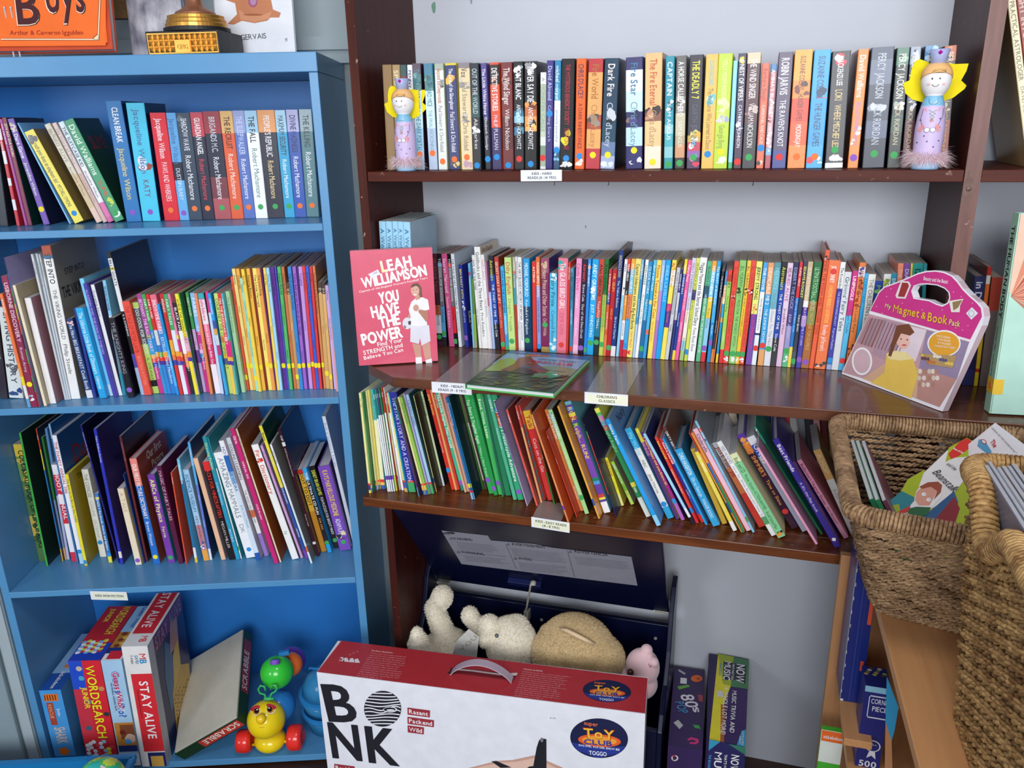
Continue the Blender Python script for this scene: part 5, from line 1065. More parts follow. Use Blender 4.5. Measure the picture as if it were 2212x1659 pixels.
# --- fairy dolls
M['felt'] = mat('yellow_felt', 'f0dc18', .9, noise=(80, .06), bump=(400, .3))
M['feather'] = mat('pink_feather', 'e6c6ce', .7, sheen=.5, noise=(30, .1))
def fairy(loc, rz, s, label, dy=0):
    r = tag(empty('fairy_doll', loc, (0, 0, rz)), label, 'doll', 'painted wooden fairy dolls on the top brown shelf')
    k = s; m = MB()
    m.lathe([(.0, 0, '9cccf0'), (.0215 * k, 0, '9cccf0'), (.0225 * k, .004 * k, '9cccf0'), (.022 * k, .014 * k, 'd0bce4'), (.0225 * k, .03 * k, 'd0bce4'), (.0236 * k, .05 * k, 'd0bce4'), (.0236 * k, .07 * k, 'd0bce4'), (.022 * k, .088 * k, 'd0bce4'), (.0185 * k, .105 * k, '80bcdc'), (.0165 * k, .113 * k, '80bcdc'), (.0135 * k, .121 * k, 'f0eef0'), (.017 * k, .125 * k, 'f0eef0'), (.0215 * k, .133 * k, 'f0eef0'), (.0238 * k, .143 * k, 'f0eef0'), (.0236 * k, .153 * k, 'f0eef0'), (.0205 * k, .163 * k, 'f0eef0'), (.014 * k, .170 * k, 'f0eef0'), (.004 * k, .173 * k, 'f0eef0')], 40)
    def front(x, z, lift=.0004):               # a point on the painted front of the doll
        prof = [(0, .0215), (.014, .022), (.05, .0236), (.07, .0236), (.088, .022), (.105, .0185), (.121, .0136), (.133, .0215), (.143, .0238), (.153, .0236), (.163, .0205), (.172, .006)]
        z_ = z / k; R_ = prof[-1][1]
        for (a, ra), (b, rb) in zip(prof, prof[1:]):
            if a <= z_ <= b: R_ = ra + (rb - ra) * (z_ - a) / (b - a); break
        R_ = R_ * k + lift; x = max(-R_ * .98, min(R_ * .98, x)); return (x, -math.sqrt(R_ * R_ - x * x), z)
    def paint(pts, col, lift=.0005): m.add([front(x * k, z * k, lift) for x, z in pts], [tuple(range(len(pts)))], col)
    def line(pts, col, wd=.0007, lift=.0008):
        for (x0, z0), (x1, z1) in zip(pts, pts[1:]):
            L_ = math.hypot(x1 - x0, z1 - z0) or 1; nx, nz = -(z1 - z0) / L_ * wd / 2, (x1 - x0) / L_ * wd / 2
            paint([(x0 + nx, z0 + nz), (x0 - nx, z0 - nz), (x1 - nx, z1 - nz), (x1 + nx, z1 + nz)], col, lift)
    el = lambda x, z, rx, rz_, n=12: [(x + rx * math.cos(2 * PI * i / n), z + rz_ * math.sin(2 * PI * i / n)) for i in range(n)]
    paint(el(-.0075, .148, .0013, .0016), '3a3a40'); paint(el(.0042, .148, .0013, .0016), '3a3a40'); line([(-.007, .139), (-.0045, .1365), (-.0015, .1355), (.002, .1365), (.0042, .139)], '3a2a2a')
    paint(el(-.0125, .139, .0026, .0022), 'f0c4c0'); paint(el(.011, .139, .0026, .0022), 'f0c8c4')
    paint([(-.0075, .116), (.0055, .116), (.0055, .1105), (.002, .108), (-.004, .108), (-.0075, .1105)], 'f4f0f2'); line([(-.0075, .117), (-.0075, .1105), (-.004, .1078), (.002, .1078), (.0055, .1105), (.0055, .117)], '4a5a6a')
    paint([(-.009, .1), (.009, .1), (.0, .08)], 'a8d8b0'); line([(-.012, .101), (0, .079), (.0105, .101)], 'e09098', .0022, .0009); line([(-.0185, .1015), (.0185, .1015)], '4a5060')
    for q in range(3): line([(-.006 + q * .002, .098 - q * .006), (.005 - q * .001, .092 - q * .006)], '4a8a5a'); line([(.006 - q * .002, .098 - q * .006), (-.005 + q * .001, .092 - q * .006)], '4a8a5a')
    line([(-.0145, .1), (-.017, .085), (-.014, .073), (-.0065, .064)], '5a5068'); line([(.016, .1), (.0165, .088), (.011, .073), (.004, .064)], '5a5068')
    paint([(-.0135, .076), (-.0095, .072), (-.0155, .062), (-.0195, .066)], 'e89898', .0010); paint([(.0105, .076), (.0065, .072), (.0115, .062), (.0155, .066)], 'e89898', .0010)
    paint(el(-.0055, .066, .0042, .0038), 'f4f0f2', .0012); paint(el(.0035, .066, .0042, .0038), 'f4f0f2', .0012); line(el(-.0055, .066, .0042, .0038) + [(-.0013, .066)], '5a5068', .0005, .0014); line(el(.0035, .066, .0042, .0038) + [(.0077, .066)], '5a5068', .0005, .0014)
    for x, z in ((-.017, .082), (.013, .084), (.0135, .07), (-.0085, .056), (-.003, .047), (.015, .048), (-.018, .045), (.008, .038)): paint(el(x, z, .0013, .0013, 8), '5a5070')
    m.build('body', 'paint', r, smooth=True)
    hr = MB(); hr.lathe([(.0246 * k, .1515 * k), (.0246 * k, .157 * k), (.0215 * k, .165 * k), (.015 * k, .172 * k), (.004 * k, .1755 * k)], 40, col='f0bc7c')
    for i in range(40):                          # parted fringe
        a = 2 * PI * i / 40; v = hr.v[i]; fr = max(0, -math.sin(a)); x_ = math.cos(a); hr.v[i] = (v[0], v[1], v[2] + (.0105 * fr - .004 * (1 - fr) - .0045 * fr * abs(x_ - .1) ** .6 * 1.2) * k)
    hr.build('hair', 'paint', r, smooth=True)
    cr = MB(); cr.lathe([(.0118 * k, .170 * k), (.0135 * k, .184 * k, 'a8b0d8'), (.0158 * k, .195 * k, 'e8c890'), (.0148 * k, .195 * k, 'e8c890'), (.011 * k, .172 * k, 'a8b0d8')], 28, col='a8b0d8')
    cr.build('crown', 'print', r, smooth=True)
    g = MB(); g.add([(-.0038, -.0155 * k, .1895 * k), (0, -.0155 * k, .1855 * k), (.0038, -.0155 * k, .1895 * k), (0, -.0155 * k, .1935 * k), (0, -.0185 * k, .1895 * k)], [(0, 1, 4), (1, 2, 4), (2, 3, 4), (3, 0, 4)], 'b818a0'); g.build('jewel', 'print', r)
    wg = [(-.004, .118), (-.014, .113), (-.03, .118), (-.041, .128), (-.0455, .144), (-.037, .148), (-.0365, .164), (-.033, .176), (-.027, .18), (-.014, .175), (-.008, .168), (.014, .172), (.024, .17), (.0425, .17), (.041, .159), (.0355, .145), (.044, .137), (.042, .132), (.028, .119), (.013, .113)]
    wm = MB(); pts = [(x * k * 1.1, .021 * k, (.145 + (z - .145) * 1.06) * k) for x, z in wg]; tri = mathutils.geometry.tessellate_polygon([[Vector((p[0], p[2], 0)) for p in pts]])
    wm.add(pts, [tuple(q) for q in tri], 'f0dc18'); wm.add([(p[0], p[1] + .0018, p[2]) for p in pts], [tuple(q)[::-1] for q in tri], 'f0dc18'); b_ = len(wm.v); wm.v += [tuple(p) for p in pts] + [(p[0], p[1] + .0018, p[2]) for p in pts]; n_ = len(pts)
    for i in range(n_): j = (i + 1) % n_; wm.f.append((b_ + i, b_ + j, b_ + n_ + j, b_ + n_ + i)); wm.c.append('f0dc18'); wm.m.append(0)
    wm.build('wings', 'felt', r)
    fm = MB(); rn = random.Random(int(rz * 100) + 5)
    for i in range(2600):
        a = rn.uniform(0, 2 * PI); el_ = rn.uniform(-.55, .8); R0 = .021 * k; L_ = rn.uniform(.008, .026) * k * (1 if rn.random() < .8 else 1.35); z0 = rn.uniform(.010, .026) * k
        d = Vector((math.cos(a) * math.cos(el_), math.sin(a) * math.cos(el_) * .6, math.sin(el_))); p0 = Vector((math.cos(a) * R0, math.sin(a) * R0, z0)); p1 = p0 + d * L_ * .55; p2 = p0 + d * L_ + Vector((0, 0, -L_ * .25)); p2.z = max(p2.z, .0012); p1.z = max(p1.z, .0012); sd = Vector((-math.sin(a), math.cos(a), rn.uniform(-1, 1))).normalized() * rn.uniform(.00015, .0004)
        fm.add([p0 - sd, p0 + sd, p1 + sd * .7, p1 - sd * .7, p2], [(0, 1, 2, 3), (3, 2, 4)], rn.choice(['f4ccd6', 'f8e0e6', 'f8f0f0', 'ece0e0', 'f0c8d2']))
    fm.build('feather_trim', 'matt', r)
    return r
P1 = atY(877, 363, -.270); fairy((P1.x, -.266, Z1), .12, .93, 'fairy doll with yellow wings standing in front of the leftmost books, top brown shelf')
P1 = atY(2001, 363, -.270); fairy((P1.x - .003, -.2705, Z1), -.12, 1.0, 'fairy doll with yellow wings standing in front of the rightmost books, top brown shelf')
# ================= top of the blue bookcase =================
def boxpx(name, mtl, pts, depth, up=None): pass
def BP(px, py, yl): p = BL.ony(px, py, yl); return BL.w(p.x, p.y, p.z)
# orange hardback on a wire stand
ex, ey, ez = BL.ex, BL.ey, Vector((0, 0, 1))
L0 = BL.ony(245, 112, .03); z0 = BZT + .008; wd, hh = .30, .26
def bplane(xl, yl, z, lean=.0, yawd=0.0, crop=(0, 0, 1)):
    U = (ex * math.cos(yawd) + ey * math.sin(yawd)); bk = Vector((-U.y, U.x, 0)); return Pl(BL.w(xl, yl, z), U, ez * math.cos(lean) + bk * math.sin(lean), crop)
pr = BL.ony(245, 112, .03); P = bplane(pr.x - .30, .03, pr.z + .0052, .16, 0, (0, 0, 6.9125))
m = MB(); slab(m, P, 0, 0, .30, .27, -.003, 0, 'c84a28'); slab(m, P, 0, 0, .2985, .27, -.028, -.025, 'b84428')
P.poly(m, [(-900, -900), (1580, -900), (1580, 680), (-900, 700)], 'f4702a', .0045); slab(m, P, 0, .012, .292, .268, 0, .0040, 'f4702a')
for a_ in (([(15, 570), (1480, 575), (1480, 605), (15, 602)], '7a2818'), ([(15, 577), (1476, 580), (1476, 598), (15, 594)], 'f8dcb8'), ([(1475, -50), (1508, -50), (1482, 600), (1448, 600)], '7a2818'), ([(1484, -50), (1500, -50), (1474, 594), (1456, 594)], 'f8dcb8'), ([(1375, 600), (1400, 550), (1450, 512), (1482, 512), (1482, 602)], '7a2818'), ([(1390, 594), (1412, 556), (1455, 522), (1474, 522), (1474, 594)], 'f8dcb8')): P.poly(m, a_[0], a_[1], .0048 if a_[1] == '7a2818' else .0050)
P.text(m, 'Arthur & Cameron Iggulden', 150, 520, 1250, 515, 66, 'a8341a', True, .005)
for c_, l_, o_ in (('2e2222', .0052, 12), ('f8e0d0', .0054, 0), ('4a2024', .0056, 4)):
    k = 0 if c_ == 'f8e0d0' else (8 if c_ == '2e2222' else -14)
    P.text(m, 'B', 255 + o_ - k / 2, 370 + k, 660 + o_ + k / 2, 365 + k, 560 + k, c_, True, l_); P.text(m, 'oys', 690 + o_ - k / 2, 190 + k, 1305 + o_ + k / 2, 180 + k, 520 + k, c_, True, l_)
o = m.build('hardback_book', 'print'); mm = MB(); slab(mm, P, .002, .003, .296, .267, -.0248, -.0032, 'a0a0b8'); mm.build('page_block', 'white_paper', o)
tag(o, 'orange hardback with ornate lettering standing on top of the blue bookcase', 'book'); settle(o)
st = tag(empty('wire_book_stand'), 'white wire stand holding the orange hardback on the blue bookcase', 'book stand')
M['whitewire'] = mat('white_coated_wire', 'e8e8f0', .35)
for px in (65, 160):
    q = P.at(px, 119, .006); q2 = P.at(px - 3, 107, .008); base = BL.loc(q); m = MB(); zb = BZT + .0022
    m.tube([q2, q, Vector((q.x, q.y, zb)), BL.w(base.x, base.y + .06, zb), BL.w(base.x, base.y + .09, zb), BL.w(base.x, base.y + .12, zb + .14)], .0018); m.build('wire_leg', 'whitewire', st, smooth=True)
settle(st)
# black and white photo book and white hardback behind the trophy
def standing(px0, px1, pyb, yl, h, t, col, lean, name, pgs=True):
    a_, b_ = BL.ony(px0, pyb[0], yl), BL.ony(px1, pyb[1], yl); P = bplane(a_.x, yl, BZT + .0008 + t * math.sin(lean), lean); w_ = b_.x - a_.x; m = MB()
    slab(m, P, 0, 0, w_, h, -.002, 0, col); slab(m, P, 0, 0, w_, h, -t, -t + .002, col); slab(m, P, -.0005, 0, .0015, h, -t, 0, col); return P, m, w_
M['marble'] = mat('grey_white_photo_print', 'e2e0e8', .4, var='5a5a72', noise=(38, .5, (1, 1, .45)))
P, m, w = standing(286, 402, (116, 114), .195, .24, .02, 'e8e8ee', .10, 'x')
o = m.build('hardback_book', 'marble'); mm = MB(); slab(mm, P, .002, .002, w - .003, .237, -.0178, -.0022, 'e0e0e0'); mm.build('page_block', 'white_paper', o)
tag(o, 'hardback with mottled grey and white cover standing behind the trophy', 'book'); settle(o)
P, m, w = standing(470, 637, (108, 104), .185, .25, .016, 'eceef4', .14, 'x'); P.crop = (0, 0, 2.9105)
P.poly(m, [(1360, -20), (1700, -20), (1716, 60), (1765, 80), (1755, 110), (1700, 110), (1680, 130), (1600, 145), (1520, 130), (1470, 155), (1430, 150), (1490, 90), (1478, 20)], 'c88058', .0006)
P.poly(m, [(1500, 60), (1560, 100), (1640, 100), (1710, 70), (1690, 118), (1600, 138), (1510, 122)], 'd8946c', .0008); P.ell(m, 1590, 8, 30, 38, 'a85878', .001); P.ell(m, 1592, 5, 20, 28, 'b888b0', .0012); P.ell(m, 1590, 92, 60, 6, 'a86038', .0012)
P.text(m, 'RICKY GERVAIS', 1380, 262, 1678, 240, 34, '4a4a52', False, .001); P.text(m, 'ff', 1795, 262, 1810, 260, 22, '4a4a52', True, .001)
o = m.build('hardback_book', 'print'); mm = MB(); slab(mm, P, .002, .002, w - .003, .247, -.0138, -.0022, 'e0e0e0'); mm.build('page_block', 'white_paper', o)
tag(o, 'white hardback with a brown cartoon lump on its cover, right of the trophy', 'book'); settle(o)
m = MB(); a_ = BL.ony(242, 40, .30); b_ = BL.ony(300, 40, .30); m.box(0, 0, 0, 1, 1, 1); m.v = [tuple(BL.w(a_.x - .03 + v[0] * (b_.x - a_.x + .06), .30 + v[1] * .03, a_.z + v[2] * .3)) for v in m.v]
M['cork'] = mat('brown_cork', '8a6840', .85, noise=(40, .3), bump=(120, .4)); o = m.build('cork_board', 'cork'); tag(o, 'brown cork board on the wall behind the orange hardback', 'board'); settle(o)
# trophy
M['gold'] = mat('gold_plastic', 'd09a48', .3, .75, noise=(30, .1)); M['copper'] = mat('bronze_coated_stem', '9a6448', .38, .4); M['black'] = mat('black_textured_plastic', '1e1e22', .5, bump=(60, .4))
A = BL.ony(319, 110, .045); B = BL.ony(482, 105, .045); w = B.x - A.x; yaw_ = -.12; P = bplane(A.x, .045, BZT + .0008, 0, yaw_, (0, 0, 2.9105)); h = .047; dp = .13
tr = tag(empty('trophy'), 'gold and black trophy with a studded base standing on the blue bookcase', 'trophy')
m = MB(); slab(m, P, 0, 0, w, h, -dp, 0, '1e1e22'); m.build('base_box', 'black', tr, bevel=.0015)
m = MB(); slab(m, P, .003, .003, w - .003, h - .004, 0, .001, 'd09a48'); nx_, nz_ = 13, 3; sx_, sz_ = (w - .008) / nx_, (h - .011) / nz_
for i in range(nx_):
    for j in range(nz_):
        if 5 <= i <= 7 and j < 2: continue
        u, v = .004 + i * sx_, .005 + j * sz_; m.add([P.W(u + .0004, v + .0004, .001), P.W(u + sx_ - .0004, v + .0004, .001), P.W(u + sx_ - .0004, v + sz_ - .0004, .001), P.W(u + .0004, v + sz_ - .0004, .001), P.W(u + sx_ / 2, v + sz_ / 2, .0065)], [(0, 1, 4), (1, 2, 4), (2, 3, 4), (3, 0, 4)])
slab(m, P, .004 + 5.1 * sx_, .005, .004 + 7.9 * sx_, .005 + 1.9 * sz_, .001, .004, 'd09a48'); put_text(m, 'OMG', P.W(.004 + 6.5 * sx_, .005 + .5 * sz_, .005), P.U, P.V, sx_ * 2, sz_ * .8, 'd09a48', True, 'c'); put_text(m, 'OMG', P.W(.004 + 6.5 * sx_, .005 + .5 * sz_, .0055), P.U, P.V, sx_ * 2, sz_ * .8, 'd09a48', True, 'c')
m.build('studded_front', 'gold', tr)
ctr = P.W(w * .56, h, -dp * .45); m = MB(); m.lathe([(.066, 0), (.068, .001), (.068, .008), (.064, .009)], 48, c=tuple(ctr)); m.build('black_ring', 'black', tr, smooth=False)
m = MB(); m.lathe([(.0635, .0092), (.0635, .016), (.061, .018), (.0605, .024), (.058, .026), (.0575, .032), (.050, .034)], 48, c=tuple(ctr)); m.build('gold_tiers', 'gold', tr)
m = MB(); m.lathe([(.044, .0342), (.040, .040), (.028, .046), (.018, .054), (.016, .07), (.02, .1), (.03, .13), (.034, .15), (.02, .165)], 40, c=tuple(ctr)); m.build('stem', 'copper', tr, smooth=True)
settle(tr)
# ================= games in the bottom of the blue bookcase =================
def game_box(px, name, label, bands, top, side, prints, depth=.245, cat='board game', lid=None, topprint=None):
    """px: front top-left, top-right, bottom-left, bottom-right"""
    bl = BL.onz(*px[2], BZ0 + .0005); Y = bl.y; tl = BL.ony(*px[0], Y); tr_ = BL.ony(*px[1], Y); br = BL.ony(*px[3], Y); w_ = tr_.x - tl.x; h_ = tl.z - BZ0 - .0005
    an = math.atan2(tl.x - bl.x, h_); root_ = tag(empty(name), label, cat)
    P = Pl(BL.w(bl.x, Y, BZ0 + .0005), ex * math.cos(an) - ez * math.sin(an), ez * math.cos(an) + ex * math.sin(an))
    if an > 0: P.O = P.O + ez * (w_ * math.sin(an))
    m = MB(); z_ = 0
    slab(m, P, 0, 0, w_, h_, -min(depth, .33 - Y), 0, side)
    prints(P, m, w_, h_, min(depth, .33 - Y)); m.build('carton', 'print', root_); settle(root_); root_.location.z = BZ0 + .0006; return root_
def facef(P, m, w_, h_):
    return lambda u0, v0, u1, v1, c, l=.0004: m.quad(P.W(u0 * w_, v0 * h_, l), P.W(u1 * w_, v0 * h_, l), P.W(u1 * w_, v1 * h_, l), P.W(u0 * w_, v1 * h_, l), c)
def topf(P, m, w_, h_, d_):
    return lambda u0, v0, u1, v1, c, l=.0004: m.quad(P.W(u0 * w_, h_ + l, -v0 * d_), P.W(u1 * w_, h_ + l, -v0 * d_), P.W(u1 * w_, h_ + l, -v1 * d_), P.W(u0 * w_, h_ + l, -v1 * d_), c)
def vtext(P, m, s_, u, v0, v1, w_, h_, cap, col, l=.0009, bold=True):   # reading downwards
    put_text(m, s_, P.W(u * w_, v1 * h_, l), -P.V, P.U, (v1 - v0) * h_, cap * w_, col, bold)
def ttext(P, m, s_, u, v0, v1, w_, h_, d_, cap, col, l=.0009): put_text(m, s_, P.W(u * w_, h_ + l, -v1 * d_), P.N, P.U, (v1 - v0) * d_, cap * w_, col, True)
def blob(P, m, u, v, r, w_, h_, col, l, n=9, seed=0, top=None):
    rn = random.Random(seed); pts = [(r * (1 + .25 * rn.random()) * math.cos(2 * PI * i / n), r * (1 + .25 * rn.random()) * math.sin(2 * PI * i / n)) for i in range(n)]
    if top: m.add([P.W(u * w_ + a, h_ + l, -v * top - b_) for a, b_ in pts][::-1], [tuple(range(n))[::-1]], col)
    else: m.add([P.W(min(max(u * w_ + a, .001), w_ - .001), min(max(v * h_ + b_, .001), h_ - .001), l) for a, b_ in pts], [tuple(range(n))], col)
def pr1(P, m, w_, h_, d_):
    f = facef(P, m, w_, h_); t_ = topf(P, m, w_, h_, d_); f(0, 0, 1, .13, '2848a0'); f(.15, .86, .8, .95, 'e87828'); f(.2, .55, .5, .84, 'a84838', .0005); vtext(P, m, 'RESCUE', .26, .57, .82, w_, h_, .16, 'e8a078'); vtext(P, m, 'Swim', .62, .66, .76, w_, h_, .14, 'f0f0f8'); vtext(P, m, 'SHARK', .3, .3, .52, w_, h_, .5, 'e0c0a8', .0010); blob(P, m, .5, .2, .013, w_, h_, 'e87828', .0008, 5, 2)
    for k in range(5): f(.18 + .12 * k, .87, .22 + .12 * k, .94, '3a2018', .0006)
    t_(0, 0, 1, .28, '2452a8'); t_(0, .28, 1, 1, '8fb8e0'); ttext(P, m, 'nickelodeon', .45, .02, .3, w_, h_, d_, .2, 'f0f4fc')
    for k in range(6): blob(P, m, .5, .4 + .1 * k, .008, w_, h_, 'e88838', .0006 + .0001 * k, 5, k, d_)
game_box([(84, 1492), (131, 1491), (124, 1655), (160, 1655)], 'game_box', 'light blue board game box with orange pictures, leftmost in the bottom of the blue bookcase', 0, 0, '4a9adc', pr1)
def pr2(P, m, w_, h_, d_):
    f = facef(P, m, w_, h_); t_ = topf(P, m, w_, h_, d_); f(0, .74, .42, 1, '2a50c8'); f(.42, .3, 1, 1, 'd82c38'); f(0, .3, .42, .74, 'c83848', .00035); f(0, 0, 1, .3, 'd0303c'); f(0, 0, .3, .12, '3a58c8', .0005)
    vtext(P, m, 'WORDSEARCH', .48, .26, .95, w_, h_, .30, '6a2a10', .0008); vtext(P, m, 'WORDSEARCH', .5, .265, .955, w_, h_, .28, 'f8e830', .0011); vtext(P, m, 'JUNIOR', .26, .42, .76, w_, h_, .17, 'f8e030')
    for k in range(30):
        blob(P, m, .1 + .11 * (k % 8), .04 + .055 * (k // 8 + (k % 3) * .3), .0055, w_, h_, ['f0f4f8', 'a8d0ec', 'f0e840', 'e84858'][k % 4 if k % 8 > 2 else 0], .0006 + .00002 * k, 8, k)
    for k, (u, v, c) in enumerate(((.3, .93, 'c8b8a8'), (.32, .84, '50a8c8'), (.42, .62, '7a7a88'), (.88, .74, 'c89058'), (.9, .5, '3a3a40'), (.25, .37, '48607a'))): blob(P, m, u, v, .007, w_, h_, c, .0007, 8, k)
    t_(0, 0, 1, .3, '2848c0'); t_(0, .3, 1, 1, 'c02c38'); ttext(P, m, 'WORDSEARCH', .55, .45, 1.0, w_, h_, d_, .28, 'e8e040'); ttext(P, m, 'JUNIOR', .2, .6, .95, w_, h_, d_, .16, 'e8e040')
    for k in range(36): blob(P, m, .12 + .13 * (k % 6), .14 + .035 * (k // 6) + .02 * (k % 2), .006, w_, h_, ['f0f4f8', 'd83848', '88b8e8', 'd8e050'][k % 4], .0006 + .00002 * k, 8, k, d_)
game_box([(146.7, 1429.5), (216.4, 1427), (192, 1656), (254, 1655)], 'game_box', 'red and blue board game box with yellow wordsearch lettering, bottom of the blue bookcase', 0, 0, 'b83040', pr2)
def pr3(P, m, w_, h_, d_):
    f = facef(P, m, w_, h_); t_ = topf(P, m, w_, h_, d_); f(0, 0, 1, .12, 'e8eef4'); f(.15, .02, .8, .11, 'd82c38', .0006); f(.05, .14, 1, .42, 'c88838'); f(.05, .14, 1, .2, '2a3a78', .0005); f(.3, .26, 1, .4, '8a5030', .0006)
    vtext(P, m, 'Guess Who?', .40, .40, .90, w_, h_, .36, '3a58b8', .0008); vtext(P, m, 'Guess Who?', .43, .41, .895, w_, h_, .31, 'f0e8f0', .0010); vtext(P, m, 'Guess Who?', .45, .415, .89, w_, h_, .28, 'd83050', .0012); vtext(P, m, 'THE ORIGINAL GUESSING GAME', .26, .5, .8, w_, h_, .08, '3a4a6a')
    blob(P, m, .75, .27, .013, w_, h_, 'e8c0a8', .0010, 10, 1); blob(P, m, .6, .24, .008, w_, h_, '5aa8e0', .0012, 8, 2); blob(P, m, .4, .33, .007, w_, h_, '7a2a28', .0012, 8, 3)
    t_(0, 0, 1, .12, 'e8eef4'); t_(.2, .02, .9, .16, 'd83040', .0006); t_(0, .12, 1, .22, '243c80'); t_(0, .22, 1, .5, 'b88038'); t_(0, .5, 1, 1, '98c4e8'); ttext(P, m, 'Guess Who?', .35, .5, .98, w_, h_, d_, .25, '2a60b0')
    for k in range(7): blob(P, m, .3 + .2 * (k % 3), .25 + .035 * k, .007, w_, h_, ['7a3a28', 'd8b050', 'c83838'][k % 3], .0007 + .0001 * k, 7, k, d_)
game_box([(217.6, 1428), (262, 1426), (262, 1655), (305, 1655)], 'game_box', 'pale blue guessing game box between the red box and the white and red box', 0, 0, 'a8cce8', pr3)
def pr4(P, m, w_, h_, d_):
    f = facef(P, m, w_, h_); t_ = topf(P, m, w_, h_, d_); f(.18, .13, 1, .78, 'd83038'); f(.3, .0, 1, .12, '28306a'); f(.4, 0, .9, .09, 'd8a850', .0006)
    vtext(P, m, 'STAY ALIVE', .45, .2, .72, w_, h_, .34, 'f8f4f4'); vtext(P, m, 'MB', .62, .85, .94, w_, h_, .26, 'd83040'); vtext(P, m, 'B', .62, .85, .895, w_, h_, .26, '2898d0', .0011); vtext(P, m, 'GAMES', .45, .86, .93, w_, h_, .12, '4a8ab0'); vtext(P, m, '7-Adult', .28, .86, .93, w_, h_, .1, '6a7078'); vtext(P, m, 'The ultimate survival game', .3, .25, .65, w_, h_, .08, '8a1c24')
    t_(.0, .0, 1, .22, 'e4e4e2'); t_(.1, .22, .9, 1, 'd03038'); ttext(P, m, 'STAY ALIVE', .3, .32, 1.0, w_, h_, d_, .36, 'f4eeee'); ttext(P, m, 'MB', .55, .06, .17, w_, h_, d_, .28, 'd83040')
    X = w_ + .0004; q = lambda pts, c, l=0: m.add([P.W(X + l, v * h_, -u * d_) for u, v in pts], [tuple(range(len(pts)))], c)
    q([(.14, 0), (1, 0), (1, 1), (.14, 1)], '2c3058'); q([(.14, .86), (1, .86), (1, 1), (.14, 1)], '7a3058', .0003); q([(0, 0), (.14, 0), (.14, 1), (0, 1)], 'b8b8bc', .0002)
    put_text(m, 'STAY ALIVE', P.W(X + .0006, h_ * .88, -.18 * d_), -P.N, P.V, .78 * d_, .1 * h_, '9a88a8', True)
    q([(.3, .3), (.5, .35), (.55, .75), (.4, .85), (.28, .6)], '3a6a90', .0005); q([(.35, .05), (.9, .08), (.95, .4), (.6, .55), (.4, .4)], 'c8a050', .0006); q([(.45, .4), (.72, .5), (.75, .72), (.55, .66)], 'd8b058', .0007); q([(.5, .7), (.75, .66), (.8, .88), (.6, .92)], 'b88878', .0006)
    for k in range(60): u, v = .42 + .045 * (k % 11), .1 + .045 * (k // 11) + .01 * (k % 3); q([(u, v), (u + .014, v), (u + .014, v + .016), (u, v + .016)], '2a2030', .0008)
game_box([(262, 1398), (317.5, 1392), (308, 1657), (349, 1657)], 'game_box', 'white and red board game box with worn corner, tallest one in the blue bookcase', 0, 0, 'e6e4e2', pr4)
# word game box tipped against it
A = BL.onz(376, 1650, BZ0 + .001); C = BL.ony(519, 1569, A.y); an = math.atan2(C.z - BZ0, C.x - A.x); w_ = math.hypot(C.x - A.x, C.z - BZ0); t = .042; R3 = BL.ony(572, 1344, .29); bvec = (R3 - C); Bk = .30
O_ = BL.w(A.x + .004, A.y, BZ0 + t * math.cos(an) * 1.0 + .001); U = ex * math.cos(an) + ez * math.sin(an); Nn = -ex * math.sin(an) + ez * math.cos(an)
Vb = ex * bvec.x + ey * bvec.y + ez * bvec.z; P = Pl(O_, U, Vb); Vb = P.V; Nn = P.N; w_ *= .95; gb = tag(empty('game_box'), 'old green word game box tipped on its side against the white and red box', 'board game')
m = MB(); slab(m, P, .0025, .0025, w_ - .0025, Bk - .0025, -t * .55, 0, 'c4bfb0'); m.build('box_base', 'matt', gb, bevel=.001)
m = MB(); slab(m, P, 0, 0, w_, Bk, -t, -t + .002, '1c3c28'); slab(m, P, 0, 0, w_, .0018, -t, -.004, '1c3c28'); slab(m, P, w_ - .0018, 0, w_, Bk, -t, -.004, '1c3c28'); slab(m, P, 0, 0, .0018, Bk, -t, -.004, '1c3c28'); slab(m, P, 0, Bk - .0018, w_, Bk, -t, -.004, '1c3c28')
Fp = Pl(P.O, P.U, P.N); nV = -Vb
m.quad(*[P.O + U * a_ + Nn * b_ + nV * .0004 for a_, b_ in ((w_ * .35, -t + .004), (w_ * .97, -t + .004), (w_ * .97, -.008), (w_ * .35, -.008))], 'c83c34')
put_text(m, 'SCRABBLE', P.O + U * (w_ * .94) + Nn * (-.012) + nV * .0009, -U, -Nn, w_ * .55, t * .45, 'f0ece0', True)
m.quad(*[P.O + U * (w_ + .0004) + Vb * a_ + Nn * b_ for a_, b_ in ((Bk * .3, -t + .004), (Bk * .9, -t + .004), (Bk * .9, -.008), (Bk * .3, -.008))], '8a3038')
put_text(m, 'SCRABBLE', P.O + U * (w_ + .0009) + Vb * (Bk * .33) + Nn * (-t + .012), Vb, Nn, Bk * .5, t * .45, 'd8c8c0', True)
m.build('lid', 'print', gb, bevel=.0006); settle(gb); gb.location.z = BZ0 + .0006
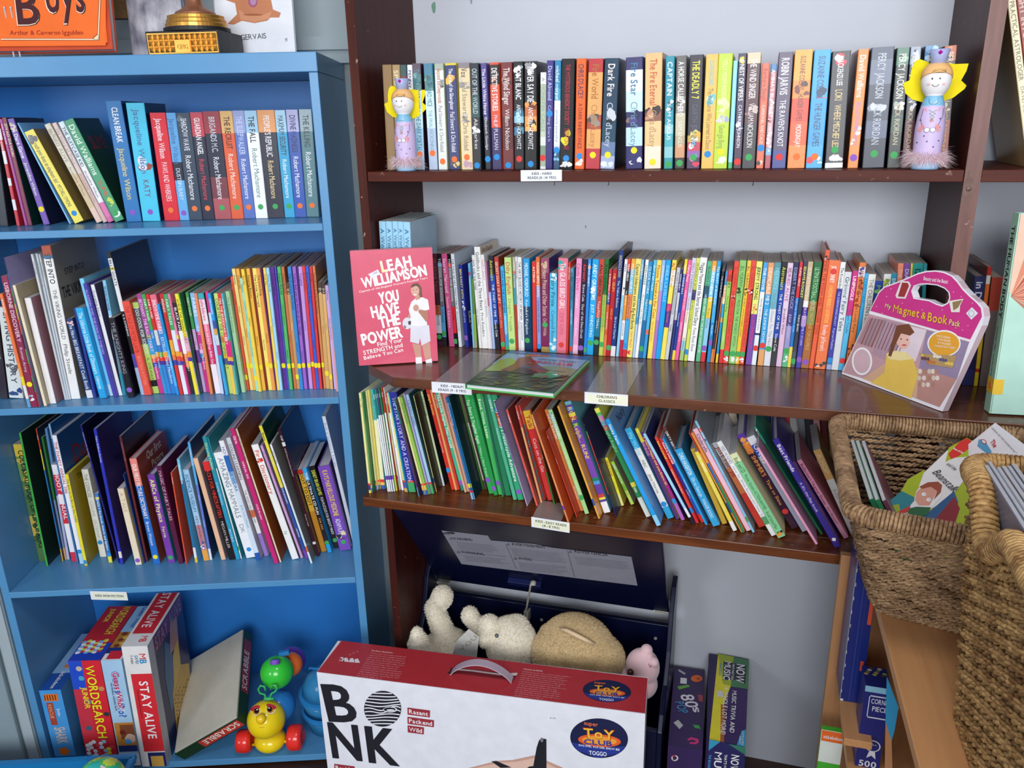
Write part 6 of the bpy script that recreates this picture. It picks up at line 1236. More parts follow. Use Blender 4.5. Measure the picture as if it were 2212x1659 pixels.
# wheeled caterpillar toy
M['toy'] = mat('glossy_toy_plastic', None, .14, spec=.6, noise=(8, .03))
cat_ = tag(empty('pull_along_caterpillar'), 'pull-along caterpillar toy with yellow face and red wheels on the blue base board', 'toy')
def T(px, py, yl): p = BL.ony(px, py, yl); return BL.w(p.x, p.y, p.z)
def pxm(yl, px=580, py=1560): return (BL.ony(px + 50, py, yl).x - BL.ony(px, py, yl).x) / 50
k = pxm(.02); hc = T(576, 1559, .02); r = 41 * k
m = MB(); m.ball(hc, (r, r, r * 1.02), 32, 20, 'f4d418'); bc2 = T(584, 1602, .03); m.ball(bc2, (r * .86, r * .8, r * .62), 28, 16, 'f4d418'); hd = m.build('head', 'toy', cat_, smooth=True)
cam_d = (CAM - hc).normalized(); Uh = ex; 
def on_ball(px, py, c, R_, lift=.0004):
    d = ray(px, py).normalized(); oc = CAM - c; b_ = oc.dot(d); cc = oc.dot(oc) - (R_ + lift) ** 2; q = b_ * b_ - cc
    return CAM + d * (-b_ - math.sqrt(max(q, 0)))
def bell(m, x, y, rx, ry, col, lift, rot=0, n=18, a0=0, a1=2 * PI, c=hc, R_=r): m.add([on_ball(x + rx * math.cos(a) * math.cos(rot) - ry * math.sin(a) * math.sin(rot), y + rx * math.cos(a) * math.sin(rot) + ry * math.sin(a) * math.cos(rot), c, R_, lift) for a in [a0 + (a1 - a0) * i / n for i in range(n)]][::-1], [tuple(range(n))], col)
m = MB(); X = lambda x: 340 + x / 4.158; Yy = lambda y: 1260 + y / 4.158
for (ex_, ey_) in ((885, 1165), (1020, 1150)):
    s1 = -1 if ex_ < 950 else 1
    bell(m, X(ex_), Yy(ey_), 12.5, 12, '3a2a2a', .0006, s1 * .3); bell(m, X(ex_), Yy(ey_), 11.5, 11, 'f8f4f0', .0010, s1 * .3); bell(m, X(ex_ - s1 * 5), Yy(ey_ + 5), 7, 8, 'c88838', .0014); bell(m, X(ex_ - s1 * 8), Yy(ey_ + 2), 5.2, 6, '201814', .0018); bell(m, X(ex_ - s1 * 14), Yy(ey_ - 8), 1.6, 1.6, 'f8f8f8', .0022)
    bell(m, X(ex_ + s1 * 5), Yy(ey_ - 22), 11, 5, 'd83048', .0020, s1 * .35)
m.tube([on_ball(X(x), Yy(1318 + abs(x - 940) * -.12), hc, r, .0002) for x in (915, 930, 945, 965)], .0004, 6, '8a5a10'); m.build('painted_eyes', 'toy', cat_)
m = MB(); nc = on_ball(X(935), Yy(1240), hc, r, .004); m.ball(nc, 11 * k, 20, 12, 'f4c818'); m.build('nose', 'toy', cat_, smooth=True)
m = MB(); at_ = T(X(990), Yy(1060), .03)
for s1, pts in ((-1, [(985, 1070), (965, 1020), (925, 1010), (908, 975), (930, 940), (965, 950), (975, 985)]), (1, [(1005, 1070), (1030, 1010), (1060, 995), (1078, 965), (1062, 935), (1030, 940), (1022, 975)])): m.tube([T(X(x), Yy(y), .025) for x, y in pts], .0028, 8, '38b868')
m.tube([T(X(960), Yy(1058), .025), T(X(1050), Yy(1058), .025)], .004, 8, '38b868'); m.build('antennae', 'toy', cat_, smooth=True)
gy = .085; k2 = pxm(gy); gc = T(599, 1457, gy); m = MB(); m.ball(gc, 35 * k2, 32, 20, '38c83c'); m.build('body_ball', 'toy', cat_, smooth=True)
m = MB(); cc = T(595, 1440, gy - .02); m.lathe([(.013, 0), (.0135, .004), (.0125, .012), (.0, .013)], 28, c=tuple(cc), col='7c4cc0'); 
tilt = Matrix.Translation(cc) @ Matrix.Rotation(-.5, 4, ex) @ Matrix.Translation(-cc); m.xform(tilt); m.build('cap', 'toy', cat_, smooth=False)
m = MB(); m.ball(T(603, 1530, .075), 36 * pxm(.075), 28, 18, '2c78c0'); m.build('body_ball', 'toy', cat_, smooth=True)
m = MB(); m.ball(T(628, 1440, .14), 26 * pxm(.14), 24, 16, 'e8702c'); m.build('body_ball', 'toy', cat_, smooth=True)
m = MB(); m.ball(T(630, 1432, .18), 30 * pxm(.18), 24, 16, '6a3cb0'); m.build('body_ball', 'toy', cat_, smooth=True)
m = MB(); c0, c1_ = T(603, 1420, .10), T(625, 1416, .10); slabp = Pl(c0, (c1_ - c0), ez); slab(m, slabp, 0, -.006, (c1_ - c0).length, .006, -.01, 0, '2c7cc0'); m.build('handle', 'toy', cat_)
for (px, py, rr_) in ((531, 1619, 25), (640, 1607, 28)):
    wc = T(px, py, .02); R_ = rr_ * k * 1.0; wc.z = max(wc.z, BZ0 + R_ + .0005); m = MB()
    m.lathe([(R_ * .55, -.021), (R_ * .9, -.018), (R_, -.010), (R_, .010), (R_ * .9, .018), (R_ * .6, .021), (R_ * .5, .017), (.004, .016)], 36, col='e83028')
    m.xform(Matrix.Translation(wc) @ Matrix.Rotation(BL.phi, 4, 'Z') @ Matrix.Rotation(PI / 2, 4, 'Y')); m.build('wheel', 'toy', cat_, smooth=True)
m = MB(); m.tube([T(545, 1614, .02), T(625, 1606, .02)], .004, 10, 'f4d418'); m.build('axle', 'toy', cat_, smooth=True)
settle(cat_); cat_.location.z = max(cat_.location.z, BZ0 + .0006)
# blue plastic tub set
M['bluetub'] = mat('clear_blue_plastic', '3a90c8', .15, alpha=.72, spec=.6); M['bluerim'] = mat('blue_plastic', '2a80c0', .25)
tb = tag(empty('plastic_tub_set'), 'stack of see-through blue plastic tubs between the caterpillar toy and the big box', 'tub'); 
cx = T(703, 1480, .115); q = BL.loc(cx); m = MB(); K = .075; zb = BZ0 + .001
m.lathe([(.045, 0), (.055, .002), (.062, .03), (.068, .05), (.064, .051), (.058, .03), (.04, .006)], 40, c=(cx.x, cx.y, zb)); m.build('tub', 'bluetub', tb, smooth=True)
m = MB(); m.lathe([(.07, .052), (.073, .056), (.073, .064), (.066, .066), (.065, .058)], 40, c=(cx.x, cx.y, zb)); m.lathe([(.072, .105), (.076, .109), (.076, .118), (.068, .12)], 40, c=(cx.x, cx.y, zb)); m.build('rim', 'bluerim', tb, smooth=False)
m = MB(); m.lathe([(.06, .067), (.066, .08), (.071, .104), (.066, .104), (.06, .08), (.05, .069)], 40, c=(cx.x, cx.y, zb)); m.build('tub', 'bluetub', tb, smooth=True)
m = MB(); m.lathe([(.066, .1205), (.06, .15), (.045, .175), (.02, .19), (.0, .192)], 40, c=(cx.x, cx.y, zb)); m.build('domed_lid', 'bluetub', tb, smooth=True)
m = MB(); m.box(cx.x - .045, cx.y - .03, zb + .07, cx.x + .01, cx.y + .02, zb + .10, '6ab840'); m.build('green_piece', 'toy', tb, bevel=.004); m = MB(); m.tube([(cx.x - .05, cx.y, zb + .165), (cx.x - .03, cx.y - .02, zb + .2), (cx.x + .02, cx.y - .02, zb + .205), (cx.x + .05, cx.y, zb + .165)], .0035, 8); m.build('handle', 'bluerim', tb, smooth=True)
settle(tb)
# blue crate edge with a patterned ball at the very front
M['crate'] = mat('blue_crate_plastic', '1f78b4', .3)
A = BL.ony(0, 1653, -.16); z1 = A.z; cr = tag(empty('toy_crate'), 'blue plastic crate rim at the bottom left corner holding a patterned ball', 'crate'); m = MB()
def bbox(m, x0, y0, z0_, x1, y1, z1_): m.hexa([BL.w(x0, y0, z0_), BL.w(x1, y0, z0_), BL.w(x1, y1, z0_), BL.w(x0, y1, z0_), BL.w(x0, y0, z1_), BL.w(x1, y0, z1_), BL.w(x1, y1, z1_), BL.w(x0, y1, z1_)])
x0, x1, y0, y1 = -.35, .30, -.46, -.155; zt = z1
for b_ in ((x0, y1 - .005, x1, y1), (x0, y0, x1, y0 + .005), (x0, y0, x0 + .005, y1), (x1 - .005, y0, x1, y1)): bbox(m, b_[0], b_[1], .002, b_[2], b_[3], zt)
bbox(m, x0, y0, .0, x1, y1, .004); m.build('tub', 'crate', cr); m = MB()
for b_ in ((x0 - .006, y1 - .001, x1 + .006, y1 + .010), (x0 - .006, y0 - .01, x1 + .006, y0 + .001), (x0 - .008, y0, x0 + .001, y1), (x1 - .001, y0, x1 + .008, y1)): bbox(m, b_[0], b_[1], zt - .014, b_[2], b_[3], zt + .0005)
m.build('rim', 'crate', cr); settle(cr)
bc_ = T(218, 1690, -.25); m = MB(); m.ball(bc_, 53 * pxm(-.25), 40, 26, '48c870')
for i in range(len(m.f)):
    v = Vector(m.v[m.f[i][0]]) - bc_; a = math.sin(v.x * 150 + 1.5 * math.sin(v.z * 90)) + math.sin(v.y * 130 + v.z * 110)
    m.c[i] = 'd8e850' if a > .55 else ('38b8b0' if a < -.7 else '50c868')
    if v.x > .012 and v.z > .02 and abs(v.y + .02) < .02: m.c[i] = 'f0d0e0'
o = m.build('play_ball', 'toy', smooth=True); tag(o, 'round play ball patterned green and yellow in the blue crate at the bottom', 'ball'); settle(o)
# ================= toy chest, plush toys, big game box =================
M['plush'] = mat('cream_plush', 'ece2ce', .95, noise=(14, .1), bump=(260, .8), sheen=.6)
M['plush2'] = mat('tan_plush', 'cdb284', .95, noise=(8, .14), bump=(260, .8), sheen=.6)
M['plush3'] = mat('pale_pink_velour', 'e4bfc4', .9, noise=(20, .06), bump=(300, .4), sheen=.5)
tc_ = tag(empty('toy_chest'), 'navy toy chest with its lid open under the lower brown shelf', 'toy chest')
hl, hr = atY(915, 1252, -.085), atY(1446, 1318, -.085); x0, x1 = -.0, .662; zb = .425
m = MB(); m.box(x0 + .012, -.07, .06, x1 - .012, -.055, zb); m.build('back_panel', 'navy', tc_, bevel=.002)
for xs in ((x0, x0 + .012), (x1 - .012, x1)):
    side = [(-.05, .0), (-.316, .0), (-.316, .30), (-.29, .33), (-.22, .36), (-.17, .42), (-.14, .51), (-.10, .56), (-.06, .57), (-.05, .56)]
    m = MB(); m.prism([(xs[0], y, z) for y, z in side], (xs[1] - xs[0], 0, 0)); m.build('side_panel', 'navy', tc_, bevel=.002)
MB().box(x0 + .012, -.312, .04, x1 - .012, -.30, .30).build('front_panel', 'navy', tc_, bevel=.002)
MB().box(x0 + .012, -.300, .05, x1 - .012, -.07, .062).build('bottom_panel', 'navy', tc_)
A = Vector((x0 + .016, -.085, (hl.z + hr.z) / 2)); zt = Z3 - .040; fw_ = .245; U = Vector((1, 0, 0)); V = Vector((0, -(fw_), zt - A.z)).normalized(); LP = Pl(A, U, V, (780, 1080, 3.16)); Lw = x1 - x0 - .032; Lh = math.hypot(fw_, zt - A.z)
m = MB(); slab(m, LP, 0, 0, Lw, Lh, -.012, 0, '0a1030'); m.build('lid', 'navy', tc_, bevel=.003)
m = MB()
def lpoly(pts, col, l=.0006): m.add([LP.at(x, y, l) for x, y in pts][::-1], [tuple(range(len(pts)))], col)
lpoly([(548, 208), (865, 243), (885, 276), (1180, 300), (1300, 325), (1845, 388), (1887, 585), (685, 437)], '9296a4'); m.f[-1] = m.f[-1]
for pts in ([(985, 300), (990, 300), (1062, 470), (1055, 468)], [(1405, 345), (1411, 345), (1460, 525), (1453, 524)], [(640, 350), (990, 385), (990, 388), (640, 353)], [(1035, 395), (1400, 425), (1400, 428), (1035, 398)]): lpoly(pts, '6e7280', .0009)
for s_, a_, b_, c_ in (('WARNING', (628, 270), (765, 280), 15), ('WARNUNG', (688, 362), (845, 380), 16), ('AVERTISSEMENT', (1030, 308), (1265, 332), 16), ('AVISO', (1080, 405), (1170, 416), 15), ('ADVERTENCIA', (1455, 358), (1690, 385), 17)): LP.text(m, s_, *a_, *b_, c_, '2a2c38', True, .001)
for x, y in ((612, 262), (665, 356), (1005, 302), (1055, 400), (1428, 352)): lpoly([(x - 12, y + 8), (x, y - 8), (x + 12, y + 8)], '3a3c48', .001); lpoly([(x - 7, y + 5), (x, y - 3), (x + 7, y + 5)], '9296a4', .0012)
rn = random.Random(3)
for (xa, ya, wd_, n_, sl) in ((650, 285, 300, 7, .1), (700, 378, 300, 5, .1), (1020, 330, 370, 7, .1), (1070, 425, 350, 7, .1), (1450, 385, 380, 7, .11)):
    for k in range(n_): x = xa + k * 4; y = ya + k * 8.5; e_ = wd_ * rn.uniform(.75, 1); lpoly([(x, y), (x + e_, y + e_ * sl), (x + e_, y + e_ * sl + 3), (x, y + 3)], '7c808e', .0009)
LP.ell(m, 600, 227, 40, 9, '2a2c38', .001, n=20); LP.text(m, 'Hauck', 575, 231, 628, 236, 9, '9296a4', True, .0014)
def flipf(mb): 
    for i, f in enumerate(mb.f):
        v = [Vector(mb.v[k]) for k in f]; n_ = Vector((0, 0, 0))
        for k in range(len(v)): n_ += v[k].cross(v[(k + 1) % len(v)])
        if n_.dot(LP.N) < 0: mb.f[i] = f[::-1]
flipf(m); m.build('warning_sheet', 'matt', tc_)
q = LP.at(1170, 520, .004); m = MB(); slab(m, Pl(LP.at(1015, 545, 0), U, V), 0, 0, .088, .02, 0, .014, '0'); 
m.c = ['141c4c'] * len(m.f); m.build('hinge_block', 'print', tc_, bevel=.001)
ra = LP.at(1165, 560, .012); rb_ = atY(1137, 1332, -.085); m = MB(); m.tube([ra, ra + Vector((-.003, 0, -.01)), rb_ + Vector((0, 0, .02)), rb_], .0028, 8); m.lathe([(.007, 0), (.007, .008), (.003, .010)], 14, c=tuple(ra - Vector((-.004, .0, .006)))); m.box(rb_.x - .006, -.09, rb_.z - .012, rb_.x - .001, -.0705, rb_.z + .018).box(rb_.x + .003, -.095, rb_.z - .012, rb_.x + .008, -.0705, rb_.z + .018).build('lid_stay', 'metal', tc_, bevel=0)
for px, py in ((935, 1256), (1427, 1321)): p = atY(px, py, -.086); p.x = max(p.x, .032); MB().box(p.x - .016, -.092, p.z - .0025, p.x + .016, -.066, p.z + .0015).tube([(p.x - .018, -.086, p.z), (p.x + .018, -.086, p.z)], .0028, 8).build('hinge', 'metal', tc_)
for px, py in ((1416, 1379), (1170, 1339)): p = atY(px, py, -.0705); MB().lathe([(.0045, 0), (.004, .0015)], 14).xform(Matrix.Translation((p.x, -.0702, p.z)) @ Matrix.Rotation(PI / 2, 4, 'X')).build('screw', 'metal', tc_)
settle(tc_)
def fur_on(src, n, L_, cols, seed, parent, droop=.3, wd=.0006):
    bpy.context.view_layer.update(); dg = bpy.context.evaluated_depsgraph_get(); me = src.evaluated_get(dg).to_mesh(); rn = random.Random(seed); fs = []; tot = 0
    for p in me.polygons: tot += p.area; fs.append((tot, p.center.copy(), p.normal.copy(), math.sqrt(p.area)))
    import bisect; key = [f[0] for f in fs]; fm = MB()
    for i in range(n):
        f = fs[min(bisect.bisect(key, rn.random() * tot), len(fs) - 1)]; nn = f[2]
        if nn.dot(CAM - f[1]) < -.3 * (CAM - f[1]).length: continue
        t1 = nn.orthogonal().normalized(); t2 = nn.cross(t1); p = f[1] + t1 * f[3] * rn.uniform(-.6, .6) + t2 * f[3] * rn.uniform(-.6, .6); d = (nn + t1 * rn.uniform(-.7, .7) + t2 * rn.uniform(-.7, .7) + Vector((0, 0, -droop))).normalized(); s_ = d.orthogonal().normalized() * wd; l = L_ * rn.uniform(.6, 1.2)
        fm.add([p - s_, p + s_, p + d * l], [(0, 1, 2)], rn.choice(cols))
    src.evaluated_get(dg).to_mesh_clear(); return fm.build('fur', 'matt', parent)
def plush(name, label, mtl, shapes, vox=.004):
    m = MB()
    for s_ in shapes:
        if s_[0] == 'b': m.ball(s_[1], s_[2], 24, 16)
        else: m.tube(s_[1], s_[2], 14)
    o = m.build(name, mtl, smooth=True); md = o.modifiers.new('r', 'REMESH'); md.mode = 'VOXEL'; md.voxel_size = vox; md.use_smooth_shade = True; s2 = o.modifiers.new('s', 'SMOOTH'); s2.factor = .6; s2.iterations = 5
    tag(o, label, 'soft toy'); return o
def Q(px, py, y): return atY(px, py, y)
def rpx(n, y=-.2): return (atY(1150, 1380, y) - atY(1150 + n, 1380, y)).length
yy = -.2
body = [('b', Q(960, 1400, -.19), (rpx(62), .06, rpx(42))), ('t', [Q(958, 1385, -.19), Q(938, 1345, -.18), Q(927, 1315, -.18), Q(940, 1290, -.18)], [rpx(26), rpx(24), rpx(23), rpx(21)]), ('b', Q(944, 1288, -.185), rpx(24)), ('b', Q(922, 1312, -.18), rpx(20)),
        ('t', [Q(930, 1425, -.25), Q(893, 1400, -.285), Q(886, 1378, -.285)], [rpx(24), rpx(23), rpx(23)]), ('b', Q(887, 1374, -.285), (.0185, .02, rpx(23))), ('b', Q(890, 1396, -.285), .019),
        ('t', [Q(1045, 1365, -.2), Q(1025, 1345, -.19), Q(1005, 1325, -.185)], [rpx(20), rpx(18), rpx(17)]), ('b', Q(1011, 1329, -.185), rpx(19)),
        ('b', Q(1113, 1392, -.215), (rpx(60), .062, rpx(58))), ('b', Q(1060, 1352, -.225), (rpx(24), rpx(22), rpx(22))), ('b', Q(1054, 1376, -.24), (rpx(22), .03, rpx(20))), ('b', Q(1125, 1350, -.20), (rpx(28), .03, rpx(16)))]
o = plush('teddy_bear', 'cream furry teddy bear lying on its back in the toy chest with a leg raised', 'plush', body)
for v in o.data.vertices: v.co.x = .322 + (v.co.x - .34) * .885
fur_on(o, 26000, .0055, ['f4ecd8', 'e8dec6', 'f6f0e2', 'dcd0b4'], 2, o)
ec = Q(1073, 1373, -.285); m = MB(); m.ball(ec, .0052, 16, 10, '5a626a'); m.build('eye', 'toy', o, smooth=True)
m = MB(); NP = Pl(Q(1005, 1410, -.268), (1, -.05, 0), (0, -.25, 1), (780, 1080, 3.16)); NP.poly(m, [(735, 880), (805, 935), (790, 1074), (640, 1074), (625, 1050), (655, 960)], 'd8d6d0', .0); M['satin'] = mat('crinkled_silver_satin', None, .35, bump=(70, .9))
NP.text(m, 'YOU', 690, 1035, 800, 935, 26, 'b0a890', True, .0006); m.build('satin_bow', 'satin', o); settle(o)
body = [('b', Q(1245, 1400, -.2), (rpx(78), .075, rpx(72))), ('b', Q(1205, 1410, -.22), (rpx(55), .06, rpx(50))), ('b', Q(1290, 1420, -.2), (rpx(55), .06, rpx(50))), ('b', Q(1185, 1368, -.19), rpx(18))]
o = plush('teddy_bear', 'tan furry soft toy seen from behind, in the toy chest right of the cream bear', 'plush2', body)
m = MB(); m.tube([on_ball(px, py, Q(1245, 1400, -.2), rpx(77), .001) for px, py in ((1210, 1358), (1225, 1362), (1245, 1372), (1265, 1382), (1285, 1392))], [.003, .005, .0055, .005, .003], 10, 'd8bc98'); m.build('ear_seam', 'matt', o, smooth=True)
fur_on(o, 22000, .0055, ['d6bc8e', 'c8ac7c', 'dec9a0', 'c0a06c'], 5, o); settle(o)
cc = Q(1388, 1440, -.2); m = plush('pink_soft_toy', 'pale pink soft toy with a knob on its head peeking from the toy chest corner', 'plush3', [('b', cc, (rpx(34), .036, rpx(40))), ('b', Q(1386, 1475, -.2), (rpx(32), .034, rpx(34))), ('b', Q(1397, 1404, -.2), rpx(12)), ('b', Q(1412, 1430, -.215), rpx(10)), ('b', Q(1345, 1455, -.2), (rpx(24), .02, rpx(18)))], .0028)
o = m; m = MB(); m.ball(on_ball(1362, 1452, cc, rpx(34), -.001), .0085, 18, 12, '4a2a20'); m.build('eye', 'toy', o, smooth=True); m = MB(); m.tube([on_ball(1405 + 3 * math.cos(a), 1433 + 8 * math.sin(a), cc, rpx(36), .001) for a in [i * .5 for i in range(7)]], .0012, 8, 'c87884'); m.build('ear_seam', 'matt', o, smooth=True); settle(o)
# ---- the big white and red game box
T_ = .46; c_ = [atZ(*q, T_) for q in ((684, 1452), (1394, 1542.6), (736, 1383.5), (1399.7, 1465))]; U = (c_[1] - c_[0]); w_ = U.length; U.normalize(); bk = Vector((-U.y, U.x, 0)); d_ = ((c_[2] - c_[0]).dot(bk) + (c_[3] - c_[1]).dot(bk)) / 2
P = Pl(Vector((c_[0].x, c_[0].y, .0005)), U, (0, 0, 1), (680, 1360, 2.765)); TP = Pl(c_[0], U, bk, (680, 1360, 2.765)); h_ = T_ - .0005
gb = tag(empty('game_carton'), 'large white game carton with red top and plastic handle, before the toy chest', 'board game')
m = MB(); slab(m, P, 0, 0, w_, h_, -d_, 0, 'e6e8f0'); e = .0005
TP.poly(m, [(12, 252), (158, 66), (1988, 290), (1973, 500)], 'b4323a', e)
TP.poly(m, [(12, 252), (158, 66), (162, 66), (17, 252)], 'd87078', e * 1.6)
def para(x, y, w__, n, lh, sl, skew, col, seed, PL=TP):
    rn = random.Random(seed)
    for k in range(n):
        xx, y_ = x - skew * k, y + lh * k; L_ = w__ * (rn.uniform(.82, 1) if k < n - 1 else .6); q = 0
        while q < L_:
            wl = min(rn.uniform(14, 42), L_ - q); PL.text(m, ''.join(rn.choice('aeinrstmoul') for _ in range(max(1, int(wl / 7)))), xx + q, y_ + q * sl, xx + q + wl, y_ + (q + wl) * sl, lh * .42, col, False, e * 2); q += wl + 5
TP.text(m, 'Die Bonk-Geschichte', 338, 128, 465, 142, 7, 'f0d8d8', True, e * 2); para(333, 142, 250, 12, 12.2, .115, 7.5, 'e8b8bc', 1)
TP.text(m, "L'histoire de BONK", 1245, 238, 1362, 252, 7, 'f0d8d8', True, e * 2); para(1240, 252, 290, 13, 11.8, .12, 4.2, 'e8b8bc', 2)
for k, (x, r_) in enumerate(((160, 20), (185, 22), (220, 24), (250, 22))): TP.poly(m, [(x - r_ + 4, 186 + k * 4), (x - 8, 166 + k * 3), (x + 8, 164 + k * 3), (x + r_ - 2, 192 + k * 2)], 'f0e0e4', e * 2)
for x, y in ((150, 178), (205, 150), (228, 140), (250, 132)): TP.ell(m, x + 5, y, 9, 8, 'c05058', e * 2.2)
def toylogo(PL, cx, cy, rx, ry, rot):
    c, s_ = math.cos(rot), math.sin(rot); f = lambda u, v: (cx + u * rx * c - v * ry * s_, cy + u * rx * s_ + v * ry * c)
    PL.ell(m, cx, cy, rx, ry, '1c2248', e * 1.6, 40, rot); PL.poly(m, [f(-.95, .3), f(-.7, .7), f(0, 1), f(.7, .7), f(.95, .3), f(0, .5)], '2a3a90', e * 1.9); x, y = f(.02, .12)
    PL.ell(m, x, y, rx * .74, ry * .32, 'e8602c', e * 2.2, 36, rot); PL.ell(m, x, y, rx * .6, ry * .22, 'f0a040', e * 2.5, 36, rot)
    tx = lambda s__, u0, v0, u1, v1, cap, col, l: PL.text(m, s__, *f(u0, v0), *f(u1, v1), cap * ry, col, True, e * l)
    tx('super', -.55, -.63, -.05, -.58, .2, 'e8704c', 4); tx('ToY', -.55, .02, .62, .06, .52, 'a83018', 3.6); tx('ToY', -.52, .0, .58, .03, .46, 'f8c040', 5); tx('CLUB', -.5, .34, .5, .36, .24, '2a3aa0', 5.5)
    tx('DAS SPIEL AUS DER SHOW BEI', -.68, .46, .74, .56, .10, 'e8ecf8', 4); tx('TOGGO', -.3, .86, .32, .88, .2, 'f0f4fc', 4)
toylogo(TP, 1745, 367, 145, 66, .07); toylogo(P, 1698, 649, 173, 118, .07)
P.text(m, 'B', 82, 545, 292, 555, 218, '24242c', True, e * 2.2); P.text(m, 'B', 92, 542, 284, 552, 212, '24242c', True, e * 2); P.text(m, 'N', 105, 762, 302, 785, 205, '24242c', True, e * 2); P.text(m, 'N', 112, 762, 308, 785, 205, '24242c', True, e * 2.2); P.text(m, 'K', 322, 790, 525, 815, 210, '24242c', True, e * 2); P.text(m, 'K', 330, 790, 532, 816, 210, '24242c', True, e * 2.2)
P.ell(m, 405, 473, 111, 107, '24242c', e * 2, 40)
for k in range(11):
    v = -.86 + k * .17; hw = math.sqrt(max(.02, 1 - v * v)) * .97; pts = [(405 + 111 * u, 473 + 107 * (v + .07 * math.sin(u * 3 + k * .5) * (1 - abs(v)) + (.06 * math.cos(u * 5) if k in (5, 6) else 0))) for u in [hw * (-1 + 2 * i / 16) for i in range(17)]]
    top = [(x, y - 3.2) for x, y in pts]; bot = [(x, y + 3.2) for x, y in pts]
    for i in range(16): P.poly(m, [top[i], top[i + 1], bot[i + 1], bot[i]], 'e8eaf2', e * 2.6)
P.ell(m, 450, 478, 42, 17, 'e8eaf2', e * 2.8); P.ell(m, 447, 477, 36, 12, '24242c', e * 3.1); P.ell(m, 452, 481, 24, 5, 'e8eaf2', e * 3.4)
for (x, y, x2, s_) in ((553, 466, 688, 'Rasant'), (553, 521, 712, 'Packend'), (554, 572, 652, 'Wild'), (116, 802, 238, 'Rapide')):
    sl = (x2 - x) * .13; P.poly(m, [(x, y), (x2, y + sl), (x2 - 1, y + sl + 42), (x + 1, y + 42)], '9c3440', e * 2); P.text(m, s_, x + 10, y + 34, x2 - 8, y + sl + 34, 24, 'f4eef0', True, e * 3)
P.poly(m, [(1392, 508), (1450, 513), (1450, 545), (1392, 540)], 'eceef4', e * 2); P.text(m, '15.00', 1404, 533, 1442, 536, 12, '8a90a0', False, e * 3)
P.poly(m, [(920, 827), (1090, 785), (1180, 780), (1310, 752), (1480, 825), (1480, 840), (920, 840)], 'c89c8c', e * 1.8); P.poly(m, [(960, 827), (1100, 795), (1200, 790), (1310, 768), (1440, 825), (1440, 840), (960, 840)], 'e0bcac', e * 2.2)
P.poly(m, [(1302, 830), (1325, 705), (1338, 665), (1350, 650), (1383, 655), (1384, 830)], '24242c', e * 2.8); P.ell(m, 1356, 660, 9, 13, '7a7a80', e * 3.3); P.poly(m, [(1055, 788), (1085, 785), (1175, 824), (1110, 826)], '24242c', e * 2.8); P.ell(m, 1300, 828, 30, 12, '24242c', e * 2.9)
m.build('carton', 'print', gb)
M['handle'] = mat('milky_plastic_handle', 'c8b8c8', .25, alpha=.8)
ha, hb = TP.at(815, 258), TP.at(1180, 305); m = MB(); N_ = 14; wv = bk * .011
for i in range(N_):
    t0, t1 = i / N_, (i + 1) / N_; f = lambda t: ha + (hb - ha) * t + Vector((0, 0, .037 * math.sin(PI * t) ** .75)) + bk * .0; a_, b_ = f(t0), f(t1)
    m.hexa([a_ - wv, b_ - wv, b_ + wv, a_ + wv, a_ - wv + Vector((0, 0, .0022)), b_ - wv + Vector((0, 0, .0022)), b_ + wv + Vector((0, 0, .0022)), a_ + wv + Vector((0, 0, .0022))])
m.build('handle', 'handle', gb, smooth=False); m = MB(); TP.poly(m, [(790, 262), (815, 225), (1215, 268), (1180, 315), (1150, 300), (850, 262)], '7c2028', e * 1.4); TP.poly(m, [(800, 248), (845, 232), (950, 242), (1100, 262), (1212, 258), (1205, 275), (1100, 272), (940, 250), (850, 243)], 'd8c8c8', e * 2.2); TP.poly(m, [(795, 262), (820, 228), (845, 240), (830, 265)], '2a2020', e * 2.6); m.build('torn_slot', 'matt', gb); settle(gb)
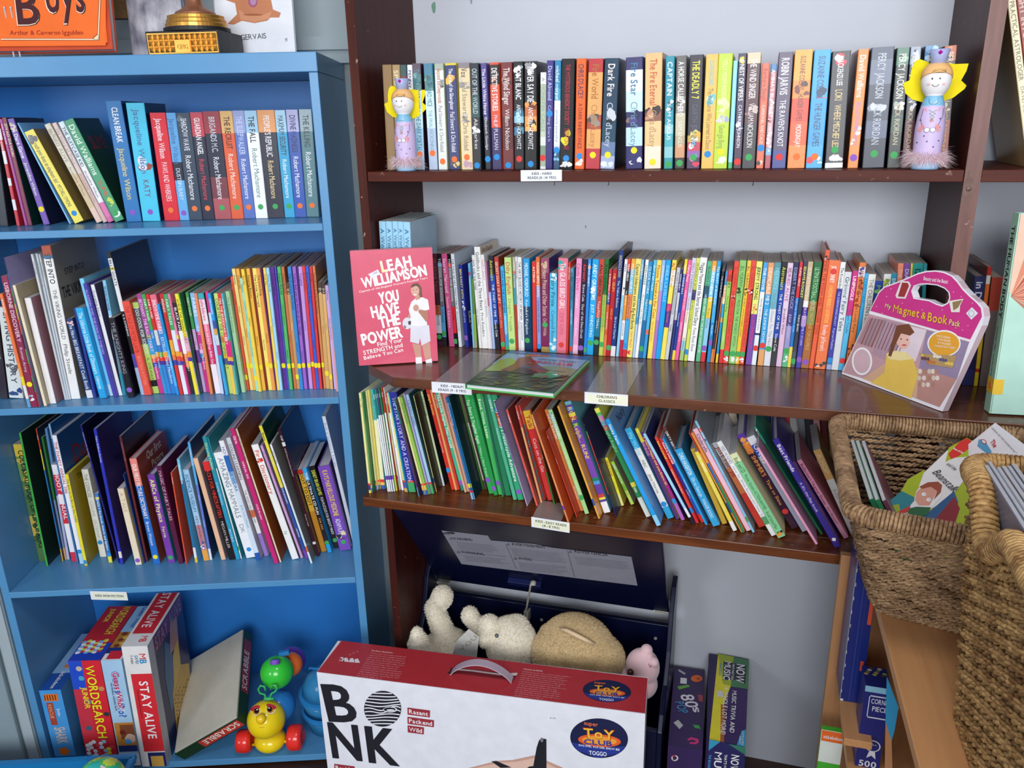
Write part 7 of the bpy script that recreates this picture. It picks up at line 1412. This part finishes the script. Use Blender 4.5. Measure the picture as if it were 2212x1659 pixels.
# ---- two quiz game boxes standing against the wall
def quiz(bl_, br_, fl, fr, T, name, label, side, prints):
    B = [atZ(*q, T) for q in (fl, fr, bl_, br_)]; U = (B[1] - B[0]); w_ = U.length; U.normalize(); bk = Vector((-U.y, U.x, 0)); d_ = min((B[2] - B[0]).dot(bk), -B[0].y - .008 - abs(U.y) * w_)
    r = tag(empty(name), label, 'board game'); P = Pl(Vector((B[0].x, B[0].y, .0006)), U, (0, 0, 1), (1400, 1180, 3.464)); TP = Pl(B[0], U, bk, (1400, 1180, 3.464)); m = MB(); slab(m, P, 0, 0, w_, T - .0006, -d_, 0, side); prints(P, TP, m, w_, T, d_); m.build('carton', 'print', r); settle(r)
def dtext(PL, m, s_, x0, y0, x1, y1, cap, col, l=.001): PL.text(m, s_, x0, y0, x1, y1, cap, col, True, l)
def q80(P, TP, m, w_, T, d_):
    e = .0005; TP.poly(m, [(232, 920), (282, 950), (272, 962), (225, 932)], 'b8b8c0', e); TP.poly(m, [(243, 983), (290, 988), (288, 1030), (240, 1026)], 'e4e4ec', e); TP.poly(m, [(218, 1048), (300, 1036), (314, 1050), (232, 1072)], '6ab04a', e); TP.ell(m, 363, 990, 43, 26, 'e86c2c', e); TP.ell(m, 375, 990, 14, 10, 'b84a20', e * 2)
    TP.poly(m, [(370, 1108), (408, 1115), (412, 1165), (380, 1160)], 'a84858', e)
    for s_, a_, b_, c_ in (('8', (240, 1110), (258, 1165), 92), ('0', (272, 1160), (288, 1215), 90), ('s', (330, 1200), (345, 1255), 62)):
        dtext(TP, m, s_, *a_, *b_, c_, 'e8e4f0')
    dtext(TP, m, 'POP', 200, 1165, 238, 1255, 62, '4a90c8'); TP.poly(m, [(190, 1320), (225, 1298), (262, 1340), (235, 1368)], 'c8c8cc', e); TP.poly(m, [(335, 1335), (380, 1340), (395, 1368), (350, 1360)], '40a850', e)
    TP.poly(m, [(292, 1445), (320, 1428), (372, 1440), (382, 1465), (360, 1482), (310, 1478), (312, 1465), (352, 1466), (356, 1454), (325, 1447), (305, 1455)], 'd83880', e)
    P.ell(m, 200, 1585, 26, 22, 'e4e4ec', e); P.poly(m, [(182, 1565), (205, 1560), (205, 1600), (185, 1600)], 'c84848', e * 2); P.ell(m, 200, 1585, 15, 13, '3c2a58', e * 3)
quiz((1465, 1441), (1529, 1451), (1443, 1610), (1518, 1621.7), .268, 'quiz_game_box', 'dark purple quiz game box with small coloured icons, against the wall beside the toy chest', '3c2a5c', q80)
def qnow(P, TP, m, w_, T, d_):
    e = .0005; TP.poly(m, [(524, 802), (755, 850), (728, 1500), (458, 1445)], '3a2260', e); TP.poly(m, [(524, 802), (640, 826), (620, 1040), (560, 1200), (540, 1462), (458, 1445)], 'e8dc30', e * 1.6); TP.poly(m, [(524, 802), (755, 850), (752, 960), (640, 1050), (560, 1030)], 'a8b838', e * 2)
    TP.poly(m, [(640, 826), (755, 850), (750, 1070), (620, 1050)], '4a8058', e * 2.3); TP.poly(m, [(545, 1180), (575, 1190), (568, 1468), (540, 1462)], 'b06030', e * 2.2)
    TP.poly(m, [(565, 860), (735, 890), (728, 1030), (700, 1025), (690, 1000), (560, 1000)], '2a2c3c', e * 2.6)
    # lettering reads down the box, capitals to the right
    dtext(TP, m, 'NOW', 665, 880, 655, 1020, 62, 'f4f4f8', .002); dtext(TP, m, 'MUSIC', 575, 860, 562, 1000, 48, 'f4f4f8', .002); dtext(TP, m, "THAT'S WHAT I CALL", 632, 878, 622, 1000, 16, 'f4f4f8', .0022); dtext(TP, m, 'THE BOARD GAME', 535, 875, 528, 965, 14, '58a8e0', .0022)
    dtext(TP, m, 'MUSIC TRIVIA AND', 632, 1080, 610, 1395, 32, 'f0f0f4', .002); dtext(TP, m, 'A WHOLE LOT MORE!', 572, 1050, 543, 1408, 32, 'f0f0f4', .002); TP.poly(m, [(518, 1080), (562, 1085), (560, 1130), (514, 1125)], 'd8d8dc', e * 3)
    TP.poly(m, [(700, 1380), (732, 1372), (728, 1500), (662, 1488)], '3a9ac8', e * 3); dtext(TP, m, '2-6 PLAYERS', 705, 1385, 700, 1490, 13, 'f0f4fc', .002); dtext(TP, m, 'AGES 8+', 685, 1418, 680, 1480, 13, 'f0f4fc', .002)
    P.poly(m, [(458, 1446), (728, 1502), (720, 1665), (440, 1665)], '2c2a60', e); P.poly(m, [(458, 1446), (540, 1463), (452, 1530)], '389cc0', e * 1.6); P.poly(m, [(728, 1502), (724, 1560), (600, 1480)], '3a8068', e * 1.5)
    for s_, x, cap, col in (('NOW', 625, 60, 'f4f4f8'), ('MUSIC', 500, 55, 'f4f4f8'), ("THAT'S WHAT I CALL", 572, 20, 'f4f4f8'), ('THE BOARD GAME', 455, 18, '58a8e0')): dtext(P, m, s_, x, 1558 - (20 if cap > 50 and x < 600 else 0), x - 14, 1558 + len(s_) * (45 if cap > 40 else 12), cap, col, .002)
quiz((1546, 1412), (1618, 1425), (1526, 1600), (1609, 1613), .318, 'quiz_game_box', 'yellow and purple music quiz game box standing against the wall, right of the purple box', '2e1c50', qnow)
# ================= beech unit at the right with two rope baskets =================
M['beech'] = wood('beech_laminate', 'c08a58', 'd09a68', .42, 1, 4)
M['beechd'] = wood('beech_laminate_upright', 'a87850', 'b8865c', .45, 2, 4)
ZB_ = .90; ea = atZ(1897, 1310, ZB_); eb = atZ(1995, 1659, ZB_); px_ = atY(1822, 1165, -.425).x
un = tag(empty('beech_unit'), 'light beech shelf unit at the right, carrying the rope baskets', 'shelf unit')
MB().box(px_, -.425, 0, 1.75, -.408, ZB_ - .0185).build('end_panel', 'beechd', un, bevel=.001)
m = MB(); m.prism([(ea.x - .004, -.425, ZB_ - .018), (eb.x + .002, -1.35, ZB_ - .018), (1.75, -1.35, ZB_ - .018), (1.75, -.425, ZB_ - .018)], (0, 0, .0178)); m.build('top_board', 'beech', un, bevel=.0015)
MB().box(px_ + .028, -1.3, .545, 1.734, -.426, .560).box(px_ + .014, -.62, .616, px_ + .060, -.427, .6310).build('shelf', 'beech', un, bevel=.001)
MB().box(px_ + .03, -1.3, .08, 1.734, -.426, .095).build('shelf', 'beech', un, bevel=.001)
MB().box(1.735, -1.35, 0, 1.75, -.426, ZB_ - .019).build('back_panel', 'beechd', un, bevel=.001)
MB().box(1.07, -1.35, 0, 1.734, -1.333, ZB_ - .019).build('end_panel', 'beechd', un, bevel=.001)
settle(un)
def plainbox(name, label, x0, y0, z0, x1, y1, z1, col, prints, cat='box'):
    r = tag(empty(name), label, cat); m = MB().box(x0, y0, z0, x1, y1, z1, col); P = Pl((x0, y0, z0), (1, 0, 0), (0, 0, 1), (0, 0, 1)); prints(P, m, x1 - x0, z1 - z0); m.build('carton', 'print', r); return settle(r)
def p1(P, m, w, h):
    f = facef(P, m, w, h); f(.78, .78, .97, .86, 'e05838'); f(.8, .48, .98, .7, 'e05838'); f(.74, .2, .9, .26, 'e05838'); f(.42, 0, .45, 1, '3a50a0'); f(0, 0, .02, 1, 'b8bcc8'); f(0, 0, .16, .012, 'e8e8ec'); f(.6, .02, .63, .9, '2a3c88')
    for k in range(12): f(.02 + .01 * (k % 3), .05 + .08 * k, .05 + .012 * (k % 3), .07 + .08 * k, 'c8c4c0', .0005)
plainbox('puzzle_box', 'tall dark blue box with orange marks standing between the beech panel and the basket', px_ + .014, -.52, .632, px_ + .050, -.44, .985, '1c2c78', p1)
def p2(P, m, w, h):
    f = facef(P, m, w, h); f(0, 0, 1, .86, '48b838'); f(0, .86, 1, 1, 'e8f0e8'); f(.02, .952, .98, .998, 'f07030', .0006); put_text(m, 'nickelodeon', P.W(.12 * w, .965 * h, .001), P.U, P.V, w * .86, .008, 'f4f4f4', True); P2 = P
    m.add([P.W(w * u, h * v, .0008) for u, v in ((1, .84), (.75, .82), (.55, .76), (.6, .7), (1, .62))], [tuple(range(5))[::-1]], 'e4ece8'); m.add([P.W(w * u, h * v, .0006) for u, v in ((0, .7), (.4, .55), (1, .5), (1, 0), (0, 0))][::-1], [tuple(range(5))[::-1]], 'dce4e0')
a_, b_ = atY(1775, 1575, -.5), atY(1822, 1576, -.5)
plainbox('slime_kit_box', 'green and white boxed kit with orange band standing left of the beech panel', a_.x, -.5, .001, b_.x + .002, -.488, a_.z, '48b838', p2)
def p3(P, m, w, h):
    f = facef(P, m, w, h); f(0, 0, 1, 1, '202a78'); f(.0, .93, 1, 1, '90c8e0', .0006)
    for a in ((.2, .62, .98, .635), (.2, .88, .98, .895), (.2, .62, .235, .895)): f(*a, 'dce0ec', .0008)
    put_text(m, 'CORNER', P.W(.3 * w, .80 * h, .001), P.U, P.V, w * .78, .010, 'dce0ec', True); put_text(m, 'PIECE', P.W(.38 * w, .71 * h, .001), P.U, P.V, w * .6, .010, 'dce0ec', True)
    disc(m, w * .62, h * .28, .0125, .0125, P.W(0, 0, .0007), P.U, P.V, 'e4e8f0', 20); disc(m, w * .62, h * .28, .0105, .0105, P.W(0, 0, .0010), P.U, P.V, '202a78', 20); put_text(m, 'GIVE A', P.W(.45 * w, .29 * h, .0013), P.U, P.V, w * .32, .003, 'dce0ec', True); m.add([P.W(w * .5, h * .21, .0008), P.W(w * .42, h * .12, .0008), P.W(w * .62, h * .16, .0008), P.W(w * .8, h * .12, .0008), P.W(w * .74, h * .21, .0008)], [(0, 1, 2, 3, 4)], 'e4e8f0')
    put_text(m, '500', P.W(.15 * w, .01 * h, .001), P.U, P.V, w * .8, .013, 'e4e8f0', True)
    for k in range(10): disc(m, w * (.1 + .085 * k), -.0 + .006 + .006 * (k % 4), .004, .003, P.W(0, h + .0006, -.02 - .006), P.U, -P.N, ['c8a070', '6a8a40', 'd8d0c0', '5a4838', 'a8c850'][k % 5], 8)
a_, b_ = atY(1870, 1480, -.6), atY(1925, 1487, -.6)
plainbox('jigsaw_box', 'dark blue jigsaw box with white seal standing under the beech board', a_.x, -.6, .561, b_.x, -.545, a_.z, '202a78', p3)
m = MB(); pts = [atY(x, y, -.612) for x, y in ((1916, 1462), (1941, 1528), (1932, 1580), (1926, 1600), (1913, 1560))]; m.prism(pts, (0, .004, 0), '38a4d8'); zb_ = .561
m.prism([atY(1926, 1600, -.612), atY(1913, 1560, -.612), Vector((1.075, -.612, zb_)), Vector((1.088, -.612, zb_))], (0, .004, 0), 'c89068'); o = m.build('picture_card', 'print'); tag(o, 'bright blue card with brown figures in front of the jigsaw box', 'card'); settle(o)
# ---- rope baskets
def rope_mat(name, a, b_):
    m = bpy.data.materials.new(name); m.use_nodes = True; nt = m.node_tree; N = nt.nodes; L = nt.links; b = N['Principled BSDF']; tc = N.new('ShaderNodeTexCoord')
    n = N.new('ShaderNodeTexNoise'); n.inputs['Scale'].default_value = 160; n.inputs['Detail'].default_value = 5; L.new(tc.outputs['Object'], n.inputs['Vector']); n2 = N.new('ShaderNodeTexNoise'); n2.inputs['Scale'].default_value = 22; L.new(tc.outputs['Object'], n2.inputs['Vector'])
    ad = N.new('ShaderNodeMath'); ad.operation = 'ADD'; L.new(n.outputs['Fac'], ad.inputs[0]); L.new(n2.outputs['Fac'], ad.inputs[1]); mr = N.new('ShaderNodeMapRange'); mr.inputs['From Min'].default_value = .75; mr.inputs['From Max'].default_value = 1.25; L.new(ad.outputs[0], mr.inputs['Value'])
    cr = N.new('ShaderNodeValToRGB'); cr.color_ramp.elements[0].color = hx(a); cr.color_ramp.elements[1].color = hx(b_); L.new(mr.outputs[0], cr.inputs[0]); L.new(cr.outputs[0], b.inputs['Base Color']); b.inputs['Roughness'].default_value = .62
    bp = N.new('ShaderNodeBump'); bp.inputs['Strength'].default_value = .5; bp.inputs['Distance'].default_value = .001; L.new(n.outputs['Fac'], bp.inputs['Height']); L.new(bp.outputs[0], b.inputs['Normal']); return m
M['rope'] = rope_mat('twisted_seagrass', '684a2e', 'bc9870'); M['rope2'] = rope_mat('golden_seagrass', '7c5428', 'cca468')
def rrect(c4, rad, step):
    """closed path round four corners given in order, rounded"""
    pts = []; n = 4
    for i in range(4):
        P0, P1, P2 = Vector(c4[i - 1]), Vector(c4[i]), Vector(c4[(i + 1) % 4]); a = (P0 - P1).normalized(); b = (P2 - P1).normalized(); s0, s1 = P1 + a * rad, P1 + b * rad
        for k in range(6): t = k / 5; pts.append(s0 * (1 - t) ** 2 + P1 * 2 * t * (1 - t) + s1 * t * t)
    out = []; L = 0
    for i in range(len(pts)):
        A, B = pts[i], pts[(i + 1) % len(pts)]; d = (B - A).length; k = max(1, int(round(d / step)))
        for j in range(k): out.append(A + (B - A) * j / k)
    return out
def strands(mb, path, r, pitch, ns, seg, closed=True, amp=None, phase=0, col='808080'):
    """twisted strands round a path"""
    n = len(path); cum = [0]
    for i in range(1, n + 1): cum.append(cum[-1] + (path[i % n] - path[i - 1]).length)
    turns = max(1, round(cum[-1] / pitch)); 
    for s_ in range(ns):
        P = []
        for i in range(n):
            t = (path[(i + 1) % n] - path[i - 1]).normalized() if closed else (path[min(i + 1, n - 1)] - path[max(i - 1, 0)]).normalized(); sd = t.cross(Vector((0, 0, 1))); sd = sd.normalized() if sd.length > .01 else Vector((1, 0, 0)); up = sd.cross(t)
            a = 2 * PI * (s_ / ns + cum[i] / cum[-1] * turns) + phase; P.append(path[i] + sd * (r * math.cos(a)) + up * (r * math.sin(a)))
        mb.tube(P, r * .95 if ns == 2 else r * .8, seg, col, closed=closed)
def basket(label, rim, bot, z1, z0, mtl, rr_, course, dip=None, group=None, wstep=.0058, stake=.024):
    bk_ = tag(empty('rope_basket'), label, 'basket'); m = MB(); H = z1 - z0; n = int(H / course)
    for k in range(n):
        t = (k + .5) / n; c4 = [Vector((rim[i][0] * t + bot[i][0] * (1 - t), rim[i][1] * t + bot[i][1] * (1 - t), z0 + H * t)) for i in range(4)]
        path = rrect(c4, .035, wstep); N_ = len(path); cen = sum(path, Vector()) / N_; cum = 0; Q_ = []
        per = sum((path[i] - path[i - 1]).length for i in range(N_)); ns_ = round(per / (2 * stake)) ; rn = random.Random(k * 7 + int(z0 * 100))
        for i in range(N_):
            if i: cum += (path[i] - path[i - 1]).length
            tg = (path[(i + 1) % N_] - path[i - 1]).normalized(); sd = tg.cross(Vector((0, 0, 1))); Q_.append(path[i] + sd * (.0030 * math.sin(2 * PI * ns_ * cum / per + PI * (k % 2))) + Vector((0, 0, .0008 * math.sin(cum * 40 + k * 2.1))))
        if dip and t > .9: Q_ = [q - Vector((0, 0, dip[4] * max(0, 1 - abs((q.y - dip[2]) / dip[3])) if q.x < dip[0] + .05 else 0)) for q in Q_]
        strands(m, Q_, course * .295, .020, 2, 5, phase=k * .7)
    m.build('woven_wall', mtl, bk_, smooth=True)
    m = MB(); c4 = [Vector((rim[i][0], rim[i][1], z1)) for i in range(4)]; path = rrect(c4, .03, .004)
    if dip:
        for q in path:
            if q.x < dip[0] + .05: q.z -= dip[4] * (math.cos(min(1, abs((q.y - dip[2]) / dip[3])) * PI) * .5 + .5)
    m.tube(path, rr_ * .92, 12, closed=True); n = len(path); tot = sum((path[i] - path[i - 1]).length for i in range(n)); turns = int(tot / (rr_ * .42)); S_ = []
    for i in range(turns * 10):
        f = i / (turns * 10) * n; j = int(f) % n; fr = f - int(f); p = path[j].lerp(path[(j + 1) % n], fr); t = (path[(j + 1) % n] - path[j]).normalized(); sd = t.cross(Vector((0, 0, 1))).normalized(); up = sd.cross(t); a = 2 * PI * i / 10; S_.append(p + sd * (rr_ * math.cos(a)) + up * (rr_ * math.sin(a)))
    m.tube(S_, rr_ * .22, 5, closed=True); m.build('wrapped_rim', mtl, bk_, smooth=True)
    m = MB(); m.prism([(b[0], b[1], z0 - .001) for b in bot][::-1], (0, 0, .004)); m.build('base', mtl, bk_)
    m = MB(); path = rrect([Vector((b[0], b[1], z0 + .001)) for b in bot], .03, .005); strands(m, path, .0035, .018, 2, 5); m.build('bottom_braid', mtl, bk_, smooth=True)
    return settle(bk_)
z1 = 1.150; A = atZ(1806, 908, z1); C = atZ(1842, 1112, z1); D_ = atZ(2052, 1150, z1); B = atZ(2212, 942, z1)
xr = 1.25; sl = (B.y - A.y) / (B.x - A.x); sf = (D_.y - C.y) / (D_.x - C.x); rimA = [(A.x, A.y), (xr, A.y + sl * (xr - A.x)), (xr, C.y + sf * (xr - C.x)), (C.x, C.y)]
z0 = ZB_ + .004; E_ = atZ(1892, 1318, z0); botA = [(E_.x - .01, A.y - .03), (xr - .05, A.y - .03), (xr - .05, E_.y + sf * .24), (E_.x, E_.y)]
basket('rope basket of picture books at the left of the beech unit, touching the bookshelf', rimA, botA, z1, z0, 'rope', .0125, .0088)
z2 = 1.262; A2 = atZ(2092, 1000, z2); F2 = atZ(2240, 1300, z2); rim2 = [(A2.x, A2.y), (A2.x + .34, A2.y), (A2.x + .34, F2.y - .12), (A2.x - .002, F2.y - .12)]
b0, b1 = atZ(2034, 1440, z0), atZ(2112, 1659, z0); bot2 = [(b0.x, min(b0.y, A2.y + .01)), (b0.x + .3, min(b0.y, A2.y + .01)), (b0.x + .3, F2.y - .09), (b0.x + .004, F2.y - .09)]
basket('golden rope basket full of magazines, nearest at the right edge', rim2, bot2, z2, z0, 'rope2', .0125, .0098, dip=(A2.x, 0, A2.y - .135, .075, .045), stake=.02)
print('BASKET', rimA, rim2, bot2)
# ---- what the baskets hold
def leaf(name, label, corners, t, cov, pg, group=None, prints=None, cat='book', n=None):
    """thin book from four room points (bl, br, tr, tl), thickness t away from the viewer"""
    c = [Vector(p) for p in corners]; U = c[1] - c[0]; V = c[3] - c[0]; P = Pl(c[0], U, V); w_ = U.length; h_ = (V - P.U * V.dot(P.U)).length
    m = MB(); slab(m, P, 0, 0, w_, h_, -.0005, 0, cov); slab(m, P, 0, 0, w_, h_, -t, -t + .0005, cov); slab(m, P, -.0003, 0, .0004, h_, -t, 0, cov)
    if prints: prints(P, m, w_, h_)
    o = m.build(name, 'print'); mm = MB(); slab(mm, P, .0005, .0003, w_ - .0008, h_ - .0006, -t + .0006, -.0006, 'd8d8d8'); mm.build('page_block', pg, o); tag(o, label, cat, group); return settle(o)
# thin upright books along the left wall of the first basket, seen from above
for k, (xo, zt_, col, lab) in enumerate(((.0135, 1.142, '1f7a50', 'dark green thin book standing upright against the left wall of the rope basket'), (.0215, 1.140, '2f8a5c', 'bright green thin book standing second from the left wall of the rope basket'), (.031, 1.136, '7a4058', 'plum thin book standing beside the green ones in the rope basket'))):
    g0 = atZ(1822, 930, zt_); g1 = atZ(1866, 1085, zt_); c0 = Vector((g1.x + xo + .001, g1.y + .018, z0 + .13)); c1_ = Vector((g0.x + xo, g0.y - .035, z0 + .13)); tp = Vector((0, 0, zt_ - z0 - .13)); t0 = Vector((-.060, 0, 0))
    leaf('picture_book', lab, [c0 - t0 * (1 + k * .0), c1_ - t0, c1_ + tp, c0 + tp], .0062, col, 'white_paper')
# beanstalk story, cover up
P0, P1_ = atZ(1900, 1108, 1.085), atZ(2098, 950, 1.150); U = (P1_ - P0); Ln = U.length; U.normalize(); V = Vector((-.45, -.0, .25)); P3 = atZ(2052, 1160, 1.070); Vd = -(P3 - P0); Vd = Vd - U * Vd.dot(U); Vd.normalize()
BP_ = Pl(P0 - Vd * .155, U, Vd, (1760, 860, 3.19)); 
def beans(P, m, w_, h_):
    P = Pl(P.O, P.U, P.V, (1760, 860, 3.19)); e = .0005
    def cl(pts, col, l): P.poly(m, pts, col, l)
    cl([(930, 345), (1050, 275), (1130, 330), (1110, 470), (920, 700), (600, 870), (420, 800), (640, 620)], 'ece9e6', e); cl([(925, 340), (1050, 272), (1200, 380), (1100, 400), (960, 410), (900, 440)], 'a8b820', e * 1.5); cl([(920, 385), (1000, 300), (1050, 275), (1085, 300), (1060, 350), (990, 400), (940, 420)], 'd82c28', e * 2)
    cl([(640, 560), (760, 490), (720, 600), (700, 680), (560, 700)], 'a8b820', e * 1.6); cl([(410, 790), (600, 640), (700, 690), (640, 760), (560, 850), (430, 820)], '2c8088', e * 1.8); cl([(520, 740), (580, 730), (590, 780), (540, 800)], '98a830', e * 2.1)
    cl([(600, 870), (720, 840), (960, 640), (990, 720), (840, 880)], '2a5a88', e * 1.7); cl([(800, 870), (960, 680), (1000, 760), (960, 880)], '8c2428', e * 2)
    cl([(700, 640), (740, 600), (840, 575), (880, 600), (870, 680), (800, 760), (720, 750), (685, 700)], 'f0efed', e * 2.4); cl([(700, 650), (750, 600), (830, 590), (850, 630), (790, 740), (720, 740), (690, 700)], 'dc9c88', e * 3); cl([(720, 610), (780, 580), (850, 575), (878, 600), (868, 650), (820, 700), (845, 640), (800, 610), (740, 625)], '9c4c30', e * 3.5)
    for x, y in ((752, 662), (785, 700)): P.ell(m, x, y, 16, 13, 'f4f2f0', e * 4); P.ell(m, x + 4, y - 2, 2.5, 2.5, '2a2a2a', e * 5)
    cl([(650, 760), (700, 748), (800, 752), (780, 800), (700, 830), (640, 790)], '2a6438', e * 3.2); cl([(560, 790), (660, 740), (650, 780), (570, 810)], 'c83830', e * 3); cl([(560, 810), (600, 800), (590, 830)], '5a6a98', e * 3.1)
    P.text(m, 'Beanstalk', 808, 512, 955, 650, 52, '2a2a2a', False, e * 4.5); P.text(m, 'and the', 905, 455, 965, 500, 26, '2a2a2a', False, e * 4.5); P.text(m, 'Phonics with Tunes', 950, 350, 1020, 385, 16, 'f8f0f0', True, e * 5)
leaf('picture_book', 'beanstalk picture book with a boy\'s face lying slanted in the rope basket', [BP_.W(0, 0), BP_.W(Ln, 0), BP_.W(Ln, .155), BP_.W(0, .155)], .004, 'a8b820', 'white_paper', prints=beans)
# white reading book and pale blue book behind
K0, K1, K2 = atZ(2150, 913, 1.185), atZ(2060, 985, 1.125), atZ(2250, 1030, 1.165)
def white(P, m, w_, h_):
    P = Pl(P.O, P.U, P.V, (1760, 860, 3.19)); e = .0005; P.poly(m, [(1130, 285), (1165, 283), (1220, 370), (1200, 395), (1120, 330)], '5aa0c8', e); P.text(m, 'The', 1205, 300, 1235, 345, 34, 'c83038', True, e * 3); P.ell(m, 1165, 300, 20, 14, 'c83038', e * 2, rot=.7); P.ell(m, 1165, 300, 15, 9, 'ece9e8', e * 3, rot=.7); P.text(m, 'USBORNE VERY FIRST READING BOOK 7', 1215, 205, 1385, 385, 11, '6a6a70', False, e * 3)
PW = Pl(K1, K0 - K1, K0 - K2); U = (K0 - K1).normalized(); Vv = (K0 - K2); Vv = (Vv - U * Vv.dot(U)); vl = min(Vv.length, .16); Vv.normalize()
leaf('picture_book', 'white early reading book with red lettering poking from the rope basket', [K0 - U * .075 - Vv * vl, K0 - Vv * vl, K0, K0 - U * .075], .004, 'ecebee', 'white_paper', prints=white)
J = atZ(2215, 926, 1.14); U2 = Vector((.75, .6, .15)).normalized(); V2 = Vector((-.5, .55, .3)); V2 = (V2 - U2 * V2.dot(U2)).normalized()
leaf('picture_book', 'pale blue book behind the white reading book at the right edge', [J - U2 * .10 - V2 * .12, J + U2 * .05 - V2 * .12, J + U2 * .05, J - U2 * .10], .005, 'a8cce4', 'white_paper')
# magazines standing in the second basket
rn = random.Random(12); X0 = A2.x + .006; cols = ['6a7088', '8a90a4', 'b0b8c8', '7a6c74', '98a0b4', '5a6070', 'c8d4dc', 'd8e0e4', 'c0d0d8', '8a8e98', 'd4dce0', 'b8c8d0', 'e0e4e8', '6a6a70']
lab_ = ['slate grey', 'blue grey', 'light blue grey', 'brownish grey', 'pale slate', 'dark slate', 'pale aqua', 'near white', 'aqua white', 'mid grey', 'cool white', 'powder blue', 'white', 'charcoal']
x = X0
for i in range(14):
    t = rn.uniform(.006, .011) if i > 5 else rn.uniform(.004, .006); yN = A2.y - .02 - rn.uniform(0, .02); dp = rn.uniform(.205, .225); zt = z2 + (.012 if i < 6 else .03 + .012 * math.sin(i * 1.7)); lean = .10 + .012 * i; zb0 = z0 + .008
    m = MB(); h_ = zt - zb0; dx = -lean * h_ * .0 
    x += (.0015 if i < 6 else .004); xn = x + t; m.hexa([(x + .055, yN - dp, zb0), (x + t + .055, yN - dp, zb0), (x + t + .055, yN, zb0), (x + .055, yN, zb0), (x + .0, yN - dp, zt), (x + t * .9, yN - dp, zt), (x + t * .9, yN, zt), (x, yN, zt)], cols[i])
    o = m.build('magazine', 'print', bevel=.0015); pm = MB()
    sl = .055 * .03 / h_
    for k in range(4): xx = x + t * (.12 + .2 * k); pm.hexa([(xx + sl, yN - dp + .001, zt - .03), (xx + sl + t * .1, yN - dp + .001, zt - .03), (xx + sl + t * .1, yN - .002, zt - .03), (xx + sl, yN - .002, zt - .03), (xx, yN - dp + .001, zt + .0015), (xx + t * .1, yN - dp + .001, zt + .0015), (xx + t * .1, yN - .002, zt + .0015), (xx, yN - .002, zt + .0015)])
    pm.build('page_block', 'white_paper', o)
    x = xn
    tag(o, lab_[i] + ' magazine standing upright among the others in the golden rope basket', 'magazine', 'magazines in the golden rope basket'); settle(o)
# ================= light and camera =================
w = bpy.data.worlds.new('World'); bpy.context.scene.world = w; w.use_nodes = True
bg = w.node_tree.nodes['Background']; bg.inputs[0].default_value = (.88, .92, 1, 1); bg.inputs[1].default_value = .36
def area(name, loc, target, sx, sy, power, col):
    l = bpy.data.lights.new(name, 'AREA'); l.shape = 'RECTANGLE'; l.size = sx; l.size_y = sy; l.energy = power; l.color = col
    o = bpy.data.objects.new(name, l); bpy.context.scene.collection.objects.link(o); o.location = loc
    o.rotation_euler = (Vector(target) - Vector(loc)).to_track_quat('-Z', 'Y').to_euler(); return o
area('window_and_fill_light', (1.35, -4.0, 2.0), (.5, 0, 1.05), 2.0, 1.4, 88, (.94, .97, 1))
area('window_and_fill_light', (-1.4, -3.9, 1.7), (.3, 0, 1.0), 1.0, 1.0, 20, (.92, .96, 1))  # weak fill light added at the left, not a window
area('ceiling_lamp', (.7, -1.5, 2.85), (.6, -.5, 1), .5, .5, 12, (1, .97, .93))
cd = bpy.data.cameras.new('camera'); co = bpy.data.objects.new('camera', cd); bpy.context.scene.collection.objects.link(co)
cd.sensor_fit = 'HORIZONTAL'; cd.sensor_width = 36; cd.lens = F * 36 / 2212; cd.clip_start = .02
mw = Matrix((CR, CU, -CF)).transposed().to_4x4(); mw.translation = CAM; co.matrix_world = mw
cd.shift_x = 0; cd.shift_y = 0
sc = bpy.context.scene; sc.camera = co
vs_ = sc.view_settings; vs_.view_transform = 'Standard'; vs_.look = 'None'; vs_.gamma = 1; vs_.use_curve_mapping = False; vs_.exposure = .22
